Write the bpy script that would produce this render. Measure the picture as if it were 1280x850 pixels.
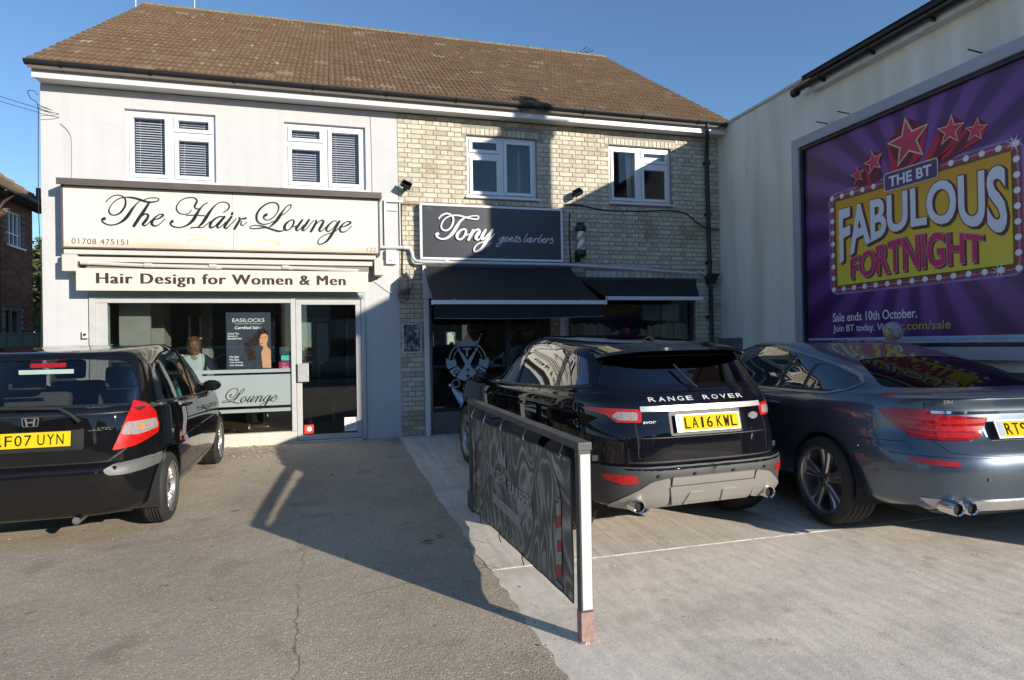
import bpy, bmesh, math, random
from mathutils import Vector, Matrix, noise
from mathutils.bvhtree import BVHTree
from mathutils.geometry import delaunay_2d_cdt
random.seed(7)
R = math.radians
sc = bpy.context.scene
for o in list(bpy.data.objects): bpy.data.objects.remove(o)
COL = sc.collection

# ---------------------------------------------------------------- camera
cam_d = bpy.data.cameras.new('camera'); cam = bpy.data.objects.new('camera', cam_d); COL.objects.link(cam)
cam_d.sensor_width = 36.0; cam_d.lens = 21.943; cam_d.clip_start = .05; cam_d.clip_end = 3000
yaw, pit, rol = 0.27137, 0.00791, -0.01798
_f = Vector((math.sin(yaw)*math.cos(pit), math.cos(yaw)*math.cos(pit), math.sin(pit)))
_r = Vector((math.cos(yaw), -math.sin(yaw), 0)); _u = _r.cross(_f)
_r2 = math.cos(rol)*_r + math.sin(rol)*_u; _u2 = -math.sin(rol)*_r + math.cos(rol)*_u
M = Matrix((_r2, _u2, -_f)).transposed().to_4x4(); M.translation = (0, -9.663, 1.468)
cam.matrix_world = M
sc.camera = cam

# ---------------------------------------------------------------- sky and sun
SUN = Vector((.5585*math.cos(R(16.4)), -.8295*math.cos(R(16.4)), math.sin(R(16.4)))).normalized()   # towards the sun
world = bpy.data.worlds.new('World'); sc.world = world; world.use_nodes = True
wn = world.node_tree; bg = wn.nodes['Background']
sky = wn.nodes.new('ShaderNodeTexSky'); sky.sky_type = 'NISHITA'; sky.sun_disc = False
sky.sun_elevation = R(16.4); sky.sun_rotation = math.atan2(SUN.x, SUN.y)
sky.altitude = 60; sky.air_density = 1.0; sky.dust_density = 0.0; sky.ozone_density = 4.2
wn.links.new(sky.outputs[0], bg.inputs[0]); bg.inputs[1].default_value = .13
sun_d = bpy.data.lights.new('sun', 'SUN'); sun_d.energy = 4.8; sun_d.angle = R(.53); sun_d.color = (1, .92, .80)
sun = bpy.data.objects.new('sun', sun_d); COL.objects.link(sun)
sun.rotation_euler = SUN.to_track_quat('Z', 'Y').to_euler(); sun.location = (10, -15, 12)
sc.view_settings.view_transform = 'Standard'; sc.view_settings.look = 'None'
sc.view_settings.exposure = 0.45; sc.view_settings.gamma = 1.0
sc.cycles.max_bounces = 8; sc.cycles.transparent_max_bounces = 16

# ---------------------------------------------------------------- helpers
def tag(o, label=None, cat=None, group=None, kind=None):
    if label: o['label'] = label
    if cat: o['category'] = cat
    if group: o['group'] = group
    if kind: o['kind'] = kind
    return o
def empty(name, loc=(0, 0, 0), rot=(0, 0, 0)):
    o = bpy.data.objects.new(name, None); COL.objects.link(o); o.location = loc; o.rotation_euler = rot
    o.empty_display_size = .1
    return o
def winv(p):
    if p is None: return Matrix.Identity(4)
    m = Matrix.LocRotScale(p.location, p.rotation_euler, None)
    return m.inverted() if p.parent is None else Matrix.Identity(4)
class MB:
    def __init__(s): s.v = []; s.f = []; s.m = []; s.c = 0
    def add(s, vs, fs, mi=0):
        b = len(s.v); s.v += [tuple(v) for v in vs]
        for f in fs: s.f.append([b+i for i in f]); s.m.append(mi)
        return s
    def box(s, a, b, mi=0, M=None):
        x0, y0, z0 = a; x1, y1, z1 = b
        if x0 > x1: x0, x1 = x1, x0
        if y0 > y1: y0, y1 = y1, y0
        if z0 > z1: z0, z1 = z1, z0
        v = [Vector(q) for q in ((x0,y0,z0),(x1,y0,z0),(x1,y1,z0),(x0,y1,z0),(x0,y0,z1),(x1,y0,z1),(x1,y1,z1),(x0,y1,z1))]
        if M: v = [M @ q for q in v]
        return s.add(v, [(0,3,2,1),(4,5,6,7),(0,1,5,4),(1,2,6,5),(2,3,7,6),(3,0,4,7)], mi)
    def quad(s, a, b, c, d, mi=0): return s.add([a, b, c, d], [(0,1,2,3)], mi)
    def cyl(s, p0, p1, r, n=12, r1=None, mi=0, caps=True):
        p0, p1 = Vector(p0), Vector(p1); d = (p1-p0).normalized(); r1 = r if r1 is None else r1
        a = d.orthogonal().normalized(); b = d.cross(a); v = []
        for P, rr in ((p0, r), (p1, r1)):
            for i in range(n):
                t = 2*math.pi*i/n; v.append(P + a*rr*math.cos(t) + b*rr*math.sin(t))
        f = [(i, (i+1) % n, n+(i+1) % n, n+i) for i in range(n)]
        if caps: f += [tuple(range(n-1, -1, -1)), tuple(range(n, 2*n))]
        return s.add(v, f, mi)
    def tube(s, pts, r, n=6, mi=0, closed=False):
        pts = [Vector(p) for p in pts]; m = len(pts); v = []; up = None
        for i, P in enumerate(pts):
            if closed: d = pts[(i+1) % m]-pts[i-1]
            else: d = pts[min(i+1, m-1)]-pts[max(i-1, 0)]
            d.normalize()
            if up is None: up = d.orthogonal().normalized()
            up = (up - d*up.dot(d)).normalized(); b = d.cross(up)
            rr = r[i] if isinstance(r, (list, tuple)) else r
            for k in range(n):
                t = 2*math.pi*k/n; v.append(P + up*rr*math.cos(t) + b*rr*math.sin(t))
        f = []
        for i in range(m if closed else m-1):
            j = (i+1) % m
            for k in range(n): f.append((i*n+k, i*n+(k+1) % n, j*n+(k+1) % n, j*n+k))
        if not closed: f += [tuple(range(n-1, -1, -1)), tuple(range((m-1)*n, m*n))]
        return s.add(v, f, mi)
    def lathe(s, prof, origin=(0,0,0), axis='z', n=24, mi=0, closed=False, caps=True):
        # prof: list of (radius, height along the axis)
        o = Vector(origin); v = []
        for (r, h) in prof:
            for i in range(n):
                t = 2*math.pi*i/n; c, q = r*math.cos(t), r*math.sin(t)
                v.append(o + Vector({'z': (c, q, h), 'x': (h, c, q), 'y': (q, h, c)}[axis]))
        f = []; m = len(prof)
        for i in range(m if closed else m-1):
            j = (i+1) % m
            for k in range(n): f.append((i*n+k, i*n+(k+1) % n, j*n+(k+1) % n, j*n+k))
        if not closed and caps:
            if prof[0][0] > 1e-6: f.append(tuple(range(n-1, -1, -1)))
            if prof[-1][0] > 1e-6: f.append(tuple(range((m-1)*n, m*n)))
        return s.add(v, f, mi)
    def prism(s, poly, fn, d0, d1, mi=0):
        # poly: 2-D outline (convex or not); fn(u, v, d) -> point; extruded from d0 to d1
        n = len(poly); v = [fn(u, w, d0) for u, w in poly] + [fn(u, w, d1) for u, w in poly]
        r = delaunay_2d_cdt([Vector(q) for q in poly], [(i, (i+1) % n) for i in range(n)], [], 1, 1e-7)
        if len(r[0]) == n:
            idx = [r[3][i][0] if r[3][i] else i for i in range(n)]
            f = [tuple(idx[k] for k in t) for t in r[2]]; f2 = [tuple(n+k for k in reversed(t)) for t in f]
        else: f = [tuple(range(n))]; f2 = [tuple(range(2*n-1, n-1, -1))]
        sd = [(i, n+i, n+(i+1) % n, (i+1) % n) for i in range(n)]
        return s.add(v, f+f2+sd, mi)
    def mesh(s, name):
        me = bpy.data.meshes.new(name); me.from_pydata(s.v, [], s.f); me.update()
        return me
    def build(s, name, mats, parent=None, smooth=False, local=False, fix=True, bevel=0, kind=None, label=None):
        me = s.mesh(name)
        if not isinstance(mats, (list, tuple)): mats = [mats]
        for m in mats: me.materials.append(m)
        if len(mats) > 1: me.polygons.foreach_set('material_index', s.m)
        if fix or bevel:
            bm = bmesh.new(); bm.from_mesh(me)
            bmesh.ops.recalc_face_normals(bm, faces=bm.faces)
            if bevel: bmesh.ops.bevel(bm, geom=[e for e in bm.edges if len(e.link_faces) == 2 and e.calc_face_angle(0) > .6], offset=bevel, segments=2, affect='EDGES', profile=.6, clamp_overlap=True)
            bm.to_mesh(me); bm.free()
        if smooth is not False:
            me.polygons.foreach_set('use_smooth', [True]*len(me.polygons))
            me.set_sharp_from_angle(angle=R(40 if smooth is True else smooth))
        o = bpy.data.objects.new(name, me); COL.objects.link(o)
        if parent is not None:
            o.parent = parent
            if not local: o.matrix_parent_inverse = winv(parent)
        if kind: o['kind'] = kind
        if label: o['label'] = label
        return o
def link_copy(src, parent=None, loc=None, rot=None):
    c = src.copy(); COL.objects.link(c)
    if parent is not None: c.parent = parent
    if loc is not None: c.location = loc
    if rot is not None: c.rotation_euler = rot
    return c

# ---------------------------------------------------------------- materials
def newmat(name):
    m = bpy.data.materials.new(name); m.use_nodes = True
    return m, m.node_tree, m.node_tree.nodes['Principled BSDF']
def rgb(c): return (c[0], c[1], c[2], 1)
def noise_node(nt, scale, detail=4, rough=.55, coord='Object', vec_scale=None):
    tc = nt.nodes.new('ShaderNodeTexCoord'); n = nt.nodes.new('ShaderNodeTexNoise')
    n.inputs['Scale'].default_value = scale; n.inputs['Detail'].default_value = detail; n.inputs['Roughness'].default_value = rough
    out = tc.outputs[coord]
    if vec_scale:
        mp = nt.nodes.new('ShaderNodeMapping'); mp.inputs['Scale'].default_value = vec_scale
        nt.links.new(out, mp.inputs[0]); out = mp.outputs[0]
    nt.links.new(out, n.inputs['Vector']); return n
def ramp(nt, src, stops):
    r = nt.nodes.new('ShaderNodeValToRGB'); cr = r.color_ramp
    while len(cr.elements) < len(stops): cr.elements.new(.5)
    for e, (p, c) in zip(cr.elements, stops): e.position = p; e.color = rgb(c)
    nt.links.new(src, r.inputs[0]); return r
def mix(nt, fac, a, b, mode='MIX'):
    n = nt.nodes.new('ShaderNodeMix'); n.data_type = 'RGBA'; n.blend_type = mode
    for sock, val in ((n.inputs[0], fac), (n.inputs[6], a), (n.inputs[7], b)):
        if hasattr(val, 'links'): nt.links.new(val, sock)
        elif isinstance(val, (int, float)): sock.default_value = val
        else: sock.default_value = rgb(val)
    return n.outputs[2]
def mat(name, col, rough=.5, metal=0, var=.12, scale=6, bump=0, bscale=60, coat=0, coat_r=.03, spec=.5, rvar=0, emit=None, es=0, detail=4, sheen=0, vec=None):
    m, nt, b = newmat(name)
    b.inputs['Roughness'].default_value = rough; b.inputs['Metallic'].default_value = metal
    b.inputs['Coat Weight'].default_value = coat; b.inputs['Coat Roughness'].default_value = coat_r
    b.inputs['Specular IOR Level'].default_value = spec
    n = noise_node(nt, scale, detail, vec_scale=vec)
    lo = [c*(1-var) for c in col]; hi = [min(1, c*(1+var)) for c in col]
    r = ramp(nt, n.outputs[0], [(.3, lo), (.7, hi)]); nt.links.new(r.outputs[0], b.inputs['Base Color'])
    if rvar:
        mr = nt.nodes.new('ShaderNodeMapRange'); mr.inputs[3].default_value = rough-rvar; mr.inputs[4].default_value = rough+rvar
        nt.links.new(n.outputs[0], mr.inputs[0]); nt.links.new(mr.outputs[0], b.inputs['Roughness'])
    if bump:
        n2 = noise_node(nt, bscale, 5); bp = nt.nodes.new('ShaderNodeBump'); bp.inputs['Strength'].default_value = bump
        bp.inputs['Distance'].default_value = .01
        nt.links.new(n2.outputs[0], bp.inputs['Height']); nt.links.new(bp.outputs[0], b.inputs['Normal'])
    if emit: b.inputs['Emission Color'].default_value = rgb(emit); b.inputs['Emission Strength'].default_value = es
    return m
def glassmat(name, tint=(.85, .9, .9), ior=1.5, boost=1.0, rough=0.0):
    m = bpy.data.materials.new(name); m.use_nodes = True; nt = m.node_tree; nt.nodes.clear()
    out = nt.nodes.new('ShaderNodeOutputMaterial'); mx = nt.nodes.new('ShaderNodeMixShader')
    tr = nt.nodes.new('ShaderNodeBsdfTransparent'); tr.inputs[0].default_value = rgb(tint)
    gl = nt.nodes.new('ShaderNodeBsdfGlossy'); gl.inputs['Roughness'].default_value = rough
    fr = nt.nodes.new('ShaderNodeFresnel'); fr.inputs[0].default_value = ior
    ml = nt.nodes.new('ShaderNodeMath'); ml.operation = 'MULTIPLY'; ml.use_clamp = True; ml.inputs[1].default_value = boost
    nt.links.new(fr.outputs[0], ml.inputs[0]); nt.links.new(ml.outputs[0], mx.inputs[0])
    nt.links.new(tr.outputs[0], mx.inputs[1]); nt.links.new(gl.outputs[0], mx.inputs[2]); nt.links.new(mx.outputs[0], out.inputs[0])
    return m
def piecemat(name, stops, rough=.85, bump=.3, bscale=50, var=.12, stain=None):
    # colour picked per piece: object random + island random
    m, nt, b = newmat(name); b.inputs['Roughness'].default_value = rough
    g = nt.nodes.new('ShaderNodeNewGeometry'); oi = nt.nodes.new('ShaderNodeObjectInfo')
    a = nt.nodes.new('ShaderNodeMath'); a.operation = 'ADD'; nt.links.new(g.outputs['Random Per Island'], a.inputs[0]); nt.links.new(oi.outputs['Random'], a.inputs[1])
    fr = nt.nodes.new('ShaderNodeMath'); fr.operation = 'FRACT'; nt.links.new(a.outputs[0], fr.inputs[0])
    r = ramp(nt, fr.outputs[0], stops)
    n = noise_node(nt, 26, 5, coord='Object'); n.inputs['Roughness'].default_value = .7
    r2 = ramp(nt, n.outputs[0], [(.25, [1-var*2.2]*3), (.75, [1+var]*3)])
    c = mix(nt, 1.0, r.outputs[0], r2.outputs[0], 'MULTIPLY')
    if stain:
        gp = nt.nodes.new('ShaderNodeNewGeometry'); ns = nt.nodes.new('ShaderNodeTexNoise'); ns.inputs['Scale'].default_value = stain[0]; ns.inputs['Detail'].default_value = 5
        nt.links.new(gp.outputs['Position'], ns.inputs['Vector'])
        sr = ramp(nt, ns.outputs[0], [(stain[1], (0, 0, 0)), (stain[1]+.12, (1, 1, 1))])
        c = mix(nt, sr.outputs[0], c, stain[2], 'MIX') if len(stain) < 4 else mix(nt, sr.outputs[0], c, stain[2], stain[3])
    nt.links.new(c, b.inputs['Base Color'])
    n2 = noise_node(nt, bscale, 5); bp = nt.nodes.new('ShaderNodeBump'); bp.inputs['Strength'].default_value = bump; bp.inputs['Distance'].default_value = .006
    nt.links.new(n2.outputs[0], bp.inputs['Height']); nt.links.new(bp.outputs[0], b.inputs['Normal'])
    return m

# ---------------------------------------------------------------- lettering
_txt_scene = None
def text_mesh(txt, size, bold=0.0, align='LEFT', extrude=0.0, spacing=1.0, shear=0.0, xscale=1.0):
    global _txt_scene
    if _txt_scene is None: _txt_scene = bpy.data.scenes.new('lettering')
    cu = bpy.data.curves.new('lettering', 'FONT'); cu.body = txt; cu.size = size; cu.offset = bold; cu.align_x = align
    cu.extrude = extrude; cu.space_character = spacing; cu.shear = shear; cu.resolution_u = 4
    o = bpy.data.objects.new('lettering', cu); _txt_scene.collection.objects.link(o)
    vl = _txt_scene.view_layers[0]; vl.update(); dg = vl.depsgraph
    me = bpy.data.meshes.new_from_object(o.evaluated_get(dg)); bpy.data.objects.remove(o); bpy.data.curves.remove(cu)
    return me
def fit_text(name, txt, m, parent, fn, w, h, depth=.002, bold=0.0, spacing=1.0, shear=0.0, warp=None, label=None, local=False):
    """text whose ink fills the box w x h; fn(u, v, d) -> point in space"""
    me = text_mesh(txt, 1.0, bold, 'LEFT', .5, spacing, shear)
    xs = [v.co.x for v in me.vertices]; ys = [v.co.y for v in me.vertices]
    x0, x1, y0, y1 = min(xs), max(xs), min(ys), max(ys)
    if warp:
        bm = bmesh.new(); bm.from_mesh(me)
        bmesh.ops.subdivide_edges(bm, edges=[e for e in bm.edges if e.calc_length() > .12], cuts=2)
        bm.to_mesh(me); bm.free()
    for v in me.vertices:
        u = (v.co.x-x0)/(x1-x0); q = (v.co.y-y0)/(y1-y0); d = depth if v.co.z > 0 else 0
        if warp: U, V = warp(u, q)
        else: U, V = u*w, q*h
        v.co = Vector(fn(U, V, d))
    me.materials.clear(); me.materials.append(m)
    bm = bmesh.new(); bm.from_mesh(me); bmesh.ops.remove_doubles(bm, verts=bm.verts, dist=1e-6); bmesh.ops.recalc_face_normals(bm, faces=bm.faces); bm.to_mesh(me); bm.free()
    o = bpy.data.objects.new(name, me); COL.objects.link(o)
    if parent is not None:
        o.parent = parent
        if not local: o.matrix_parent_inverse = winv(parent)
    if label: o['label'] = label
    return o
def cr_spline(P, k=6):
    out = []; n = len(P)
    for i in range(n-1):
        p0, p1, p2, p3 = P[max(i-1, 0)], P[i], P[i+1], P[min(i+2, n-1)]
        for j in range(k):
            t = j/k; t2 = t*t; t3 = t2*t
            out.append([.5*((2*p1[a])+(-p0[a]+p2[a])*t+(2*p0[a]-5*p1[a]+4*p2[a]-p3[a])*t2+(-p0[a]+3*p1[a]-3*p2[a]+p3[a])*t3) for a in range(len(p1))])
    out.append(list(P[-1])); return out
def strokes(mb, paths, fn, wmul=1.0, thick=.004, step=.0006, mi=0, k=6, wmin=.0):
    """pen strokes of changing width as shallow raised ribbons; each a little prouder than the last so they never share a plane"""
    h = thick
    for P in paths:
        Q = cr_spline(P, k); n = len(Q); top = []; w0 = []
        for i, (x, y, w) in enumerate(Q):
            a, b = Q[max(i-1, 0)], Q[min(i+1, n-1)]; dx, dy = b[0]-a[0], b[1]-a[1]; L = math.hypot(dx, dy) or 1
            nx, ny = -dy/L, dx/L; w = max(w, wmin)*wmul*.5; d = h + step*i/n
            w0.append((x, y, w, nx, ny, d, dx/L, dy/L))
        pts = []
        for (x, y, w, nx, ny, d, tx, ty) in w0:
            pts.append((fn(x+nx*w, y+ny*w, d), fn(x-nx*w, y-ny*w, d), fn(x+nx*w, y+ny*w, 0), fn(x-nx*w, y-ny*w, 0)))
        vs = [q for p in pts for q in p]; fs = []
        for i in range(n-1):
            a, b = 4*i, 4*i+4
            fs += [(a, a+1, b+1, b), (a, b, b+2, a+2), (a+1, a+3, b+3, b+1)]
        fs += [(0, 2, 3, 1), (4*n-4, 4*n-3, 4*n-1, 4*n-2)]
        mb.add(vs, fs, mi)
        for (x, y, w, nx, ny, d, tx, ty), s in ((w0[0], -1), (w0[-1], 1)):
            m = 8; c = []
            for j in range(m+1):
                t = math.pi*j/m; c.append((x+nx*w*math.cos(t)+s*tx*w*math.sin(t), y+ny*w*math.cos(t)+s*ty*w*math.sin(t)))
            vs = [fn(a, b, d+.0001) for a, b in c] + [fn(a, b, 0) for a, b in c]
            mb.add(vs, [tuple(range(m+1))]+[(j, m+1+j, m+2+j, j+1) for j in range(m)], mi)
        h += step
    return mb
def wall_holes(mb, x0, x1, z0, z1, holes, yf, yb, mi=0):
    xs = sorted({x0, x1, *[h[0] for h in holes], *[h[1] for h in holes]}); zs = sorted({z0, z1, *[h[2] for h in holes], *[h[3] for h in holes]})
    xs = [x for x in xs if x0 <= x <= x1]; zs = [z for z in zs if z0 <= z <= z1]
    def solid(i, j):
        if i < 0 or j < 0 or i >= len(xs)-1 or j >= len(zs)-1: return None
        cx, cz = (xs[i]+xs[i+1])/2, (zs[j]+zs[j+1])/2
        return not any(h[0] < cx < h[1] and h[2] < cz < h[3] for h in holes)
    for i in range(len(xs)-1):
        for j in range(len(zs)-1):
            if not solid(i, j): continue
            a, b, c, d = xs[i], xs[i+1], zs[j], zs[j+1]
            mb.quad((a,yf,c), (b,yf,c), (b,yf,d), (a,yf,d), mi); mb.quad((a,yb,c), (a,yb,d), (b,yb,d), (b,yb,c), mi)
            if not solid(i-1, j): mb.quad((a,yf,c), (a,yf,d), (a,yb,d), (a,yb,c), mi)
            if not solid(i+1, j): mb.quad((b,yf,c), (b,yb,c), (b,yb,d), (b,yf,d), mi)
            if not solid(i, j-1): mb.quad((a,yf,c), (a,yb,c), (b,yb,c), (b,yf,c), mi)
            if not solid(i, j+1): mb.quad((a,yf,d), (b,yf,d), (b,yb,d), (a,yb,d), mi)
    return mb
def sstep(t): t = max(0, min(1, t)); return t*t*(3-2*t)
def gz(y): return .09*sstep((y+4.2)/4.2)          # the forecourt rises a little towards the shops
def star_pts(cx, cz, r, r2=None, rot=90, n=5): r2 = r2 or r*.4; return [(cx+(r if k % 2 == 0 else r2)*math.cos(R(rot+k*180/n)), cz+(r if k % 2 == 0 else r2)*math.sin(R(rot+k*180/n))) for k in range(2*n)]
STROKES = {"the":[[[-2955,3476,45],[-2911,3526,60],[-2862,3560,68],[-2806,3570,75],[-2760,3557,90],[-2728,3522,121],[-2722,3474,136],[-2733,3418,151],[-2766,3360,151],[-2808,3319,120],[-2858,3299,90],[-2896,3307,105],[-2919,3338,120],[-2919,3378,90],[-2898,3427,67],[-2856,3480,68],[-2799,3523,75],[-2728,3544,75],[-2657,3545,136],[-2586,3532,167],[-2522,3511,183],[-2457,3494,153],[-2385,3497,107],[-2334,3516,92],[-2321,3536,77],[-2341,3552,69],[-2399,3553,61],[-2457,3542,61],[-2500,3520,61]],[[-2554,3502,61],[-2594,3460,91],[-2645,3389,182],[-2688,3315,242],[-2732,3254,226],[-2782,3208,151],[-2838,3178,105],[-2901,3165,97],[-2957,3178,104],[-2995,3204,119],[-3002,3236,149],[-2977,3249,254]],[[-2440,3483,153],[-2495,3387,229],[-2560,3280,243],[-2626,3165,227]],[[-2590,3207,46],[-2546,3281,76],[-2495,3327,107],[-2460,3324,153],[-2456,3292,183],[-2489,3234,214],[-2519,3193,198],[-2497,3170,107],[-2461,3195,61],[-2417,3245,38]],[[-2399,3250,61],[-2330,3273,108],[-2279,3311,154],[-2275,3331,123],[-2315,3330,77],[-2366,3291,123],[-2403,3237,199],[-2411,3197,199],[-2375,3170,123],[-2324,3192,61],[-2250,3271,39]]],"hair":[[[-1921,3403,45],[-1952,3363,63],[-2012,3344,72],[-2072,3359,90],[-2105,3405,108],[-2100,3461,90],[-2052,3530,72],[-1983,3569,72],[-1914,3579,82],[-1867,3567,109],[-1850,3529,146],[-1872,3481,164],[-1877,3442,127],[-1847,3425,91],[-1812,3431,55]],[[-1711,3516,55],[-1759,3490,82],[-1812,3426,146],[-1857,3348,237],[-1901,3270,254],[-1962,3206,163],[-2031,3169,99],[-2100,3161,99],[-2159,3176,117],[-2184,3213,143],[-2160,3242,233]],[[-1986,3329,63],[-1883,3337,82],[-1753,3333,82]],[[-1519,3390,55],[-1470,3421,93],[-1439,3470,121],[-1460,3522,93],[-1522,3534,74],[-1584,3512,74],[-1646,3452,129],[-1700,3373,220],[-1745,3295,256],[-1789,3227,201],[-1842,3172,91]],[[-1933,3160,82],[-1859,3169,91],[-1790,3169,73],[-1737,3209,55],[-1684,3259,46]],[[-1516,3327,92],[-1560,3331,92],[-1631,3290,147],[-1684,3221,202],[-1685,3173,165],[-1632,3189,92],[-1579,3253,74],[-1516,3323,74]],[[-1503,3328,185],[-1552,3264,203],[-1597,3200,203],[-1580,3171,111],[-1535,3202,55],[-1490,3256,46]],[[-1414,3331,186],[-1464,3257,204],[-1504,3188,203],[-1478,3170,111],[-1420,3230,56],[-1347,3310,56]],[[-1402,3383,195],[-1406,3370,195]],[[-1316,3325,112],[-1303,3302,168],[-1339,3232,205],[-1376,3164,186]],[[-1358,3203,56],[-1303,3292,75],[-1258,3313,131],[-1226,3319,169]],[[-1285,3273,93],[-1290,3224,112],[-1259,3221,65],[-1213,3266,47]]],"L":[[[-957,3380,243],[-984,3357,185],[-992,3331,114],[-961,3306,86],[-913,3311,79],[-850,3358,86],[-804,3426,93],[-789,3494,129],[-812,3541,129],[-868,3557,100],[-944,3535,114],[-1020,3477,142],[-1073,3401,170],[-1087,3342,185],[-1075,3283,156],[-1031,3248,114],[-969,3243,86],[-899,3267,72],[-858,3291,72]],[[-914,3208,100],[-872,3243,158],[-816,3307,244],[-773,3376,245],[-730,3444,130],[-680,3509,80],[-638,3534,94],[-620,3519,101],[-646,3470,72],[-696,3416,58],[-742,3381,58]],[[-921,3189,86],[-969,3206,114],[-1038,3218,100],[-1113,3223,71],[-1161,3207,64],[-1175,3185,71],[-1134,3175,85],[-1059,3181,99],[-983,3195,100],[-928,3187,143],[-873,3169,158],[-790,3149,144],[-727,3162,72],[-706,3178,51]],[[-592,3319,87],[-641,3306,101],[-694,3260,188],[-716,3207,245],[-703,3170,173],[-657,3176,87],[-611,3225,130],[-585,3286,160],[-595,3319,102]],[[-600,3218,43],[-565,3227,44]],[[-602,3217,58],[-560,3233,51]],[[-470,3322,160],[-517,3257,204],[-557,3192,218],[-540,3167,116],[-497,3198,58],[-453,3252,44]],[[-381,3326,176],[-428,3253,205],[-472,3191,219],[-451,3170,117],[-411,3201,51],[-353,3278,44],[-310,3321,59]],[[-285,3325,118],[-281,3299,177],[-318,3226,220],[-355,3161,191]],[[-311,3227,44],[-253,3296,66],[-202,3328,118],[-181,3307,192],[-210,3245,221],[-240,3191,206],[-226,3165,118],[-182,3193,59],[-146,3232,44]],[[1,3324,74],[-50,3315,89],[-116,3252,178],[-142,3202,192],[-125,3169,118],[-74,3189,67],[-22,3251,52],[16,3313,52]],[[45,3322,164],[0,3245,223],[-52,3152,238],[-105,3067,222],[-156,3013,148],[-214,2981,96],[-257,2984,88],[-260,3025,81],[-220,3079,66],[-162,3115,59],[-89,3143,59],[-23,3168,52],[29,3215,45]],[[66,3235,60],[132,3257,120],[195,3297,165],[195,3320,120],[148,3318,75],[88,3278,135],[51,3224,209],[54,3178,164],[94,3164,105],[145,3185,67],[217,3260,38]]],"tony":[[[1518,3430,139],[1562,3480,157],[1633,3513,157],[1694,3502,158],[1738,3460,176],[1741,3390,193],[1708,3311,193],[1655,3261,158],[1602,3251,157],[1559,3280,157],[1555,3332,139],[1587,3402,131],[1649,3457,131],[1729,3486,141],[1826,3490,159],[1915,3471,177],[2004,3453,178],[2084,3442,143],[2134,3453,143],[2139,3489,125],[2076,3495,107],[2004,3483,107],[1933,3463,89]],[[1915,3454,159],[1852,3403,230],[1797,3322,317],[1742,3233,334],[1688,3171,280],[1626,3130,210],[1556,3119,174],[1495,3143,191],[1474,3182,226],[1496,3195,313]],[[1921,3283,159],[1858,3263,194],[1804,3200,299],[1798,3148,264],[1838,3118,176],[1892,3150,194],[1933,3213,248],[1938,3266,195]],[[1919,3177,106],[1982,3206,106]],[[2054,3265,285],[2013,3189,320],[1976,3118,248]],[[2026,3198,107],[2081,3261,160],[2136,3285,196],[2149,3246,322],[2107,3183,339],[2097,3139,285],[2133,3122,161],[2179,3159,107]],[[2253,3280,215],[2197,3186,322],[2196,3132,251],[2242,3160,126],[2307,3233,108]],[[2362,3284,234],[2315,3207,342],[2259,3108,359],[2212,3027,305],[2157,2964,232],[2093,2936,178],[2062,2953,160],[2077,3006,142],[2132,3060,125],[2214,3093,107],[2305,3127,108],[2393,3218,126]]],"gents":[[[2549,3184,51],[2496,3162,77],[2474,3123,85],[2500,3116,51],[2553,3180,43]],[[2562,3185,86],[2513,3095,94],[2468,3035,68],[2429,3030,51],[2443,3068,43],[2530,3108,34],[2574,3126,34]],[[2574,3139,43],[2618,3165,69],[2610,3186,52],[2575,3156,77],[2570,3118,77],[2600,3114,43],[2645,3158,34]],[[2667,3179,78],[2635,3111,77]],[[2644,3132,34],[2698,3185,60],[2693,3159,86],[2674,3120,78],[2692,3112,43],[2723,3143,35]],[[2773,3208,78],[2741,3152,86],[2731,3114,78],[2749,3108,43],[2785,3145,35]],[[2741,3179,35],[2803,3183,35]],[[2789,3145,35],[2821,3184,43],[2816,3163,69],[2833,3133,87],[2811,3107,69],[2784,3115,43]],[[2946,3243,70],[2909,3182,87],[2882,3135,96],[2890,3109,61],[2926,3132,61],[2940,3162,52],[2962,3154,35]],[[3007,3181,44],[2962,3162,78],[2944,3124,87],[2966,3114,44],[3007,3172,44]],[[3021,3181,87],[2984,3120,79],[3002,3112,44],[3052,3161,35]],[[3079,3174,53],[3060,3135,79],[3046,3105,79]],[[3060,3135,35],[3106,3179,61],[3123,3171,61]],[[3188,3242,70],[3151,3181,88],[3118,3133,97],[3131,3107,61],[3168,3130,62],[3182,3160,53],[3204,3152,35]],[[3195,3139,44],[3240,3162,71],[3236,3183,53],[3200,3152,79],[3190,3117,79],[3226,3110,44],[3258,3141,35]],[[3277,3171,53],[3267,3137,79],[3248,3106,79]],[[3262,3132,35],[3304,3176,62],[3322,3173,53]],[[3322,3151,35],[3373,3196,44],[3358,3165,71],[3376,3135,89],[3353,3105,71],[3316,3112,44]]]}

# ================================================================ GROUND
def grid_sheet(name, xs, ys, zfn, m, kind='structure', skirt=None, xfn=None):
    mb = MB(); nx, ny = len(xs), len(ys); v = []
    for j, y in enumerate(ys):
        for i, x in enumerate(xs):
            X = xfn(x, y, i) if xfn else x
            v.append((X, y, zfn(X, y)))
    f = [(j*nx+i, j*nx+i+1, (j+1)*nx+i+1, (j+1)*nx+i) for j in range(ny-1) for i in range(nx-1)]
    mb.add(v, f)
    if skirt:
        ring = [(i, 0) for i in range(nx)]+[(nx-1, j) for j in range(1, ny)]+[(i, ny-1) for i in range(nx-2, -1, -1)]+[(0, j) for j in range(ny-2, 0, -1)]
        b = len(mb.v)
        for i, j in ring: x, y, z = v[j*nx+i]; mb.v.append((x, y, z-skirt))
        n = len(ring)
        for k in range(n):
            a = ring[k]; c = ring[(k+1) % n]
            mb.f.append([a[1]*nx+a[0], b+k, b+(k+1) % n, c[1]*nx+c[0]]); mb.m.append(0)
    o = mb.build(name, m, smooth=30); o['kind'] = kind; return o
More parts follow.
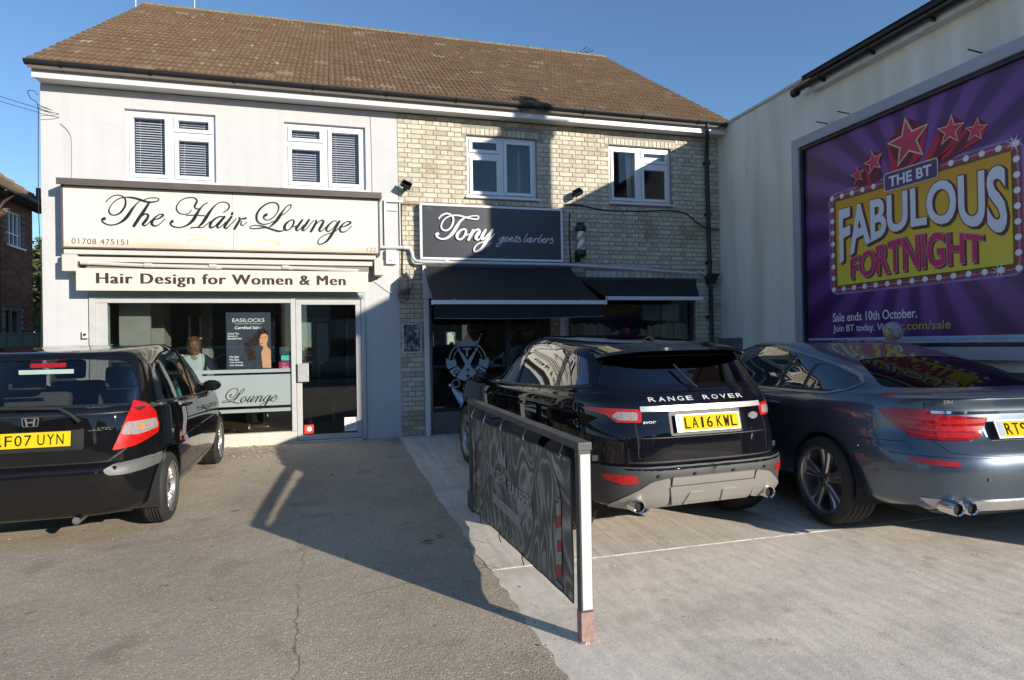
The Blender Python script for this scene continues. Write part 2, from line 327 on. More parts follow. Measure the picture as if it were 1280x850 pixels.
def asphalt(name, base, blotch):
    m, nt, b = newmat(name); b.inputs['Roughness'].default_value = .93; b.inputs['Specular IOR Level'].default_value = .25
    g = nt.nodes.new('ShaderNodeNewGeometry')
    def nz(scale, det=4, ro=.6):
        n = nt.nodes.new('ShaderNodeTexNoise'); n.inputs['Scale'].default_value = scale; n.inputs['Detail'].default_value = det; n.inputs['Roughness'].default_value = ro
        nt.links.new(g.outputs['Position'], n.inputs['Vector']); return n
    big = nz(.7, 5); fine = nz(170, 3, .7)
    vo = nt.nodes.new('ShaderNodeTexVoronoi'); vo.inputs['Scale'].default_value = 110; nt.links.new(g.outputs['Position'], vo.inputs['Vector'])
    c1 = ramp(nt, big.outputs[0], [(.3, [c*(1-blotch) for c in base]), (.7, [c*(1+blotch) for c in base])])
    c2 = ramp(nt, fine.outputs[0], [(.3, (.68,)*3), (.72, (1.32,)*3)])
    c = mix(nt, 1, c1.outputs[0], c2.outputs[0], 'MULTIPLY')
    sep = nt.nodes.new('ShaderNodeSeparateColor'); nt.links.new(vo.outputs['Color'], sep.inputs[0])
    st = ramp(nt, sep.outputs[0], [(.0, (.8,)*3), (.9, (1.05,)*3), (1.0, (1.55, 1.5, 1.4))])
    c = mix(nt, 1, c, st.outputs[0], 'MULTIPLY')
    oil = nz(1.7, 3, .5); orr = ramp(nt, oil.outputs[0], [(.60, (1, 1, 1)), (.72, (.74, .73, .72))]); c = mix(nt, 1, c, orr.outputs[0], 'MULTIPLY')
    dr = nz(.45, 6, .62); dd = ramp(nt, dr.outputs[0], [(.36, (.84, .83, .82)), (.5, (1, 1, 1)), (.66, (1.14, 1.12, 1.08))]); c = mix(nt, 1, c, dd.outputs[0], 'MULTIPLY')
    sp_ = nz(9, 3, .5); ds = ramp(nt, sp_.outputs[0], [(.68, (1, 1, 1)), (.74, (.62, .60, .58))]); c = mix(nt, 1, c, ds.outputs[0], 'MULTIPLY')
    nt.links.new(c, b.inputs['Base Color'])
    bp = nt.nodes.new('ShaderNodeBump'); bp.inputs['Strength'].default_value = .55; bp.inputs['Distance'].default_value = .004
    nt.links.new(vo.outputs['Distance'], bp.inputs['Height']); bp.invert = True
    bp2 = nt.nodes.new('ShaderNodeBump'); bp2.inputs['Strength'].default_value = .3; bp2.inputs['Distance'].default_value = .02
    und = nz(6, 4); nt.links.new(und.outputs[0], bp2.inputs['Height']); nt.links.new(bp.outputs[0], bp2.inputs['Normal'])
    nt.links.new(bp2.outputs[0], b.inputs['Normal'])
    return m
def concrete(name, base, streak):
    m, nt, b = newmat(name); b.inputs['Roughness'].default_value = .88; b.inputs['Specular IOR Level'].default_value = .3
    g = nt.nodes.new('ShaderNodeNewGeometry')
    def nz(scale, det=5, ro=.6, sc3=(1, 1, 1), rot=0):
        mp = nt.nodes.new('ShaderNodeMapping'); mp.inputs['Scale'].default_value = sc3; mp.inputs['Rotation'].default_value = (0, 0, rot)
        nt.links.new(g.outputs['Position'], mp.inputs[0])
        n = nt.nodes.new('ShaderNodeTexNoise'); n.inputs['Scale'].default_value = scale; n.inputs['Detail'].default_value = det; n.inputs['Roughness'].default_value = ro
        nt.links.new(mp.outputs[0], n.inputs['Vector']); return n
    a = nz(1.1, 6, .65, (1, 1.6, 1), .5); c1 = ramp(nt, a.outputs[0], [(.25, [c*.74 for c in base]), (.5, base), (.75, [min(.85, c*1.12) for c in base])])
    s = nz(14, 3, .5, (1, .06, 1) if streak else (1, .3, 1), .9); c2 = ramp(nt, s.outputs[0], [(.3, (.86,)*3), (.7, (1.08,)*3)])
    f = nz(90, 3, .7); c3 = ramp(nt, f.outputs[0], [(.3, (.85,)*3), (.7, (1.12,)*3)])
    c = mix(nt, 1, mix(nt, 1, c1.outputs[0], c2.outputs[0], 'MULTIPLY'), c3.outputs[0], 'MULTIPLY')
    st = nz(2.6, 4, .6); c4 = ramp(nt, st.outputs[0], [(.62, (1, 1, 1)), (.72, (.74, .70, .64))]); c = mix(nt, 1, c, c4.outputs[0], 'MULTIPLY')
    sp = nz(28, 2, .5); c5 = ramp(nt, sp.outputs[0], [(.73, (1, 1, 1)), (.78, (.45, .42, .38))]); c = mix(nt, 1, c, c5.outputs[0], 'MULTIPLY')
    nt.links.new(c, b.inputs['Base Color'])
    bp = nt.nodes.new('ShaderNodeBump'); bp.inputs['Strength'].default_value = .35; bp.inputs['Distance'].default_value = .004; nt.links.new(f.outputs[0], bp.inputs['Height'])
    bp2 = nt.nodes.new('ShaderNodeBump'); bp2.inputs['Strength'].default_value = .4 if streak else .15; bp2.inputs['Distance'].default_value = .012
    nt.links.new(s.outputs[0], bp2.inputs['Height']); nt.links.new(bp.outputs[0], bp2.inputs['Normal'])
    bp3 = nt.nodes.new('ShaderNodeBump'); bp3.inputs['Strength'].default_value = .3; bp3.inputs['Distance'].default_value = .03
    nt.links.new(a.outputs[0], bp3.inputs['Height']); nt.links.new(bp2.outputs[0], bp3.inputs['Normal'])
    nt.links.new(bp3.outputs[0], b.inputs['Normal']); return m
M_tarmac = asphalt('tarmac', (.46, .385, .29), .10)
M_conc = concrete('pale_concrete', (.74, .655, .545), False)
M_conc2 = concrete('brushed_concrete', (.72, .64, .535), True)
xs = [-600, -200, -60, -20] + [-12+.5*i for i in range(49)] + [20, 60, 200, 600]
ys = [-600, -200, -60, -30, -18] + [-14+.4*i for i in range(36)] + [1, 3, 10, 20, 60, 200, 600]
tar = grid_sheet('ground', xs, ys, lambda x, y: gz(y), M_tarmac)
def edge_x(y): return .945 - .012*(y+7) + .022*noise.noise(Vector((y*2.1, 3.3, 0))) + .022*noise.noise(Vector((y*9, 1.1, 0))) + .02*noise.noise(Vector((y*31, 5.1, 0)))
def fx(x, y, i): return edge_x(y) if i == 0 else (x+.05 if i < 3 else x)
cxs = [.9, 1.0, 1.1] + [1.25+.33*i for i in range(16)] + [6.5]
grid_sheet('concrete_apron', cxs, [-13+.05*i for i in range(147)], lambda x, y: gz(y)+.0005+.0045*min(1, max(0, (x-edge_x(y))/.3))+.001*noise.noise(Vector((x, y, 0)))*min(1, max(0, (x-edge_x(y))/.3)), M_conc, skirt=.05, xfn=fx)
grid_sheet('concrete_parking_bay', cxs, [-5.69+.05*i for i in range(116)], lambda x, y: gz(y)+.0035+.005*min(1, max(0, (x-edge_x(y))/.3))+.001*noise.noise(Vector((x, y, 9)))*min(1, max(0, (x-edge_x(y))/.3)), M_conc2, skirt=.05, xfn=fx)
# mortar squeezed along the joint between the two pours, and along the tarmac edge
M_mortar = mat('rough_mortar', (.60, .535, .445), .9, bump=.8, bscale=90, var=.15)
mb = MB(); 
for (n_, f_) in ((151, lambda t: (1.0+t*5.4, -5.69+.02*noise.noise(Vector((t*40, 0, 5))))),):
    prev = None
    for i in range(n_+1):
        x, y = f_(i/n_); w = .006+.016*abs(noise.noise(Vector((i*.37, n_, 1)))); h = .0005+.006*abs(noise.noise(Vector((i*.21, 7, n_))))
        z = gz(y)
        cs = [(x, y-w, z-.01), (x, y-w*.5, z+h+.004), (x, y+w*.6, z+h+.006), (x, y+w, z-.01)] if n_ == 151 else [(x-w, y, z-.01), (x-w*.4, y, z+h*.7+.002), (x+w*.6, y, z+h*.6+.006), (x+w+.02, y, z-.01)]
        b = len(mb.v); mb.v += cs
        if prev is not None:
            for k in range(3): mb.f.append([prev+k, prev+k+1, b+k+1, b+k]); mb.m.append(0)
        prev = b
o = mb.build('mortar_seam', M_mortar, smooth=True, kind='structure')
# cracks in the tarmac: thin open fissures filled with grit
M_crack = mat('crack_grit', (.12, .105, .075), .95, bump=.5)
mb = MB()
def crack(p0, p1, w, seed, n=40):
    prev = None
    for i in range(n+1):
        t = i/n; x = p0[0]+(p1[0]-p0[0])*t + .05*noise.noise(Vector((t*5, seed, 0)))+.022*noise.noise(Vector((t*22, seed, 0)))
        y = p0[1]+(p1[1]-p0[1])*t + .05*noise.noise(Vector((t*5, seed, 9)))
        ww = w*(.4+.9*abs(noise.noise(Vector((t*17, seed, 4))))); dx, dy = p1[1]-p0[1], -(p1[0]-p0[0]); L = math.hypot(dx, dy)
        b = len(mb.v); z = gz(y)+.0035
        mb.v += [(x-dx/L*ww, y-dy/L*ww, z), (x+dx/L*ww, y+dy/L*ww, z)]
        if prev is not None: mb.f.append([prev, prev+1, b+1, b]); mb.m.append(0)
        prev = b
crack((-.19, -7.3), (-.24, -5.9), .0030, 1); crack((-.24, -5.9), (-.26, -5.2), .0014, 11); crack((-.24, -5.2), (-.35, -4.3), .002, 2); crack((-.2, -5.9), (1.0, -5.6), .002, 3, 30); crack((-1.2, -4.4), (.1, -3.9), .002, 4)
mb.build('tarmac_crack', M_crack, kind='structure')
# litter: petals by the salon window, grit, a few leaves
M_petal = piecemat('petal_litter', [(0, (.75, .6, .5)), (.5, (.8, .72, .62)), (.8, (.7, .2, .15)), (1, (.6, .45, .3))], .8, bump=0)
mb = MB(); rr = random.Random(4)
for i in range(210):
    x = rr.gauss(-1.0, .38); y = rr.gauss(-.55, .33)
    if y > -.05 or x < -1.9 or x > .1: continue
    s = rr.uniform(.010, .026); a = rr.uniform(0, 6.28); z = gz(y)+.006
    mb.add([(x+s*math.cos(a+k*1.57)*(1 if k % 2 else .6), y+s*math.sin(a+k*1.57), z+rr.uniform(0, .008)) for k in range(4)], [(0, 1, 2, 3)])
mb.build('fallen_petals', M_petal, kind='stuff', label='scatter of tiny pale and red petals on the tarmac', fix=False)
M_grit = piecemat('loose_grit', [(0, (.08, .07, .05)), (.6, (.16, .12, .08)), (.9, (.4, .36, .3)), (1, (.5, .45, .38))], .9, bump=0)
mb = MB()
for i in range(420):
    x = rr.uniform(-4, 5.5); y = rr.uniform(-8, -.3)
    if rr.random() < .45: x = edge_x(y)+rr.gauss(0, .12)
    s = rr.uniform(.002, .0065)*(1 if rr.random() < .93 else 2); z = gz(y)+(.014 if x > .9 else .004)
    if x > .9 and y > -5.7: z += .004
    v = [(x+rr.uniform(-s, s)*1.4, y+rr.uniform(-s, s)*1.4, z+dz) for dz in (-.002, -.002, -.002, s)]
    v = [(x-s, y-s*.6, z-.002), (x+s, y-s*.4, z-.002), (x, y+s, z-.002), (x, y, z+s*.8)]
    mb.add(v, [(0, 1, 3), (1, 2, 3), (2, 0, 3)])
mb.build('loose_grit', M_grit, kind='stuff', label='loose grit and small chips along the concrete edge', fix=False)
def leaf(x, y, s, a, m, label, z=None):
    mb = MB(); n = 7; v = []
    z = gz(y)+.012 if z is None else z
    for i in range(n+1):
        t = i/n; w = s*.36*math.sin(math.pi*min(1, t*1.05)**.8); L = (t-.5)*s*2
        for q in (-1, 0, 1):
            px, py = L, q*w; h = .012*abs(q)*s*20*.5+.02*s*math.sin(t*6)
            v.append((x+px*math.cos(a)-py*math.sin(a), y+px*math.sin(a)+py*math.cos(a), z+abs(h)))
    f = [(3*i+k, 3*i+k+1, 3*i+4+k, 3*i+3+k) for i in range(n) for k in (0, 1)]
    mb.add(v, f); mb.tube([(x-s*math.cos(a), y-s*math.sin(a), z), (x-1.7*s*math.cos(a+.2), y-1.7*s*math.sin(a+.2), z+.002)], .0012, 4)
    return tag(mb.build('leaf', m, smooth=True, fix=False), label, 'leaf')
leaf(.735, -4.86, .05, .9, mat('autumn_leaf', (.55, .13, .03), .6, var=.3, scale=30), 'orange and red leaf lying on the shaded tarmac beside a green one')
leaf(.63, -4.98, .05, .2, mat('green_leaf', (.05, .09, .02), .6, var=.3, scale=30), 'dull green leaf lying on the shaded tarmac beside an orange one')
leaf(-.1, -2.35, .035, 2.2, mat('brown_leaf', (.05, .035, .02), .7, var=.3, scale=30), 'dark brown leaf on the tarmac in front of the salon door')
leaf(-.9, -3.55, .03, .4, bpy.data.materials['brown_leaf'], 'small dark leaf on the sunlit tarmac right of the black hatchback')

# ================================================================ THE SHOP BUILDING
M_white = mat('white_masonry_paint', (.52, .52, .52), .75, var=.03, scale=3)
def painted_brick(m):
    nt = m.node_tree; b = nt.nodes['Principled BSDF']
    g = nt.nodes.new('ShaderNodeNewGeometry'); mp = nt.nodes.new('ShaderNodeMapping'); mp.inputs['Rotation'].default_value = (R(90), 0, 0)
    nt.links.new(g.outputs['Position'], mp.inputs[0])
    br = nt.nodes.new('ShaderNodeTexBrick'); br.inputs['Scale'].default_value = 1; br.inputs['Brick Width'].default_value = .225; br.inputs['Row Height'].default_value = .075
    br.inputs['Mortar Size'].default_value = .006; br.inputs['Mortar Smooth'].default_value = .8; br.inputs['Color1'].default_value = (1, 1, 1, 1); br.inputs['Color2'].default_value = (.8, .8, .8, 1); br.inputs['Mortar'].default_value = (0, 0, 0, 1)
    nt.links.new(mp.outputs[0], br.inputs['Vector'])
    n = nt.nodes.new('ShaderNodeTexNoise'); n.inputs['Scale'].default_value = 35; n.inputs['Detail'].default_value = 4; nt.links.new(g.outputs['Position'], n.inputs['Vector'])
    mm = nt.nodes.new('ShaderNodeMath'); mm.operation = 'MULTIPLY_ADD'; mm.inputs[1].default_value = .25; nt.links.new(n.outputs[0], mm.inputs[0]); nt.links.new(br.outputs[0], mm.inputs[2])
    bp = nt.nodes.new('ShaderNodeBump'); bp.inputs['Strength'].default_value = .17; bp.inputs['Distance'].default_value = .010
    nt.links.new(mm.outputs[0], bp.inputs['Height']); nt.links.new(bp.outputs[0], b.inputs['Normal'])
    n3 = nt.nodes.new('ShaderNodeTexNoise'); n3.inputs['Scale'].default_value = 9; n3.inputs['Detail'].default_value = 8; n3.inputs['Roughness'].default_value = .75; nt.links.new(g.outputs['Position'], n3.inputs['Vector'])
    r3 = ramp(nt, n3.outputs[0], [(.62, (1, 1, 1)), (.76, (.78, .76, .72))])
    mp4 = nt.nodes.new('ShaderNodeMapping'); mp4.inputs['Scale'].default_value = (7, 7, .5); nt.links.new(g.outputs['Position'], mp4.inputs[0]); n4 = nt.nodes.new('ShaderNodeTexNoise'); n4.inputs['Scale'].default_value = 1; n4.inputs['Detail'].default_value = 5; nt.links.new(mp4.outputs[0], n4.inputs['Vector'])
    r4 = ramp(nt, n4.outputs[0], [(.5, (1, 1, 1)), (.8, (.93, .92, .90))]); r3 = nt.nodes.new('ShaderNodeMix') if False else type('o', (), {'outputs': [mix(nt, 1, r3.outputs[0], r4.outputs[0], 'MULTIPLY')]})()
    old = b.inputs['Base Color'].links[0].from_socket; nt.links.new(mix(nt, 1, old, r3.outputs[0], 'MULTIPLY'), b.inputs['Base Color'])
painted_brick(M_white)
M_mort = mat('grey_mortar', (.29, .27, .235), .95, bump=.6, bscale=120, var=.18, scale=9)
M_brick = piecemat('yellow_stock_brick', [(0, (.48, .42, .31)), (.3, (.59, .53, .40)), (.55, (.66, .61, .48)), (.8, (.60, .54, .42)), (.93, (.45, .39, .30)), (1, (.54, .49, .38))], .85, .5, 60, .16, stain=(1.6, .56, (.78, .72, .62), 'MULTIPLY'))
M_upvc = mat('white_upvc', (.70, .705, .71), .3, var=.02, spec=.5)
M_fascia = mat('fascia_white', (.62, .615, .60), .4, var=.04, scale=2)
M_blackpl = mat('black_plastic', (.018, .018, .02), .38, var=.25, scale=12)
M_dark = mat('dark_interior', (.06, .055, .05), .9, var=.2)
M_glass = glassmat('window_glass', (.90, .91, .93), 1.5, 1.1)
M_blind = mat('white_blind_slat', (.84, .84, .86), .45, var=.03)
M_alu = mat('grey_powder_aluminium', (.46, .46, .45), .42, metal=.0, var=.05)
BX0, BX1 = -3.78, 6.57
bld = tag(empty('shop_building', (1.4, 0, 0)), 'two-storey block with a white half and a yellow brick half under one tiled roof', 'building')
WIN = [(-2.79, -1.64, 3.84, 4.82, 'R'), (-.72, .44, 3.84, 4.80, 'L'), (2.0, 3.16, 3.83, 4.81, 'L'), (4.44, 5.61, 3.84, 4.82, 'R')]
# walls -----------------------------------------------------------
mb = MB(); wall_holes(mb, BX0, .915, -.3, 5.06, [w[:4] for w in WIN[:2]]+[(-3.25, .40, -.3, 2.30)], 0, .23)
wall_w = mb.build('white_front_wall', M_white, bld, fix=False)
mb = MB(); HOLE_B = [w[:4] for w in WIN[2:]]+[(1.37, 3.36, -.3, 2.60), (3.66, 6.02, -.3, 2.56)]
wall_holes(mb, .915, BX1, -.3, 5.06, HOLE_B, 0, .23)
wall_b = mb.build('brick_front_wall', M_mort, bld, fix=False)
mb = MB(); z9 = 5.06
for x0, x1 in ((BX0, BX0+.23), (BX1-.23, BX1)):
    mb.box((x0, .232, -.3), (x1, 9.6, 5.06))
    xa, xb = x0+.001, x1-.001
    mb.add([(xa, 0, 5.062), (xb, 0, 5.062), (xa, 4.8, 8.42), (xb, 4.8, 8.42), (xa, 9.6, 5.062), (xb, 9.6, 5.062)], [(0, 1, 3, 2), (2, 3, 5, 4), (0, 2, 4), (1, 5, 3), (0, 4, 5, 1)])
mb.box((BX0+.232, 9.37, -.3), (BX1-.232, 9.6, 5.06)); mb.box((BX0+.232, .232, 2.62), (BX1-.232, 9.36, 2.78)); mb.box((.83, .232, .1), (1.0, 9.36, 2.61)); mb.box((.83, .232, 2.79), (1.0, 9.36, 5.0))
mb.box((BX0+.232, .232, 5.0), (BX1-.232, 9.36, 5.05))
mb.build('side_and_party_walls', mat('plain_plaster', (.55, .53, .5), .9), bld)
# bricks: a wall of courses; the largest in view are objects, the rest one mesh
PIT, CH = .2255, .075
skip = HOLE_B + [(1.26, 3.56, 2.84, 3.68), (1.30, 3.7, 2.1, 2.8), (3.7, 6.0, 2.2, 2.62)]
bricks = []
def brick_rect(x0, x1, z0, z1, jit=True, tone=0):
    x0 = max(x0, .922); x1 = min(x1, BX1-.004)
    if x1-x0 < .03: return
    for h in skip:
        if x0 < h[1]-.002 and x1 > h[0]+.002 and z0 < h[3]-.004 and z1 > h[2]+.004:
            if x0 < h[0]-.03: brick_rect(x0, h[0]-.002, z0, z1)
            if x1 > h[1]+.03: brick_rect(h[1]+.002, x1, z0, z1)
            return
    bricks.append((x0, x1, z0, z1, random.uniform(.004, .010)))
nrow = int((5.05+.3)/CH)
for r_ in range(nrow):
    z0 = -.27+r_*CH+.005; z1 = z0+.065
    if z0 < .02: continue
    lint = [(w[0]-.1, w[1]+.1) for w in WIN[2:]] if 4.83 < (z0+z1)/2 < 4.93 else []
    if r_ % 2 == 0:
        x = .905-.06
        while x < BX1: brick_rect(x+.005, x+PIT-.005, z0, z1); x += PIT
    else:
        x = .905; 
        while x < BX1: brick_rect(x+.005, x+PIT/2-.005, z0, z1) if random.random() < .9 else brick_rect(x+.005, x+PIT-.005, z0, z1); x += PIT/2 if bricks and bricks[-1][1]-bricks[-1][0] < .15 else PIT
# soldier courses over the upper windows replace the bricks there
sol = []
for w in WIN[2:]:
    a, b, zz = w[0]-.08, w[1]+.08, w[3]
    keep = []
    for q in bricks:
        if q[1] > a and q[0] < b and q[3] > zz and q[2] < zz+.11:
            if q[0] < a-.03: keep.append((q[0], a-.004, q[2], q[3], q[4]))
            if q[1] > b+.03: keep.append((b+.004, q[1], q[2], q[3], q[4]))
        else: keep.append(q)
    bricks = keep; x = a
    while x < b-.05: sol.append((x+.004, min(x+.073, b)-.003, zz+.006, zz+.106, .009)); x += .075
bricks += sol
# pale header row above the right-hand awning
pale = []; x = 3.98
bricks = [q for q in bricks if not (q[1] > 3.96 and q[0] < 6.14 and q[3] > 2.57 and q[2] < 2.69)]
while x < 6.12: pale.append((x+.006, x+.105, 2.575, 2.680, .012)); x += .112
def bk(q, yb=.004): return (q[0], -q[4], q[2]), (q[1], yb, q[3])
def bsize(q): cx, cz = (q[0]+q[1])/2, (q[2]+q[3])/2; return -(q[1]-q[0])/(cx*cx+9.663**2+(cz-1.47)**2)
def hidden(q):     # bricks the parked cars, awnings or boards hide
    cx, cz = (q[0]+q[1])/2, (q[2]+q[3])/2
    return (cx > 1.3 and cz < 1.6) or (1.3 < cx < 3.7 and cz < 2.8)
bricks.sort(key=lambda q: (hidden(q), bsize(q)))
proto = {}
def brick_obj(q, m, nm='brick', par=None):
    w, h, d = round((q[1]-q[0])/.005)*.005, q[3]-q[2], q[4]
    key = (w, round(h, 3), m.name)
    if key not in proto:
        b_ = MB(); c = .0025; W, H = w/2, h/2
        v = [(-W, 0, -H), (W, 0, -H), (W, 0, H), (-W, 0, H), (-W+c, -.0095, -H+c), (W-c, -.0095, -H+c), (W-c, -.0095, H-c), (-W+c, -.0095, H-c)]
        b_.add(v, [(4, 5, 6, 7), (0, 1, 5, 4), (1, 2, 6, 5), (2, 3, 7, 6), (3, 0, 4, 7)])
        me = b_.mesh(nm); me.materials.append(m); proto[key] = me
    o = bpy.data.objects.new(nm, proto[key]); COL.objects.link(o); o.parent = par
    o.location = ((q[0]+q[1])/2, .0005-(.0095-d)*-1*0, (q[2]+q[3])/2); o.location.y = .004-d*.5
    return o
for q in bricks[:300]: brick_obj(q, M_brick, par=wall_b)
mb = MB()
for q in bricks[300:]:
    a, b = bk(q); c = .002
    v = [(a[0], .002, a[2]), (b[0], .002, a[2]), (b[0], .002, b[2]), (a[0], .002, b[2]), (a[0]+c, a[1], a[2]+c), (b[0]-c, a[1], a[2]+c), (b[0]-c, a[1], b[2]-c), (a[0]+c, a[1], b[2]-c)]
    mb.add(v, [(4, 5, 6, 7), (0, 1, 5, 4), (1, 2, 6, 5), (2, 3, 7, 6), (3, 0, 4, 7)])
mb.build('brickwork', M_brick, wall_b, fix=False, kind='stuff')
M_pale = piecemat('pale_header_brick', [(0, (.55, .52, .46)), (1, (.70, .67, .60))], .85, .3)
mb = MB()
for q in pale: mb.box((q[0], -q[4], q[2]), (q[1], .002, q[3]))
mb.build('header_course', M_pale, wall_b, kind='stuff')
# windows -----------------------------------------------------------
def bar(mb, x0, x1, z0, z1, y0, y1, t):      # a rectangular ring
    mb.box((x0, y0, z0), (x1, y1, z0+t)); mb.box((x0, y0, z1-t), (x1, y1, z1)); mb.box((x0, y0, z0+t), (x0+t, y1, z1-t)); mb.box((x1-t, y0, z0+t), (x1, y1, z1-t))
def glaze(x0, x1, z0, z1, y, par, m=M_glass):
    mb = MB(); mb.box((x0, y, z0), (x1, y+.006, z1)); return mb.build('pane', m, par)
slat_me = {}
def upvc_window(x0, x1, z0, z1, side, blinds):
    w = MB(); bar(w, x0, x1, z0, z1, .05, .12, .045)
    xm = x0+(x1-x0)*(.5 if side == 'R' else .5); w.box((xm-.03, .05, z0+.045), (xm+.03, .12, z1-.045))
    sx0, sx1 = (xm+.03, x1-.045) if side == 'R' else (x0+.045, xm-.03); zt = z1-.30
    w.box((sx0, .052, zt-.03), (sx1, .118, zt+.03))
    win = w.build('window', M_upvc, bld, bevel=.004)
    lx0, lx1 = (x0+.045, xm-.03) if side == 'R' else (xm+.03, x1-.045)
    cas = [(lx0, lx1, z0+.045, z1-.045), (sx0, sx1, zt+.03, z1-.045), (sx0, sx1, z0+.045, zt-.03)]
    for k, (a, b, c, d) in enumerate(cas):
        fr = MB(); bar(fr, a+.003, b-.003, c+.003, d-.003, .033, .10, .052); fr.build('casement_frame', M_upvc, win, bevel=.006)
        glaze(a+.05, b-.05, c+.05, d-.05, .066, win)
        if blinds:
            n = int((d-c-.11)/.034); wd = b-a-.115
            key = round(wd, 2)
            if key not in slat_me:
                s_ = MB(); s_.add([(-wd/2, -.011, -.009), (wd/2, -.011, -.009), (wd/2, -.002, .0), (-wd/2, -.002, .0), (-wd/2, .010, .008), (wd/2, .010, .008), (wd/2, .011, .0065), (-wd/2, .011, .0065), (wd/2, -.010, -.0105), (-wd/2, -.010, -.0105)],
                                   [(0, 1, 2, 3), (3, 2, 5, 4), (4, 5, 6, 7), (7, 6, 8, 9), (9, 8, 1, 0)]); me = s_.mesh('slat'); me.materials.append(M_blind); slat_me[key] = me
            for i in range(n):
                o = bpy.data.objects.new('slat', slat_me[key]); COL.objects.link(o); o.parent = win
                o.location = ((a+b)/2, .125, c+.06+.034*(i+.5)); o.rotation_euler = (random.uniform(-.03, .03), random.uniform(-.003, .003), 0)
            cd = MB()
            for t in (.16, .84): cd.cyl((a+.055+(b-a-.11)*t, .112, c+.06), (a+.055+(b-a-.11)*t, .112, d-.06), .0018, 5)
            cd.build('blind_cord', M_blind, win)
    sl = MB(); sl.box((x0-.03, -.055, z0-.032), (x1+.05, .05, z0-.002)); sl.build('sill', M_upvc, win, bevel=.004)
    return win
for i, w in enumerate(WIN): upvc_window(*w[:4], w[4], i < 2)
# rooms behind the upper windows
mb = MB(); mb.box((BX0+.24, 3.0, 2.79), (BX1-.24, 3.05, 4.99)); mb.box((2.9, .24, 2.79), (2.95, 3.0, 4.99)); mb.box((-1.3, .24, 2.79), (-1.25, 3.0, 4.99))
mb.build('bedroom_partitions', mat('room_paint', (.30, .29, .27), .9), bld)
M_curt = mat('pale_curtain', (.62, .66, .62), .85, var=.06)
mb = MB(); v = []
for i in range(14):
    x = 4.84+.012*i; y = .2+.02*math.sin(i*1.5)
    v += [(x+.02, y, 3.86+.16*(1-i/13)), (x, y, 4.78)]
mb.add(v, [(2*i, 2*i+2, 2*i+3, 2*i+1) for i in range(13)])
mb.build('curtain', M_curt, bld, smooth=True, fix=False)
mb = MB(); mb.box((5.13, .13, 4.50), (5.58, .135, 4.79)); mb.build('obscured_pane', mat('obscured_glass', (.50, .52, .58), .35), bld)
# eaves ---------------------------------------------------------------
mb = MB(); mb.box((BX0+.0, -.245, 5.055), (BX1-.03, -.22, 5.215)); mb.box((BX0+.01, -.218, 5.07), (BX1-.04, -.002, 5.085)); mb.build('fascia_board', M_fascia, bld)
def gutter(name, p0, p1, par, r=.058, m=M_blackpl, brk=0, bname='gutter_bracket'):
    p0, p1 = Vector(p0), Vector(p1); d = (p1-p0).normalized(); s = Vector((d.y, -d.x, 0)); up = Vector((0, 0, 1)); v = []; n = 9
    for P in (p0, p1):
        for k in range(n+1):
            t = math.pi*k/n; v.append(P + s*r*math.cos(t) - up*r*math.sin(t)*1.0)
        for k in range(n, -1, -1):
            t = math.pi*k/n; v.append(P + s*(r-.006)*math.cos(t) - up*(r-.006)*math.sin(t))
    m_ = 2*(n+1); mb = MB(); mb.add(v, [(i, (i+1) % m_, m_+(i+1) % m_, m_+i) for i in range(m_)]+[tuple(range(m_)), tuple(range(2*m_-1, m_-1, -1))])
    g = mb.build(name, m, par, smooth=True)
    L = (p1-p0).length; k = max(2, int(L/.95)) if not brk else brk
    for i in range(k):
        P = p0+d*(L*(i+.4)/k); b = MB()
        pr = [P + s*(r+.005)*math.cos(math.pi*j/8) - up*(r+.005)*math.sin(math.pi*j/8) for j in range(9)]
        b.tube(pr, .008, 5); b.box((P.x-.012, P.y-.002, P.z-.09), (P.x+.012, P.y+.05, P.z-.05)) if abs(d.x) > .5 else b.box((P.x-.0, P.y-.012, P.z-.09), (P.x+.05, P.y+.012, P.z-.05))
        b.build(bname, m, g)
    return g
gutter('gutter', (BX0-.05, -.305, 5.245), (BX1+.01, -.305, 5.235), bld)
# roof -----------------------------------------------------------------
PITCH = math.atan2(8.68-5.22, 4.9+.28)
def roof_pt(x, s, h): return Vector((x, -.31+s*math.cos(PITCH)-h*math.sin(PITCH), 5.235+s*math.sin(PITCH)+h*math.cos(PITCH)))
SL = (4.9+.31)/math.cos(PITCH)
mb = MB(); v = [roof_pt(BX0-.02, 0, 0), roof_pt(BX1+.02, 0, 0), roof_pt(BX1+.02, SL, 0), roof_pt(BX0-.02, SL, 0)]
yb = lambda p: Vector((p.x, 9.8-p.y, p.z)); w = [q-Vector((0, 0, .09)) for q in v]
mb.add(v+[yb(q) for q in v], [(0, 1, 2, 3), (4, 7, 6, 5)]); mb.add(w+[yb(q) for q in w], [(3, 2, 1, 0), (5, 6, 7, 4)])
mb.quad(v[0], w[0], w[1], v[1]); mb.quad(v[0], v[3], w[3], w[0]); mb.quad(v[1], w[1], w[2], v[2]); mb.quad(yb(v[0]), yb(w[0]), yb(w[3]), yb(v[3])); mb.quad(yb(v[1]), yb(v[2]), yb(w[2]), yb(w[1]))
roof = mb.build('roof', mat('roof_felt', (.12, .10, .08), .9), bld, fix=False)
M_tile = piecemat('weathered_roof_tile', [(0, (.150, .088, .045)), (.35, (.178, .113, .064)), (.6, (.195, .126, .073)), (.88, (.17, .102, .054)), (.975, (.22, .155, .10)), (1, (.32, .28, .21))], .95, .6, 70, .18, stain=(1.1, .66, (.215, .165, .085)))
TW, TG = .25, .27
nx, nr_ = int(round((BX1-BX0+.04)/TW)), int(round(SL/TG)); TWx = (BX1-BX0+.04)/nx; TGs = SL/nr_
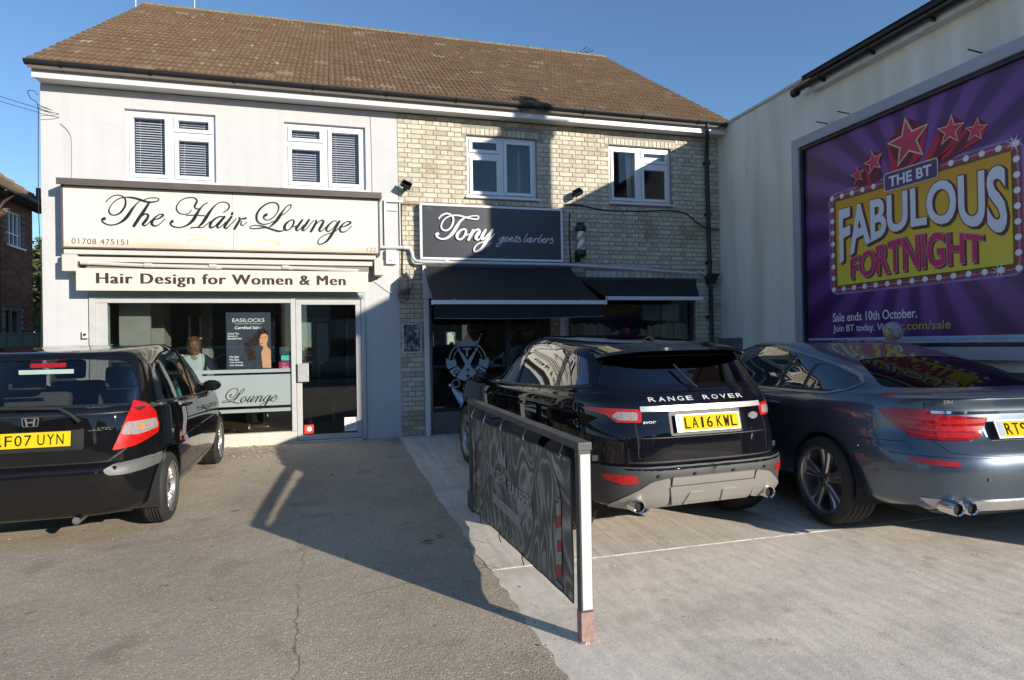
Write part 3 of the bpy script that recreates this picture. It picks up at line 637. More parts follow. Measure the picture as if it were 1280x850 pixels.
def tile_geo():
    v = []; f = []; N = 18; L = TGs+.05
    for i in range(N+1):
        u = -TWx/2+TWx*i/N; ph = (i/N*3) % 1; h = .022*abs(math.sin(math.pi*(i/N*3)))**.8
        v += [(u, 0, h+.034), (u, L, h+.006), (u, 0, h+.004)]
    for i in range(N): a = 3*i; b = a+3; f += [(a, b, b+1, a+1), (a+2, b+2, b, a)]
    return v, f
tv, tf = tile_geo()
# tile mesh in roof coordinates: u along eave, s up the slope, h off the slope
tm = MB(); tm.add([(u, s*math.cos(PITCH)-h*math.sin(PITCH), s*math.sin(PITCH)+h*math.cos(PITCH)) for u, s, h in tv], tf); tile_me = tm.mesh('roof_tile'); tile_me.materials.append(M_tile)
tile_me.polygons.foreach_set('use_smooth', [True]*len(tile_me.polygons)); tile_me.set_sharp_from_angle(angle=R(35))
cells = [(i, j) for j in range(nr_) for i in range(nx)]
def tpos(i, j): return roof_pt(BX0-.02+TWx*(i+.5), TGs*j-.02, .004)
cells.sort(key=lambda c: (tpos(*c)-Vector((0, -9.66, 1.47))).length)
rest = MB()
for k, (i, j) in enumerate(cells):
    P = tpos(i, j); P += Vector((random.uniform(-.003, .003), random.uniform(-.004, .004), random.uniform(-.001, .004))); rz = random.uniform(-.008, .008); rx = random.uniform(-.006, .006)
    if k < 300:
        o = bpy.data.objects.new('roof_tile', tile_me); COL.objects.link(o); o.parent = roof; o.location = P; o.rotation_euler = (rx, 0, rz)
    else:
        MM = Matrix.LocRotScale(P, Matrix.Rotation(rz, 3, 'Z').to_quaternion(), None)
        rest.add([MM @ Vector(q) for q in tile_me.vertices.foreach_get and [v.co for v in tile_me.vertices]], tf)
rt = rest.build('roof_tiles', M_tile, roof, smooth=35, fix=False, kind='stuff')
# ridge tiles and verge pointing
M_moss = piecemat('mossy_ridge_tile', [(0, (.20, .15, .09)), (.5, (.27, .21, .12)), (1, (.24, .21, .08))], .95, .8, 50, .3)
L = .42; n = int((BX1-BX0+.10)/L)
for i in range(n+1):
    x = BX0-.05+L*i; mb = MB(); pr = []
    x1 = min(x+L+.02, BX1+.05)
    for X, rr_ in ((x, .115), (x1, .105)):
        for k in range(9): t = math.pi*(k/8); pr.append((X, 4.9+rr_*1.15*math.cos(t), 8.70-.02+rr_*math.sin(t)*.8+random.uniform(-.002, .002)))
    mb.add(pr, [(k, k+1, 10+k, 9+k) for k in range(8)]+[tuple(range(9)), tuple(range(17, 8, -1))]); mb.build('ridge_tile', M_moss, roof, smooth=40, fix=False)
mb = MB()
for sx in (BX0-.025, BX1+.025):
    for j in range(nr_*2): 
        a = roof_pt(sx, TGs*.5*j, -.055); s_ = .06+random.uniform(-.008, .008)
        b = roof_pt(sx, TGs*.5*(j+1)-.004, -.055); mb.add([a+Vector((-.02, 0, 0)), a+Vector((.02, 0, 0)), b+Vector((.02, 0, 0)), b+Vector((-.02, 0, 0)), a+Vector((-.02, -.02, s_+.03)), a+Vector((.02, -.02, s_+.03)), b+Vector((.02, -.01, s_)), b+Vector((-.02, -.01, s_))],
               [(0, 3, 2, 1), (4, 5, 6, 7), (0, 1, 5, 4), (1, 2, 6, 5), (2, 3, 7, 6), (3, 0, 4, 7)])
mb.build('verge_pointing', M_moss, roof, fix=False, kind='stuff')
# downpipe with hopper ---------------------------------------------------
mb = MB(); r_ = .036
mb.tube([(6.14, -.305, 5.18), (6.14, -.305, 5.10), (6.27, -.09, 4.86), (6.28, -.06, 4.75), (6.30, -.06, 2.62)], r_, 12); mb.tube([(6.31, -.06, 2.44), (6.315, -.06, .10)], r_, 12)
for z in (4.6, 3.7, 2.85, 1.9, 1.0): mb.lathe([(.0, z-.03), (.045, z-.03), (.045, z+.03), (.0, z+.03)], (6.30, -.06, 0), 'z', 12); mb.box((6.23, -.025, z-.02), (6.37, .0, z+.02))
dp = mb.build('downpipe', M_blackpl, bld, smooth=True)
mb = MB(); mb.add([(6.20, -.16, 2.64), (6.42, -.16, 2.64), (6.42, 0, 2.64), (6.20, 0, 2.64), (6.25, -.12, 2.47), (6.37, -.12, 2.47), (6.37, 0, 2.47), (6.25, 0, 2.47)], [(0, 1, 5, 4), (1, 2, 6, 5), (2, 3, 7, 6), (3, 0, 4, 7), (4, 5, 6, 7)]); mb.box((6.19, -.17, 2.62), (6.43, .0, 2.65)); mb.build('hopper', M_blackpl, dp, bevel=.004)
M_wpipe = mat('white_plastic_pipe', (.56, .57, .58), .35, var=.04)
mb = MB(); mb.tube([(.62, -.04, 2.985), (1.02, -.05, 2.985), (1.08, -.06, 2.965), (1.105, -.07, 2.90), (1.12, -.08, 2.82), (1.16, -.10, 2.775), (1.24, -.14, 2.76), (3.6, -.15, 2.755), (4.9, -.12, 2.70), (6.15, -.08, 2.655), (6.22, -.08, 2.62)], .027, 10)
for x in (.98, 1.6, 3.75, 5.0, 6.0): mb.cyl((x, -.14, 2.76-(x-3.6)*.04 if x > 3.6 else 2.77), (x+.06, -.14, 2.76-(x-3.6)*.04 if x > 3.6 else 2.77), .034, 10) if x > 1.5 else mb.cyl((x, -.05, 2.985), (x+.07, -.05, 2.985), .034, 10)
mb.build('waste_pipe', M_wpipe, bld, smooth=True)

# ================================================================ RIGHT-HAND BUILDING WITH THE POSTER
WX = 6.53
rb = tag(empty('side_building', (WX, -4, 0)), 'long cream rendered building on the right carrying a large poster', 'building')
def render_mat():
    m, nt, b = newmat('cream_render'); b.inputs['Roughness'].default_value = .85
    g = nt.nodes.new('ShaderNodeNewGeometry'); n = nt.nodes.new('ShaderNodeTexNoise'); n.inputs['Scale'].default_value = .8; n.inputs['Detail'].default_value = 7; nt.links.new(g.outputs['Position'], n.inputs['Vector'])
    r = ramp(nt, n.outputs[0], [(.3, (.80, .79, .70)), (.7, (.88, .87, .78))])
    n2 = nt.nodes.new('ShaderNodeTexNoise'); n2.inputs['Scale'].default_value = 3; n2.inputs['Detail'].default_value = 6
    mp = nt.nodes.new('ShaderNodeMapping'); mp.inputs['Scale'].default_value = (1, 1, .12); nt.links.new(g.outputs['Position'], mp.inputs[0]); nt.links.new(mp.outputs[0], n2.inputs['Vector'])
    r2 = ramp(nt, n2.outputs[0], [(.35, (.80, .79, .75)), (.6, (1, 1, 1))]); nt.links.new(mix(nt, 1, r.outputs[0], r2.outputs[0], 'MULTIPLY'), b.inputs['Base Color'])
    n3 = nt.nodes.new('ShaderNodeTexNoise'); n3.inputs['Scale'].default_value = 130; nt.links.new(g.outputs['Position'], n3.inputs['Vector'])
    bp = nt.nodes.new('ShaderNodeBump'); bp.inputs['Strength'].default_value = .4; bp.inputs['Distance'].default_value = .004; nt.links.new(n3.outputs[0], bp.inputs['Height']); nt.links.new(bp.outputs[0], b.inputs['Normal']); return m
M_rend = render_mat()
mb = MB(); mb.box((WX, -2.36, -.2), (14, -.02, 5.20)); mb.box((WX, -9.3, -.2), (14, -2.362, 5.06)); mb.build('wall', M_rend, rb)
mb = MB(); mb.box((WX-.006, -9.2, .0), (WX+.01, -2.5, 1.10)); mb.build('dark_plinth', mat('dark_green_plinth', (.10, .11, .09), .8, var=.2), rb)
mb = MB(); mb.box((WX-.035, -2.40, 5.202), (14, .0, 5.245)); mb.build('coping', mat('coping_stone', (.55, .54, .49), .8), rb, bevel=.006)
mb = MB(); mb.box((6.40, -9.4, 4.93), (6.425, -2.40, 5.06)); mb.box((6.427, -9.38, 4.935), (WX-.002, -2.40, 4.95)); mb.build('fascia_board', mat('off_white_fascia', (.62, .62, .60), .5), rb)
g = gutter('gutter', (6.345, -9.5, 5.03), (6.345, -2.22, 5.045), rb, r=.06, brk=9)
mb = MB(); mb.lathe([(.0, 0), (.05, 0), (.062, .02), (.062, .09), (.05, .10), (0, .10)], (6.345, -2.25, 5.0), 'y', 14); mb.build('gutter_end', M_blackpl, g, smooth=True)
tq = math.tan(R(22)); mb = MB(); mb.add([(6.30, -9.45, 5.085), (6.30, -2.38, 5.085), (10.4, -2.38, 5.085+4.1*tq), (10.4, -9.45, 5.085+4.1*tq), (14.4, -9.45, 5.085), (14.4, -2.38, 5.085), (6.30, -9.45, 5.13), (6.30, -2.38, 5.13), (10.4, -2.38, 5.15+4.1*tq), (10.4, -9.45, 5.15+4.1*tq), (14.4, -9.45, 5.13), (14.4, -2.38, 5.13)],
  [(0, 1, 2, 3), (3, 2, 5, 4), (6, 9, 8, 7), (9, 10, 11, 8), (0, 6, 7, 1), (5, 11, 10, 4), (1, 7, 8, 2), (2, 8, 11, 5), (0, 3, 9, 6), (3, 4, 10, 9)]); rf = mb.build('roof', mat('slate_roof', (.035, .033, .032), .8, var=.3, scale=20), rb)
M_slate = piecemat('roof_slate', [(0, (.03, .03, .03)), (1, (.06, .055, .05))], .8)
for i in range(27): mb = MB(); y = -9.4+i*.26; mb.box((6.285, y, 5.131+random.uniform(0, .004)), (6.50, y+.25, 5.146+.0)); mb.build('eaves_slate', M_slate, rf)
ch = MB(); M_chb = mat('chimney_brick', (.30, .17, .11), .9, var=.2)
ch.box((7.2, -7.37, 5.3), (7.8, -6.52, 7.15)); ch.box((7.16, -7.41, 7.15), (7.84, -6.48, 7.30)); ch = ch.build('chimney', M_chb, rf)
mb = MB()
for y in (-7.17, -6.75): mb.lathe([(.12, 7.302), (.11, 7.8), (.13, 7.82), (.13, 7.88), (.10, 7.88)], (7.5, y, 0), 'z', 14)
mb.build('chimney_pots', mat('terracotta', (.35, .15, .08), .85), ch, smooth=True)
mb = MB(); mb.box((6.36, -.62, 1.20), (6.528, -.16, 1.50)); mb.box((6.35, -.63, 1.50), (6.528, -.15, 1.52)); tag(mb.build('meter_box', mat('meter_box_grey', (.13, .13, .13), .6), bevel=.005), 'dark grey meter box on the cream wall behind the parked cars', 'meter box')
# ---- the hoarding
ho = tag(empty('poster_hoarding', (6.4, -5, 2.8)), 'large purple poster reading THE BT FABULOUS FORTNIGHT in a grey frame', 'hoarding')
M_grey = mat('grey_hoarding_frame', (.36, .38, .42), .4, var=.05)
U0, U1, V0, V1 = 2.06, 8.20, 1.225, 4.345
fb = lambda X: (lambda u, v, d: Vector((X-d, -u, v)))
def frame_u(mb, u0, u1, v0, v1, xa, xb, t):
    mb.box((xa, -u1, v0), (xb, -u0, v0+t)); mb.box((xa, -u1, v1-t), (xb, -u0, v1)); mb.box((xa, -u0-t, v0+t), (xb, -u0, v1-t)); mb.box((xa, -u1, v0+t), (xb, -u1+t, v1-t))
mb = MB(); frame_u(mb, U0, U1, V0, V1, 6.37, 6.52, .135); mb.build('frame', M_grey, ho, bevel=.005)
mb = MB(); frame_u(mb, U0+.136, U1-.136, V0+.136, V1-.136, 6.40, 6.50, .045); mb.build('inner_frame', M_blackpl, ho)
def rays():
    m, nt, b = newmat('purple_ray_print'); b.inputs['Roughness'].default_value = .35
    g = nt.nodes.new('ShaderNodeNewGeometry'); sp = nt.nodes.new('ShaderNodeSeparateXYZ'); nt.links.new(g.outputs['Position'], sp.inputs[0])
    def mth(op, a, b_=None, v=None):
        n = nt.nodes.new('ShaderNodeMath'); n.operation = op; nt.links.new(a, n.inputs[0])
        if b_ is not None: nt.links.new(b_, n.inputs[1])
        if v is not None: n.inputs[1].default_value = v
        return n.outputs[0]
    du = mth('ADD', sp.outputs[1], v=3.95); dv = mth('ADD', sp.outputs[2], v=-3.0)
    an = mth('ARCTAN2', dv, du); si = mth('SINE', mth('MULTIPLY', an, v=21)); 
    nz = nt.nodes.new('ShaderNodeTexNoise'); nz.inputs['Scale'].default_value = .9; nt.links.new(g.outputs['Position'], nz.inputs['Vector'])
    r = ramp(nt, mth('ADD', mth('MULTIPLY', si, v=.5), v=.5), [(.2, (.065, .016, .095)), (.8, (.15, .048, .205))])
    rad = mth('SQRT', mth('ADD', mth('MULTIPLY', du, du), mth('MULTIPLY', dv, dv)))
    rr_ = ramp(nt, mth('DIVIDE', rad, v=3.2), [(.30, (1.25, 1.2, 1.5)), (.62, (.75, .68, .8)), (.95, (.75, .45, .45))])
    nt.links.new(mix(nt, 1, r.outputs[0], rr_.outputs[0], 'MULTIPLY'), b.inputs['Base Color']); return m
pu0, pu1, pv0, pv1 = U0+.182, U1-.182, V0+.182, V1-.182
mb = MB(); mb.box((6.44, -pu1, pv0), (6.50, -pu0, pv1)); po = mb.build('poster', rays(), ho)
XP = 6.4395
def flat(name, poly, m, d, t=.0015, par=po): mb = MB(); mb.prism(poly, fb(XP), d, d+t); return mb.build(name, m, par)
flat('caption_strip', [(pu0+.0, pv0), (pu1, pv0), (pu1, pv0+.075), (pu0, pv0+.075)], mat('pale_blue_strip', (.36, .46, .62), .5), .0005)
M_wh = mat('poster_white', (.80, .80, .86), .5, var=.02); M_tiny = mat('tiny_print', (.12, .16, .26), .6)
for k in range(4): fit_text('small_print', ('Sale ends 10th October. New customers. 12 month contract.', 'See bt.com/sale for details. Subject to availability.', 'Terms and conditions apply. Prices may change.', 'Check your postcode at bt.com before ordering.')[k], M_tiny, po, lambda u, v, d, k=k: fb(XP)(3.2+k*1.12+u, pv0+.028+v, .0022+d*.4), 1.0, .022)
def rrect(u0, u1, v0, v1, r, n=6):
    P = []
    for cx, cy, a in ((u1-r, v1-r, 0), (u0+r, v1-r, 90), (u0+r, v0+r, 180), (u1-r, v0+r, 270)):
        for k in range(n+1): P.append((cx+r*math.cos(R(a+90*k/n)), cy+r*math.sin(R(a+90*k/n))))
    return P
fu0, fu1, fv0, fv1 = 2.70, 5.16, 2.085, 3.40
def glow():
    m, nt, b = newmat('violet_halo_print'); b.inputs['Roughness'].default_value = .4; n = noise_node(nt, 5, 4); r = ramp(nt, n.outputs[0], [(.3, (.20, .14, .42)), (.7, (.30, .24, .55))]); nt.links.new(r.outputs[0], b.inputs['Base Color']); return m
flat('halo', rrect(fu0-.025, fu1+.025, fv0-.025, fv1+.025, .14), glow(), .0003)
flat('bulb_border', rrect(fu0, fu1, fv0, fv1, .12), mat('border_red', (.34, .05, .09), .5), .002)
flat('border_line', rrect(fu0+.03, fu1-.03, fv0+.03, fv1-.03, .10), mat('border_pale', (.42, .26, .30), .5), .004)
flat('border_band', rrect(fu0+.045, fu1-.045, fv0+.045, fv1-.045, .09), mat('border_red2', (.36, .05, .08), .5), .006)
def yel():
    m, nt, b = newmat('gold_print'); b.inputs['Roughness'].default_value = .45
    g = nt.nodes.new('ShaderNodeNewGeometry'); sp = nt.nodes.new('ShaderNodeSeparateXYZ'); nt.links.new(g.outputs['Position'], sp.inputs[0]); mr = nt.nodes.new('ShaderNodeMapRange'); mr.inputs[1].default_value = 2.2; mr.inputs[2].default_value = 3.3; nt.links.new(sp.outputs[2], mr.inputs[0])
    r = ramp(nt, mr.outputs[0], [(.0, (.80, .64, .06)), (.5, (.82, .50, .03)), (1, (.70, .34, .02))]); nt.links.new(r.outputs[0], b.inputs['Base Color']); return m
flat('panel_edge', rrect(2.79, 5.09, 2.155, 3.32, .02), mat('panel_edge_brown', (.16, .09, .02), .5), .008)
flat('gold_panel', rrect(2.815, 5.065, 2.18, 3.295, .02), yel(), .010)
M_bulb = mat('bulb_white', (.85, .82, .88), .3, var=.02)
bulbs = []
nu, nv = 15, 8
for k in range(nu): bulbs += [(fu0+.045+(fu1-fu0-.09)*(k+.0)/(nu-1), v) for v in (fv0+.045, fv1-.045)]
for k in range(1, nv): bulbs += [(u, fv0+.045+(fv1-fv0-.09)*k/nv) for u in (fu0+.045, fu1-.045)]
bulbs = [b_ for b_ in bulbs if not (3.56 < b_[0] < 4.33 and b_[1] > 3.3)]
bme = None
for u, v in bulbs:
    if bme is None:
        q = MB(); q.lathe([(.034, .0), (.030, -.003), (0, -.004)], (0, 0, 0), 'x', 14); bme = q.mesh('printed_bulb'); bme.materials.append(M_bulb)
    o = bpy.data.objects.new('printed_bulb', bme); COL.objects.link(o); o.parent = po; o.matrix_parent_inverse = winv(po); o.location = (XP-.010, -u, v)
def bright(u, v, r):
    for k in range(4):
        a = R(20+45*k); flat('sparkle', [(u+r*math.cos(a), v+r*math.sin(a)), (u-.008*math.sin(a), v+.008*math.cos(a)), (u-r*math.cos(a), v-r*math.sin(a)), (u+.008*math.sin(a), v-.008*math.cos(a))], M_bulb, .0146+.0004*k, .0003)
bright(5.10, 3.36, .09); bright(4.93, 2.13, .08)
M_shad = mat('letter_shadow_print', (.13, .05, .04), .6); M_mag = mat('magenta_print', (.62, .025, .14), .5); M_magd = mat('dark_crimson_print', (.18, .01, .05), .5)
# stars with trailing blocks
M_star = mat('star_crimson', (.62, .03, .10), .45, var=.3, scale=3); M_gold = mat('star_gold', (.72, .56, .34), .5); M_ray = mat('trail_red', (.52, .015, .06), .5, var=.15, scale=4); M_rayd = mat('trail_dark', (.16, .005, .03), .5)
for (u, v, r, rot) in ((3.18, 3.56, .115, 97), (3.425, 3.66, .155, 100), (3.915, 3.76, .30, 96), (4.44, 3.71, .17, 84), (4.72, 3.62, .13, 80)):
    base = (3.72+(u-3.95)*.55, 3.36)
    for k in range(5):
        a = R(rot+72*k); b2 = R(rot+72*k+144) 
        p1 = (u+r*.95*math.cos(a), v+r*.95*math.sin(a)); p2 = (u+r*.95*math.cos(R(rot+72*k+72)), v+r*.95*math.sin(R(rot+72*k+72)))
        tri = [p1, p2, (base[0]+.22*(p2[0]-u)/r, 3.36), (base[0]+.22*(p1[0]-u)/r, 3.36)]
        bu = base[0]+(u-base[0])*.35; tri = [p1, p2, (bu+.10*(p2[0]-u)/r, 3.40), (bu+.10*(p1[0]-u)/r, 3.40)] if abs(p2[0]-p1[0]) > .01 else [p1, p2, (bu, 3.40)]
        flat('star_trail', tri, M_ray if k % 2 else M_rayd, .0024+.0003*k+r*.004, .0002)
for (u, v, r, rot) in ((3.18, 3.56, .115, 97), (3.425, 3.66, .155, 100), (3.915, 3.76, .30, 96), (4.44, 3.71, .17, 84), (4.72, 3.62, .13, 80)):
    flat('star_outline', star_pts(u, v, r, r*.42, rot) if True else [(u, v)], M_gold, .006); flat('star', star_pts(u, v, r*.84, r*.34, rot), M_star, .008)
flat('title_tab_edge', rrect(3.585, 4.30, 3.235, 3.465, .03), M_gold, .0185); flat('title_tab', rrect(3.60, 4.285, 3.25, 3.45, .025), mat('tab_purple', (.10, .04, .17), .4), .0205)
fit_text('title', 'THE BT', M_wh, po, lambda u, v, d: fb(XP)(3.66+u, 3.285+v, .0225+d), .56, .125, bold=.025)
def fab(off, e=0):
    def w(u, q):
        U = 2.865+u*2.155; top = 3.185+.015*math.sin(u*3.1); bot = 2.745-.245*(U-3.95)**2; return (U+off, bot-e+(top-bot+2*e)*q-abs(off)*.6)
    return w
XB = lambda d0: (lambda u, v, d: fb(XP)(u, v, d0+d))
fit_text('headline_shadow', 'FABULOUS', M_shad, po, XB(.0125), 1, 1, .001, bold=.045, warp=fab(.028, .02))
fit_text('headline_edge', 'FABULOUS', M_magd, po, XB(.0145), 1, 1, .001, bold=.045, warp=fab(.0, .012))
fit_text('headline', 'FABULOUS', M_wh, po, XB(.0165), 1, 1, .001, bold=.028, warp=fab(0))
def frt(off, e=0):
    def w(u, q):
        U = 3.04+u*1.74; top = 2.655-.205*(U-3.93)**2; bot = 2.245+.01*math.sin(u*3.1); return (U+off, bot-e+(top-bot+2*e)*q-abs(off)*.6)
    return w
fit_text('second_line_shadow', 'FORTNIGHT', M_shad, po, XB(.0125), 1, 1, .001, bold=.045, warp=frt(.022, .018))
fit_text('second_line_edge', 'FORTNIGHT', mat('line_edge_pale', (.55, .38, .36), .5), po, XB(.0145), 1, 1, .001, bold=.045, warp=frt(0, .010))
fit_text('second_line', 'FORTNIGHT', M_mag, po, XB(.0165), 1, 1, .001, bold=.028, warp=frt(0))
fit_text('caption', 'Sale ends 10th October.', M_wh, po, lambda u, v, d: fb(XP)(2.71+u, 1.70+v, .001+d), 1.27, .115, bold=.006)
fit_text('caption', 'Join BT today. Visit', M_wh, po, lambda u, v, d: fb(XP)(2.71+u, 1.54+v, .001+d), .92, .115, bold=.006)
fit_text('web_address', 'bt.com/sale', mat('mustard_print', (.50, .42, .05), .5), po, lambda u, v, d: fb(XP)(3.68+u, 1.56+v, .001+d), .71, .10, bold=.006)
for u in (2.62, 3.0, 4.75): mb = MB(); mb.cyl((6.50, -u, 4.42), (6.30, -u-.01, 4.43), .008, 6); mb.build('fixing_pin', M_blackpl, ho)

# ================================================================ NEIGHBOUR HOUSE, ALLEY, TREES (left)
nb = tag(empty('brick_house', (-10.9, 7, 0)), 'red brick house with a hipped tile roof behind the left corner', 'house')
def redbrick():
    m, nt, b = newmat('red_brick'); b.inputs['Roughness'].default_value = .9
    g = nt.nodes.new('ShaderNodeNewGeometry'); mp = nt.nodes.new('ShaderNodeMapping'); mp.inputs['Rotation'].default_value = (R(90), 0, R(90)); nt.links.new(g.outputs['Position'], mp.inputs[0])
    n = nt.nodes.new('ShaderNodeTexNoise'); n.inputs['Scale'].default_value = 5; n.inputs['Detail'].default_value = 5; nt.links.new(g.outputs['Position'], n.inputs['Vector'])
    r = ramp(nt, n.outputs[0], [(.3, (.26, .10, .055)), (.7, (.40, .17, .09))]); nt.links.new(r.outputs[0], b.inputs['Base Color']); return m
M_rb = redbrick(); M_nm = mat('lime_mortar', (.26, .22, .18), .95)
NX, NY0, NY1, NZ = -7.9, 4.5, 9.95, 5.35
mb = MB(); NH = [(8.62, 9.42, 4.20, 5.08), (8.5, 9.3, 1.6, 2.6)]
# side wall facing the alley, laid in real courses
mb.box((-14, NY0, -.2), (NX-.25, NY1, NZ)); mb.build('inner_wall', mat('inner_dark', (.03, .03, .03), .9), nb)
q = MB(); wall_holes(q, NY0, NY1, -.2, NZ, NH, 0, .23); q.v = [(NX-y, x, z) for x, y, z in q.v]; w_ = q.build('wall', M_nm, nb)
q = MB()
for r_ in range(72):
    z = r_*.075+.005
    y = NY0-(r_ % 2)*.1125
    while y < NY1:
        a, b2 = max(y+.005, NY0), min(y+.22, NY1)
        if b2-a > .04 and z < NZ-.07 and not any(a < h[1] and b2 > h[0] and z+.065 > h[2] and z < h[3] for h in NH) and (z > 1.2): q.box((NX-.002, a, z), (NX+.010, b2, z+.065))
        y += .225
q.build('brickwork', piecemat('red_brick_piece', [(0, (.14, .055, .032)), (.5, (.21, .085, .048)), (1, (.28, .12, .07))], .9, .4, 60), w_, fix=False, kind='stuff')
mb = MB()
for (a, b2, c, d) in NH[:1]:
    for y0 in (a, a+.2, a+.4, a+.6): mb.box((NX-.10, y0+.0, c), (NX-.04, y0+.045, d))
    mb.box((NX-.10, b2-.045, c), (NX-.04, b2, d)); mb.box((NX-.098, a, c), (NX-.042, b2, c+.045)); mb.box((NX-.098, a, d-.045), (NX-.042, b2, d)); mb.box((NX-.097, a, c+.3), (NX-.043, b2, c+.34)); mb.box((NX-.05, a-.05, c-.05), (NX+.07, b2+.05, c-.002))
wn_ = mb.build('window', M_upvc, nb); mb = MB(); mb.box((NX-.08, NH[0][0], NH[0][2]), (NX-.075, NH[0][1], NH[0][3])); mb.build('pane', M_glass, wn_)
mb = MB()
for (a, b2, c, d) in NH[1:]:
    for y0 in (a, a+.37): mb.box((NX-.10, y0, c), (NX-.04, y0+.04, d))
    mb.box((NX-.098, a, c), (NX-.042, b2, c+.04)); mb.box((NX-.098, a, d-.04), (NX-.042, b2, d)); mb.box((NX-.10, b2-.04, c), (NX-.04, b2, d))
mb.build('window', mat('grey_window', (.25, .25, .26), .5), nb)
E_ = .34; tz = math.tan(R(40)); hx = NX+E_; hw = 3.3
rdg = [( -11.2, NY1+E_-hw*1.0, 5.42+hw*tz), (-11.2, NY0-E_, 5.42+hw*tz)]
mb = MB(); mb.add([(hx, NY0-E_, 5.42), (hx, NY1+E_, 5.42), (-14.5, NY1+E_, 5.42), (-14.5, NY0-E_, 5.42), rdg[0], rdg[1]], [(0, 1, 4, 5), (1, 2, 4), (2, 3, 5, 4), (0, 5, 3), (0, 3, 2, 1)])
nr = mb.build('roof', mat('brown_tile_base', (.10, .06, .04), .9, var=.3, scale=14), nb)
mb = MB(); n_ = 12
for r_ in range(n_):
    t0, t1 = r_/n_, (r_+1)/n_; x0_ = hx-hw*1.1*t0*1.0; x0_ = hx+(-11.2-hx)*t0; x1_ = hx+(-11.2-hx)*t1; z0_ = 5.42+hw*tz*t0; z1_ = 5.42+hw*tz*t1; ya = NY0-E_; ybk = NY1+E_-hw*t0; ybk1 = NY1+E_-hw*t1
    y = ya
    while y < ybk-.05:
        y1 = min(y+.22, ybk); mb.add([(x0_, y+.006, z0_+.045), (x0_, y1-.006, z0_+.045), (x1_, min(y1-.006, max(ybk1, y)), z1_+.02), (x1_, min(y+.006, ybk1), z1_+.02), (x0_, y+.006, z0_+.0), (x0_, y1-.006, z0_+.0)], [(0, 1, 2, 3), (4, 5, 1, 0)]); y += .22
mb.build('roof_tiles', M_tile, nr, fix=False, kind='stuff')
mb = MB()
for k in range(22):
    t = k/22; P0 = Vector((hx, NY1+E_, 5.44)).lerp(Vector(rdg[0]), t); P1 = Vector((hx, NY1+E_, 5.44)).lerp(Vector(rdg[0]), t+1/22); mb.cyl(P0+Vector((0, 0, .02)), P1+Vector((0, 0, .0)), .085, 7, .07)
mb.build('hip_tiles', M_tile, nr, smooth=True, kind='stuff')
mb = MB(); mb.box((NX+.01, NY0-.3, 5.30), (hx-.02, NY1+E_-.02, 5.42)); mb.build('soffit', mat('dark_soffit', (.05, .04, .035), .8), nb)
gutter('gutter', (hx+.05, NY0-.4, 5.40), (hx+.05, NY1+E_+.05, 5.39), nb, m=mat('dull_green_gutter', (.045, .055, .035), .6), brk=6)
mb = MB(); mb.tube([(hx+.04, 8.15, 5.36), (NX+.14, 8.15, 5.15), (NX+.05, 8.12, 4.95), (NX+.05, 8.12, .1)], .035, 8); mb.build('downpipe', mat('rust_black_pipe', (.04, .03, .025), .6), nb, smooth=True)
mb = MB(); mb.box((-8.6, 9.2, 5.5), (-8.2, 9.6, 6.4)); mb.build('soil_stack', mat('stack', (.06, .05, .05), .8), nb) if False else None
mb = MB(); mb.cyl((NX+.12, 10.05, 5.3), (NX+.12, 10.05, 5.95), .06, 10); mb.build('vent_pipe', M_blackpl, nb, smooth=True)
# lower brick wing and the teal fence across the alley
lw = MB(); lw.box((-8.0, 10.6, -.2), (-6.6, 13, 3.1)); lw = tag(lw.build('garden_outbuilding', M_rb), 'low dark red brick outbuilding at the end of the alley', 'outbuilding'); mb = MB(); mb.add([(-8.2, 10.4, 3.1), (-6.4, 10.4, 2.6), (-6.4, 13.1, 2.6), (-8.2, 13.1, 3.1), (-8.2, 10.4, 3.2), (-6.4, 10.4, 2.7), (-6.4, 13.1, 2.7), (-8.2, 13.1, 3.2)], [(0, 3, 2, 1), (4, 5, 6, 7), (0, 1, 5, 4), (1, 2, 6, 5), (2, 3, 7, 6), (3, 0, 4, 7)]); mb.build('roof', bpy.data.materials['brown_tile_base'], lw)
fe = tag(empty('teal_fence', (-6, 6, 0)), 'dark teal boarded fence closing the alley between the houses', 'fence')
M_teals = piecemat('teal_board', [(0, (.035, .085, .085)), (1, (.05, .11, .105))], .7)
for k in range(27): mb = MB(); x = -7.85+.15*k; mb.box((x, 6.0+.012*(k % 2), gz(0)), (x+.148, 6.02+.012*(k % 2), 1.88)); mb.build('board', M_teals, fe, fix=False)
mb = MB(); mb.box((-7.86, 5.99, 1.885), (-3.8, 6.045, 1.92)); mb.build('rail', M_teals, fe)
mb = MB(); mb.cyl((-6.15, 9.2, 1.0), (-6.15, 9.2, 3.6), .022, 6); mb.cyl((-6.28, 9.2, 3.55), (-6.05, 9.2, 3.62), .02, 6); tag(mb.build('washing_post', mat('galvanised', (.45, .45, .45), .5), smooth=True), 'thin pale post standing behind the fence by the white corner', 'post')
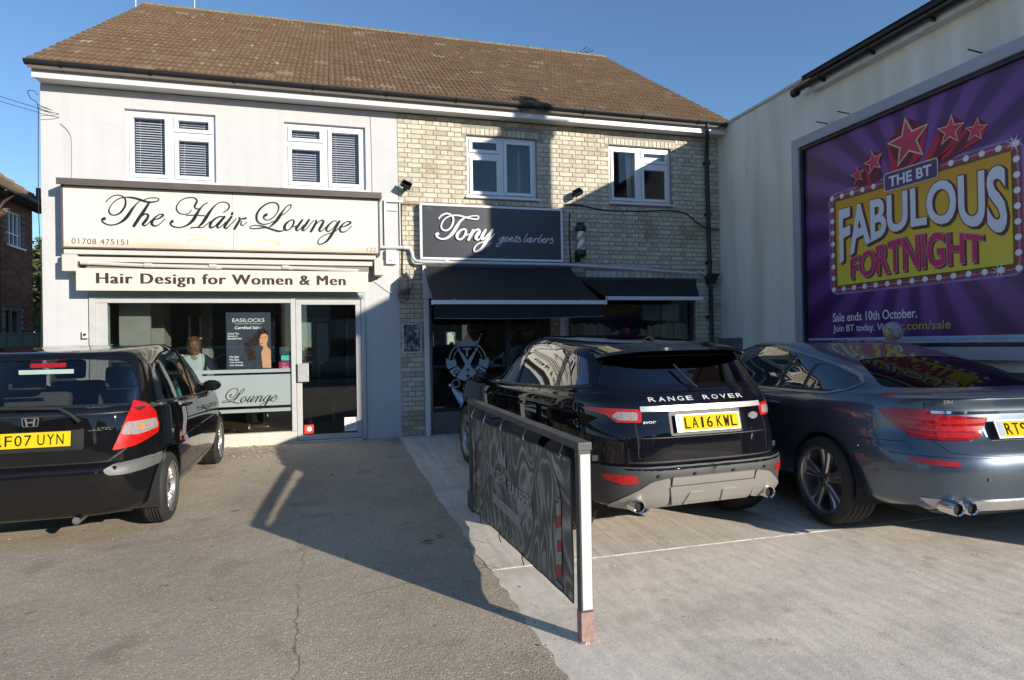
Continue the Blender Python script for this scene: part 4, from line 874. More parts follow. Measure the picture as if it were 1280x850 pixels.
def foliage(name, blobs, n, size, m, par, seed):
    rr = random.Random(seed); mb = MB()
    for i in range(n):
        c, r = blobs[rr.randrange(len(blobs))]
        while True:
            d = Vector((rr.uniform(-1, 1), rr.uniform(-1, 1), rr.uniform(-1, 1)))
            if .1 < d.length < 1: break
        d = d.normalized()*(d.length**.45); P = Vector(c)+Vector((d.x*r[0], d.y*r[1], d.z*r[2])) + d*rr.uniform(-.15, .25)*r[0]
        s = size*rr.uniform(.6, 1.4); a = Vector((rr.gauss(0, 1), rr.gauss(0, 1), rr.gauss(0, 1))).normalized(); b = a.orthogonal().normalized(); b = (Matrix.Rotation(rr.uniform(0, 6.28), 3, a) @ b); c2 = a.cross(b)
        mb.add([P-b*s, P+c2*s*.5+a*s*.12, P+b*s, P-c2*s*.5+a*s*.12], [(0, 1, 2, 3)])
    return mb.build(name, m, par, fix=False, kind='stuff')
M_leafs = piecemat('tree_leaves', [(0, (.035, .055, .012)), (.4, (.075, .10, .022)), (.8, (.12, .14, .035)), (1, (.17, .16, .05))], .6, 0, 10, .1)
M_bark = mat('bark', (.09, .07, .05), .95, bump=.6, bscale=30)
def tree(x, y, h, w, seed, lab):
    rr = random.Random(seed); t = tag(empty('garden_tree', (x, y, 0)), lab, 'tree')
    mb = MB(); mb.tube([(x, y, -.1), (x+.1, y, h*.3), (x-.05, y+.1, h*.6), (x+.1, y, h*.85)], [.2, .15, .1, .04], 8)
    for k in range(7): a = rr.uniform(0, 6.28); z = h*rr.uniform(.3, .7); mb.tube([(x, y, z), (x+math.cos(a)*w*.4, y+math.sin(a)*w*.4, z+h*.12), (x+math.cos(a)*w*.75, y+math.sin(a)*w*.75, z+h*.2)], [.07, .045, .015], 6)
    mb.build('trunk', M_bark, t, smooth=True)
    bl = [((x+rr.uniform(-.6, .6)*w, y+rr.uniform(-.6, .6)*w, h*rr.uniform(.35, .9)), (w*rr.uniform(.3, .5),)*3) for _ in range(13)]
    foliage('crown', bl, 9000, .12, M_leafs, t, seed+1)
tree(-10.0, 19, 6.6, 2.2, 5, 'bushy green tree seen in the gap beside the white corner'); tree(-13.5, 22, 6.2, 2.4, 8, 'further green tree mostly behind the brick house')
# ================================================================ ACROSS THE ROAD, BEHIND THE CAMERA (seen only in reflections)
grid_sheet('road', [-60, 60], [-29, -19], lambda x, y: .004, asphalt('road_asphalt', (.09, .088, .085), .05))
mb = MB(); mb.box((-60, -32, -.05), (60, -29, .12)); mb.box((-60, -19, -.05), (60, -17, .10)); mb.build('pavement', mat('paving', (.33, .31, .28), .9), kind='structure')
M_hb = [mat('house_wall_%d' % i, c, .9) for i, c in enumerate(((.30, .15, .10), (.50, .47, .40), (.28, .18, .12)))]
M_hr = mat('house_roof', (.12, .07, .05), .9); M_hg = mat('house_glass', (.05, .06, .07), .1)
labs = ['red brick house across the road with a tiled roof', 'pale rendered house across the road', 'brown brick house across the road', 'second red brick house across the road', 'second pale rendered house across the road', 'second brown brick house across the road', 'third red brick house across the road']
for k in range(7):
    x0 = -52+k*12.5; h = tag(empty('house', (x0+5, -37, 0)), labs[k], 'house', 'houses across the road')
    mb = MB(); mb.box((x0, -42, 0), (x0+10.5, -34, 5.2)); mb.build('wall', M_hb[k % 3], h)
    mb = MB(); mb.add([(x0-.4, -33.6, 5.2), (x0+10.9, -33.6, 5.2), (x0+10.9, -42.4, 5.2), (x0-.4, -42.4, 5.2), (x0+2, -38, 8.2), (x0+8.5, -38, 8.2)], [(0, 1, 5, 4), (2, 3, 4, 5), (1, 2, 5), (0, 4, 3), (0, 3, 2, 1)]); mb.build('roof', M_hr, h)
    for cx in (2.4, 7.6):
        for cz in (1.5, 4.0): mb = MB(); mb.box((x0+cx-.9, -34.02, cz-.6), (x0+cx+.9, -33.96, cz+.6)); w_ = mb.build('window', M_hg, h)
    mb = MB(); mb.box((x0+4.6, -34.03, 0), (x0+5.5, -33.95, 2.1)); mb.build('door', M_dark, h)

# ================================================================ SALON SHOPFRONT (left)
def fy(Y): return lambda u, v, d: Vector((u, Y-d, v))
shop = tag(empty('salon_shopfront', (-1.4, 0, gz(0))), 'grey aluminium salon shopfront with a glazed door and a frosted window band', 'shopfront')
mb = MB()
mb.box((-3.235, -.03, .27), (-3.165, .09, 2.20)); mb.box((-3.165, .0, .27), (-3.03, .12, 2.20)); mb.box((.335, -.03, .10), (.395, .09, 2.20)); mb.box((-3.235, -.032, 2.202), (.395, .09, 2.295))
mb.box((-.665, -.02, .271), (-.60, .07, 2.2)); mb.box((-3.165, -.012, 2.14), (-.666, .06, 2.2))
fr = mb.build('frame', M_alu, shop, bevel=.004)
mb = MB(); mb.box((-3.235, -.05, 0), (-.60, .09, .268)); mb.build('sill', mat('cream_sill_paint', (.56, .53, .46), .6, var=.06), shop, bevel=.006)
mb = MB(); mb.box((-3.24, -.06, 2.215), (.37, -.034, 2.252)); mb.build('green_trim', mat('sea_green_trim', (.16, .36, .32), .35), shop)
M_sglass = glassmat('shop_glass', (.78, .84, .84), 1.5, 1.15)
xs_ = [-3.03, -1.565, -.935, -.665]
xs_ = [-3.03, -1.565, -.88, -.665]
for a, b in zip(xs_, xs_[1:]): mb = MB(); mb.box((a+.002, .02, .272), (b-.002, .03, 2.138)); mb.build('pane', M_sglass, shop)
M_frost = mat('frosted_film', (.27, .31, .31), .5, var=.05, scale=2)
mb = MB()
for z0, z1 in ((1.135, 1.185), (.655, 1.105), (.565, .615)): mb.box((-3.02, .012, z0), (-.67, .0185, z1))
mb.build('frosted_band', M_frost, shop)
M_script = mat('black_lettering', (.012, .011, .010), .35, var=.1)
M_silver = mat('silver_edge', (.55, .54, .52), .3, metal=.6)
mb = MB(); L = [[(q[0]/1000, q[1]/1000, q[2]/10000) for q in P] for P in STROKES['L']]
strokes(mb, [[(-1.60+(x+1.17)*.53, .705+(z-3.15)*.53, w*.5) for x, z, w in P] for P in L], fy(.0115), 1.7, .001, .0002, wmin=.005)
mb.build('lounge_lettering', M_script, shop)
# door
door = MB(); bar(door, -.595, .33, .125, 2.19, -.015, .045, .075); door = door.build('door', M_alu, shop, bevel=.004)
mb = MB(); mb.box((-.52, .01, .20), (.255, .022, 2.115)); mb.build('pane', glassmat('door_glass', (.62, .66, .66), 1.55, 1.5), door)
mb = MB(); mb.box((-.545, -.075, .985), (-.425, -.05, 1.255)); mb.cyl((-.56, -.05, 1.03), (-.56, -.015, 1.03), .012); mb.cyl((-.56, -.05, 1.21), (-.56, -.015, 1.21), .012); mb.box((-.575, -.07, .985), (-.545, -.05, 1.255)); mb.build('handle', mat('brushed_alu', (.55, .54, .52), .35, metal=.5), door, bevel=.003)
def sticker(name, x0, x1, z0, z1, y, col, par=None, label=None, cat=None, rough=.4):
    mb = MB(); mb.box((x0, y, z0), (x1, y+.0015, z1)); o = mb.build(name, mat(name+'_%s' % len(bpy.data.materials), col, rough, var=.04), par)
    if label: tag(o, label, cat)
    return o
st = sticker('warning_sticker', -.50, -.37, .215, .345, .006, (.75, .06, .03), None, 'square red sticker with a white spot low on the salon door glass', 'sticker')
mb = MB(); mb.lathe([(0, .0045), (.036, .0045), (.036, .0055), (0, .0055)], (-.43, 0, .285), 'y', 16); mb.build('spot', mat('sticker_white', (.8, .75, .7), .5), st)
st = sticker('paper_notice', .07, .25, .225, .43, .006, (.78, .78, .74), None, 'white paper notice low on the right of the salon door glass', 'notice')
mb = MB()
for i in range(6): mb.box((.085, .005, .40-.028*i), (.235-.03*(i % 3), .0058, .406-.028*i))
mb.build('print', M_script, st)
mb = MB(); mb.box((-.60, -.10, .02), (.34, -.02, .12)); mb.build('door_step', M_alu, shop, bevel=.004)
sg = sticker('window_sign', -.83, -.655, 1.385, 1.50, .040, (.03, .10, .12), None, 'dark teal card hung inside the salon window above a turquoise one', 'sign')
sg = sticker('window_sign', -.81, -.665, 1.30, 1.375, .038, (.15, .72, .66), None, 'small turquoise card inside the salon window', 'sign')
sg = sticker('window_sign', -.84, -.655, 1.165, 1.285, .036, (.72, .03, .14), None, 'crimson card with white script inside the salon window', 'sign')
M_wht = mat('print_white', (.8, .8, .8), .5, var=.02)
fit_text('lettering', 'Wella', M_wht, sg, lambda u, v, d: Vector((-.80+u, .0355-d, 1.185+v)), .10, .035)
mb = MB(); mb.tube([(-.775+.02*math.cos(t*.6), .0353, 1.25+.014*math.sin(t*.6)) for t in range(11)], .002, 4); mb.build('logo', M_wht, sg)
# poster in the window
ps = MB(); ps.box((-1.545, .032, 1.195), (-.945, .036, 2.005)); ps = tag(ps.build('salon_poster', mat('poster_slate', (.085, .08, .11), .45, var=.15, scale=3)), 'slate poster of a dark curly-haired woman in the salon window', 'poster')
P = lambda u, v, d: Vector((u, .0315-d, v))
fit_text('lettering', 'EASILOCKS', M_wht, ps, lambda u, v, d: P(-1.46+u, 1.865+v, d), .43, .055, bold=.0)
fit_text('lettering', 'HUMAN HAIR EXTENSIONS', M_wht, ps, lambda u, v, d: P(-1.42+u, 1.835+v, d), .35, .014)
fit_text('lettering', 'Certified Salon', M_wht, ps, lambda u, v, d: P(-1.43+u, 1.765+v, d), .37, .042, bold=.02)
for i, t in enumerate(('Unlock The', 'Secret of', 'Beautiful Hair')): fit_text('lettering', t, M_wht, ps, lambda u, v, d, i=i: P(-1.525+u, 1.69-.036*i+v, d), (.15, .13, .19)[i], .026, bold=.02)
for i, t in enumerate(('+No Heat', '+No Glue', '+No Sewing', '+No Damage')): fit_text('lettering', t, M_wht, ps, lambda u, v, d, i=i: P(-1.51+u, 1.355-.041*i+v, d), (.13, .13, .18, .19)[i], .028, bold=.02)
def blob(pts): return [(x, z) for x, z in pts]
M_hair = mat('poster_hair', (.035, .018, .012), .5, var=.5, scale=60); M_skin = mat('poster_skin', (.62, .34, .20), .5, var=.08, scale=20)
mb = MB(); rr = random.Random(3)
for i in range(46):      # printed curls
    t = i/46; cx = -1.17+.05*math.sin(t*9)+rr.gauss(0, .028)-.08*t if i > 9 else -1.09+.010*i+rr.gauss(0, .015); cz = 1.73-.40*t+rr.gauss(0, .02); r0 = .045*rr.uniform(.6, 1)
    pts = [(cx+r0*(1-.6*k/10)*math.cos(k*.7+i), .0312, cz+r0*(1-.6*k/10)*math.sin(k*.7+i)) for k in range(11)]
    mb.tube([(a, b-.0002*i/46, c) for a, b, c in pts], .0075, 4)
mb.prism([(-1.14, 1.60), (-1.16, 1.68), (-1.10, 1.76), (-1.02, 1.765), (-.975, 1.70), (-.985, 1.66), (-1.05, 1.69), (-1.10, 1.60)], P, 0, .001)
mb.build('printed_hair', M_hair, ps, smooth=True)
mb = MB(); mb.prism([(-1.095, 1.55), (-1.10, 1.62), (-1.075, 1.685), (-1.02, 1.70), (-.985, 1.665), (-.985, 1.60), (-1.005, 1.555), (-1.0, 1.51), (-.95, 1.46), (-.947, 1.20), (-1.06, 1.20), (-1.08, 1.42), (-1.05, 1.49), (-1.06, 1.515), (-1.085, 1.52)], P, 0, .0095)
mb.build('printed_face', M_skin, ps)
mb = MB()
for q in ([(-1.09, 1.635), (-1.06, 1.645), (-1.055, 1.638), (-1.088, 1.63)], [(-1.035, 1.645), (-1.005, 1.655), (-1.0, 1.648), (-1.03, 1.638)]): mb.prism(q, P, .0095, .0102)
mb.build('printed_brows', M_hair, ps); mb = MB(); mb.prism([(-1.085, 1.556), (-1.07, 1.566), (-1.05, 1.562), (-1.06, 1.549), (-1.078, 1.547)], P, .0095, .0102); mb.build('printed_lips', mat('lip_red', (.5, .05, .05), .5), ps)

# -------- salon room
room = tag(empty('salon_room', (-1.4, 2, .1)), 'dim salon room behind the glass with mirrors and a wooden floor', 'room')
M_rw = mat('salon_wall', (.30, .29, .29), .8, var=.1); M_beige = mat('salon_beige', (.42, .36, .30), .8)
mb = MB(); mb.box((-3.54, 3.6, .1), (.82, 3.7, 2.6)); mb.box((-3.54, .24, .1), (-3.50, 3.6, 2.6)); mb.build('wall', M_rw, room)
mb = MB(); mb.box((-3.5, .24, 2.45), (.82, 3.6, 2.55)); mb.build('ceiling', M_rw, room)
mb = MB(); n = 30
for i in range(n): mb.box((-3.5+i*.144, .10, .08), (-3.5+i*.144+.14, 3.6, .10))
mb.build('floorboards', piecemat('oak_floor', [(0, (.30, .17, .07)), (1, (.42, .26, .12))], .45), room)
mb = MB(); mb.box((-3.0, .9, .1), (-2.55, 1.3, 2.44)); mb.box((-2.2, 1.8, .1), (-2.05, 1.95, 2.44)); mb.build('pillar', M_beige, room)
mb = MB(); mb.box((-3.02, .45, .1), (-2.62, .5, 2.44)); mb.build('side_panel', mat('salon_panel', (.40, .34, .29), .7), room)
M_mirror = mat('mirror', (.7, .7, .7), .03, metal=1, var=0)
for x in (-1.75, -.75, .15):
    mb = MB(); mb.box((x, 3.56, .9), (x+.55, 3.59, 2.1)); mr = mb.build('mirror', M_mirror, room); mb = MB(); bar(mb, x-.04, x+.59, .86, 2.14, 3.54, 3.6, .04); mb.build('mirror_frame', M_blackpl, mr)
mb = MB(); mb.box((-3.45, .3, .74), (-2.6, .75, .78)); mb.box((-3.45, .32, .1), (-3.4, .73, .74)); mb.box((-2.65, .32, .1), (-2.6, .73, .74)); tag(mb.build('display_shelf', M_rw), 'grey display shelf at the left end of the salon window', 'shelf')
M_teal = mat('turquoise_tub', (.10, .62, .58), .4)
def tub(x, y, z, r, h, lab):
    mb = MB(); mb.lathe([(r, z), (r, z+h*.75), (r*.7, z+h*.82), (r*.7, z+h), (0, z+h)], (x, y, 0), 'z', 14); mb.build
    return tag(mb.build('product_bottle', M_teal, smooth=True), lab, 'bottle')
tub(-3.09, .35, 1.34, .035, .24, 'turquoise hair product bottle left of the white card in the salon window'); tub(-2.93, .34, 1.34, .04, .23, 'wide turquoise hair product bottle in the salon window'); tub(-2.85, .40, 1.34, .03, .20, 'short turquoise hair product bottle, rightmost in the salon window')
mb = MB(); mb.box((-3.15, .28, 1.32), (-2.7, .5, 1.34)); mb.box((-3.14, .29, .78), (-3.12, .49, 1.32)); mb.box((-2.73, .29, .78), (-2.71, .49, 1.32)); tag(mb.build('glass_shelf', M_alu), 'small raised shelf carrying turquoise bottles in the salon window', 'shelf')
mb = MB(); mb.add([(-3.04, .33, 1.34), (-2.97, .33, 1.34), (-3.02, .345, 1.50), (-3.035, .35, 1.50)], [(0, 1, 2, 3)]); tag(mb.build('price_card', M_wht, fix=False), 'white slanted card between turquoise bottles', 'card')
for k, x in enumerate((-2.30, -2.14, -2.0)):
    mb = MB(); mb.box((x, 1.3, 1.62+.03*k), (x+.035+.02*(k == 2), 1.315, 2.02)); mb.cyl((x+.02, 1.307, 2.02), (x+.02, 1.307, 2.45), .002, 5); tag(mb.build('hanging_swatch', mat('swatch_%d' % k, (.5-.08*k, .5-.08*k, .5-.06*k), .6)), ['narrow pale strip hung in the salon, leftmost of three', 'pale strip hung in the salon, middle of three', 'widest greyish strip hung in the salon'][k], 'strip', 'strips hung in the salon')
def salon_chair(x, y, lab):
    r = tag(empty('styling_chair', (x, y, .1)), lab, 'chair', 'styling chairs in the salon')
    mb = MB(); mb.box((x-.24, y-.22, .52), (x+.24, y+.22, .62)); mb.build('seat', M_blackpl, r, bevel=.03)
    mb = MB(); mb.box((x-.22, y-.25, .66), (x+.22, y-.19, 1.18)); mb.build('backrest', M_blackpl, r, bevel=.025)
    mb = MB(); mb.cyl((x, y, .1), (x, y, .52), .035); mb.lathe([(.26, .1), (.26, .115), (.05, .14), (0, .14)], (x, y, 0)); mb.build('base', M_silver, r, smooth=True)
    for s in (-1, 1): mb = MB(); mb.tube([(x+s*.25, y-.2, .75), (x+s*.27, y, .78), (x+s*.25, y+.2, .74), (x+s*.24, y+.2, .6)], .016, 6); mb.build('armrest', M_silver, r)
salon_chair(-1.3, 2.4, 'black styling chair left of the poster in the salon'); salon_chair(-.1, 2.2, 'black styling chair seen through the salon door glass')

# ================================================================ THE TWO BOARDS OVER THE SALON
sign = tag(empty('salon_fascia_sign', (-1.4, -.1, 3.2)), 'cream fascia board lettered The Hair Lounge in black script', 'sign')
def cream(name):
    m, nt, b = newmat(name); b.inputs['Roughness'].default_value = .35
    g = nt.nodes.new('ShaderNodeNewGeometry'); sp = nt.nodes.new('ShaderNodeSeparateXYZ'); nt.links.new(g.outputs['Position'], sp.inputs[0])
    mr = nt.nodes.new('ShaderNodeMapRange'); mr.inputs[1].default_value = 2.84; mr.inputs[2].default_value = 3.25; nt.links.new(sp.outputs[2], mr.inputs[0])
    n = nt.nodes.new('ShaderNodeTexNoise'); n.inputs['Scale'].default_value = 1.1; n.inputs['Detail'].default_value = 3; nt.links.new(g.outputs['Position'], n.inputs['Vector'])
    ad = nt.nodes.new('ShaderNodeMath'); ad.operation = 'MULTIPLY_ADD'; ad.inputs[1].default_value = .6; nt.links.new(n.outputs[0], ad.inputs[0]); nt.links.new(mr.outputs[0], ad.inputs[2])
    r = ramp(nt, ad.outputs[0], [(.20, (.60, .38, .25)), (.42, (.63, .50, .38)), (.62, (.65, .63, .56))]); nt.links.new(r.outputs[0], b.inputs['Base Color'])
    return m
M_cream = cream('cream_sign_print'); M_brownf = mat('brown_sign_frame', (.10, .08, .07), .5)
X0, X1, Z0, Z1, YS = -3.47, .62, 2.845, 3.665, -.22
mb = MB(); mb.box((X0+.02, YS, Z0+.02), (X1-.02, -.02, Z1)); mb.build('panel', M_cream, sign)
mb = MB(); bar(mb, X0, X1, Z0, Z1+.02, YS-.012, -.015, .02); mb.build('frame', M_brownf, sign)
mb = MB(); mb.box((X0-.03, -.30, Z1+.022), (X1+.03, -.012, Z1+.085)); mb.box((X0-.03, -.30, Z1-.0), (X1+.03, -.285, Z1+.021)); mb.build('light_trough', M_brownf, sign)
mb = MB(); mb.box((X0+2.075, YS-.0006, Z0+.02), (X0+2.079, YS+.001, Z1)); mb.build('panel_joint', M_brownf, sign)
allp = STROKES['the']+STROKES['hair']+STROKES['L']
allp = [[(q[0]/1000, q[1]/1000, q[2]/10000) for q in P_] for P_ in allp]
kx = (9.663-.22)/(9.663-.2)
mb = MB(); mb.k = 'stuff'; strokes(mb, [[(x-.0035, z-.006, w) for x, z, w in P_] for P_ in allp], fy(YS), 1.75, .001, .00004, wmin=.008); mb.build('lettering_edge', M_silver, sign)
mb = MB(); strokes(mb, allp, fy(YS), 1.6, .005, .00006, wmin=.0065); mb.build('lettering', M_script, sign)
M_brown = mat('brown_print', (.13, .055, .02), .5)
fit_text('phone_number', '01708 475151', M_brown, sign, lambda u, v, d: Vector((-3.36+u, YS-d, 2.905+v)), .66, .072, spacing=1.1)
fit_text('street_number', '122', mat('grey_brown_print', (.25, .21, .17), .5), sign, lambda u, v, d: Vector((.425+u, YS-d, 2.885+v)), .135, .062)
M_orn = mat('peach_ornament', (.74, .52, .33), .5)
mb = MB()
def spiral(cx, cz, r, n=26, a0=0, s=1): return [(cx+s*r*(1-k/n*.92)*math.cos(a0+k*.38), cz+r*(1-k/n*.92)*math.sin(a0+k*.38), .012+.006*math.sin(k*.4)) for k in range(n)]
orn = [spiral(-2.52, 2.985, .085, a0=2.2), [(-1.98, 2.96, .04), (-1.9, 3.0, .03), (-1.75, 3.01, .016), (-1.6, 2.96, .010), (-1.45, 3.0, .012), (-1.38, 3.08, .008)], [(-.78, 2.96, .035), (-.88, 3.01, .03), (-1.02, 3.01, .016), (-1.15, 2.95, .010), (-1.30, 3.0, .012), (-1.37, 3.08, .008)], [(-.30, 2.96, .01), (-.24, 2.90, .014), (-.16, 2.89, .014), (-.08, 2.96, .008)], [(-1.95, 3.07, .02), (-1.8, 3.06, .012), (-1.66, 3.02, .006)]]
strokes(mb, orn, fy(YS), .9, .0006, .0001); mb.build('ornament', M_orn, sign)
# folded awning cassette with its arms, and the valance board
aw = tag(empty('folded_awning', (-1.4, -.1, 2.6)), 'cream folded awning with Hair Design for Women & Men on its front board', 'awning')
M_aw = mat('cream_powder_coat', (.56, .54, .48), .4, var=.04)
mb = MB(); mb.box((-3.44, -.25, 2.765), (.55, -.02, 2.825)); mb.box((-3.40, -.235, 2.67), (.50, -.215, 2.735)); mb.box((-3.46, -.26, 2.54), (-3.29, -.02, 2.76)); mb.box((.53, -.24, 2.54), (.66, -.02, 2.76)); mb.build('cassette', M_aw, aw, bevel=.006)
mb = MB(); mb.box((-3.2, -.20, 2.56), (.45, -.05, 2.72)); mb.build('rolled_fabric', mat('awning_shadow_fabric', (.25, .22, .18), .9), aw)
for a, b in (((-3.25, -.232, 2.655), (-2.4, -.232, 2.625)), ((-2.5, -.234, 2.63), (-1.55, -.234, 2.615)), ((-1.7, -.232, 2.63), (-.6, -.232, 2.62)), ((-.75, -.234, 2.63), (.3, -.234, 2.60))):
    mb = MB(); mb.tube([a, b], .026, 8); mb.cyl(Vector(a)+Vector((0, -.01, 0)), Vector(a)+Vector((.09, -.01, 0)), .032, 8); mb.build('folding_arm', M_aw, aw, smooth=True)
mb = MB(); mb.box((-3.30, -.262, 2.285), (.435, -.236, 2.58)); vb = mb.build('valance_board', mat('ivory_board', (.64, .61, .51), .35, var=.03), aw, bevel=.003)
mat('dark_brown_print', (.05, .03, .02), .4)
for k in range(3): fit_text('lettering', 'Hair Design for Women & Men', bpy.data.materials['dark_brown_print'], vb, lambda u, v, d, k=k: Vector((-3.07+.009*k+u, -.2622-.0004*k-d, 2.335+v)), 3.17, .185, spacing=1.12)
mb = MB(); mb.box((.45, -.03, 2.50), (.60, -.012, 2.515)); tag(mb.build('wall_bracket', M_white), 'thin white shelf bracket on the white wall beside the awning end', 'bracket')

# ================================================================ BARBER FRONT
barb = tag(empty('barber_shopfront', (2.4, 0, .1)), 'dark-framed barber shopfront under black awnings', 'shopfront')
M_dkf = mat('dark_frame', (.035, .035, .04), .4); M_riser = mat('stall_riser_render', (.17, .155, .14), .85, var=.15, bump=.3, bscale=50)
mb = MB(); mb.box((1.37, .0, .0), (3.36, .14, .44)); mb.box((3.66, .0, .0), (6.02, .14, .44)); mb.build('stall_riser', M_riser, barb)
mb = MB(); bar(mb, 1.371, 3.359, .442, 2.6, .06, .13, .05); mb.box((2.60, .062, .49), (2.68, .128, 2.55)); mb.box((3.12, .062, .49), (3.19, .128, 2.55)); bar(mb, 3.661, 6.019, .442, 2.56, .06, .13, .06); mb.build('frame', M_dkf, barb)
M_bglass = glassmat('barber_glass', (.86, .88, .89), 1.5, .9)
for a, b in ((1.42, 2.60), (2.68, 3.12), (3.19, 3.31), (3.72, 5.96)): mb = MB(); mb.box((a, .09, .49), (b, .10, 2.5)); mb.build('pane', M_bglass, barb)
mb = MB(); mb.box((1.335, .03, .10), (1.40, .12, 2.2)); mb.build('side_jamb', mat('jamb_grey', (.25, .26, .28), .5), barb)
def post(x, lab, y=-.10, z1=2.44):
    mb = MB(); mb.box((x-.035, y-.035, gz(y)), (x+.035, y+.035, z1)); mb.box((x-.06, y-.06, z1), (x+.06, y+.06, z1+.03)); return tag(mb.build('awning_post', M_upvc, bevel=.004), lab, 'post')
post(1.305, 'white square post beside the framed notice, left of the barber window'); post(3.52, 'white square post on the brick pier between the barber windows')
mb = MB(); mb.prism([(1.25, 2.20), (1.43, 2.20), (1.29, 2.70), (1.25, 2.70)], fy(-.16), 0, .02); tag(mb.build('awning_end_panel', M_upvc), 'white tapering end panel at the left of the black awning', 'panel')
# emblem on the glass
M_decal = mat('pale_blue_decal', (.46, .52, .56), .5, var=.03)
em = tag(empty('window_emblem', (1.98, .08, 1.2)), 'pale crown, crossed scissors and ribbon emblem with T, G and B', 'decal')
E_ = fy(.086)
mb = MB(); mb.prism([(1.745, 1.645), (1.82, 1.545), (1.885, 1.53), (1.93, 1.585), (1.985, 1.665), (2.03, 1.585), (2.075, 1.53), (2.13, 1.545), (2.20, 1.635), (2.135, 1.46), (1.815, 1.46)], E_, 0, .002)
for x, z in ((1.742, 1.662), (1.985, 1.685), (2.205, 1.652)): mb.lathe([(0, 0), (.013, 0), (.013, .002), (0, .002)], (x, .084, z), 'y', 10)
mb.build('crown', M_decal, em)
def ring_part(cx, cz, r0, r1, a0, a1, n=24): return [(cx+r1*math.cos(R(a0+(a1-a0)*i/n)), cz+r1*math.sin(R(a0+(a1-a0)*i/n))) for i in range(n+1)] + [(cx+r0*math.cos(R(a1-(a1-a0)*i/n)), cz+r0*math.sin(R(a1-(a1-a0)*i/n))) for i in range(n+1)]
C0 = (1.975, 1.235)
mb = MB()
for a0, a1 in ((60, 5), (120, 175)):
    mb.prism(ring_part(*C0, .285, .302, a0, a1), E_, 0, .002); mb.prism(ring_part(*C0, .225, .236, a0, a1), E_, 0, .002)
mb.build('halo', M_decal, em)
for nm, a0, a1 in (('ribbon', 235, 305),): mb = MB(); mb.prism(ring_part(*C0, .165, .325, a0, a1), E_, 0, .002); mb.build(nm, M_decal, em)
for s in (-1, 1):
    a0, a1 = (231, 208) if s < 0 else (309, 332)
    mb = MB(); mb.prism(ring_part(*C0, .18, .335, a0, a1, 10), E_, 0, .002); mb.build('ribbon_fold', M_decal, em)
    a0, a1 = (203, 172) if s < 0 else (337, 368)
    q = ring_part(*C0, .19, .345, a0, a1, 8); mid = C0[0]+.268*math.cos(R(a1-(-8 if s > 0 else 8)*-1)), C0[1]+.268*math.sin(R(a1-(8 if s > 0 else -8)))
    q = q[:9]+[mid]+q[9:]; mb = MB(); mb.prism(q, E_, 0, .002); mb.build('ribbon_tail', M_decal, em)
for s in (-1, 1):       # scissor blades and handles
    def sc_(u, v): return (C0[0]+.0+s*u, v)
    a = sc_(-.20, 1.50); b = sc_(.14, .95); dx, dz = b[0]-a[0], b[1]-a[1]; L_ = math.hypot(dx, dz); n_ = (-dz/L_, dx/L_)
    mb = MB(); D = fy(.0835) if s > 0 else fy(.0838)
    mb.prism([(a[0], a[1]), (a[0]+dx*.55+n_[0]*.036, a[1]+dz*.55+n_[1]*.036), (b[0]+n_[0]*.018, b[1]+n_[1]*.018), (b[0]-n_[0]*.018, b[1]-n_[1]*.018), (a[0]+dx*.55-n_[0]*.036, a[1]+dz*.55-n_[1]*.036)], D, 0, .0012)
    hx, hz = sc_(.195, .875)
    mb.prism(ring_part(hx, hz, .052, .068, 0, 359, 26), D, 0, .0012)
    mb.build('scissors', M_decal, em)
M_dk = mat('decal_dark', (.02, .03, .045), .5)
fit_text('lettering', 'T', M_decal, em, lambda u, v, d: Vector((1.90+u, .085-d, 1.30+v)), .13, .135, bold=.03)
for ch, cx, cz, an in (('G', 1.785, 1.06, R(48)), ('B', 2.165, 1.06, R(-48))):
    fit_text('lettering', ch, M_dk, em, lambda u, v, d: Vector((cx+(u-.035)*math.cos(-an)-(v-.045)*math.sin(-an), .0832-d, cz+(u-.035)*math.sin(-an)+(v-.045)*math.cos(-an))), .075, .09, bold=.02)
mb = MB(); mb.prism(star_pts(1.975, .985, .045), fy(.0838), 0, .001); mb.build('star', M_dk, em)
# barber room
br = tag(empty('barber_room', (3, 2, .1)), 'dark barber room behind the glass', 'room')
M_bw = mat('barber_wall', (.22, .18, .15), .85, var=.3, scale=2)
mb = MB(); mb.box((1.0, 3.2, .1), (3.5, 3.3, 2.6)); mb.box((3.45, .2, .1), (3.55, 3.2, 2.6)); mb.box((3.56, 1.6, .1), (6.3, 1.7, 2.6)); mb.build('wall', M_bw, br)
mb = MB(); mb.box((1.0, .14, .08), (6.34, 3.2, .10)); mb.build('floor', mat('barber_floor', (.12, .10, .09), .5), br)
for k, (x, z, w, h) in enumerate(((1.55, 1.45, .35, .5), (2.1, 1.5, .25, .4), (2.5, 1.2, .5, .75), (1.15, 1.1, .3, .8))):
    mb = MB(); mb.box((x, 3.17, z), (x+w, 3.19, z+h)); m_ = mb.build('mirror', M_mirror, br); mb = MB(); bar(mb, x-.03, x+w+.03, z-.03, z+h+.03, 3.15, 3.2, .03); mb.build('mirror_frame', M_brownf, m_)
for k in range(3): mb = MB(); mb.box((1.2, 3.0, 1.05+.36*k), (3.3, 3.16, 1.075+.36*k)); mb.build('shelf', M_brownf, br)
rr = random.Random(11); cols = [(.35, .28, .2), (.5, .45, .4), (.1, .2, .25), (.3, .06, .04), (.45, .4, .15)]
bm_ = [mat('bottle_%d' % i, c, .3) for i, c in enumerate(cols)]
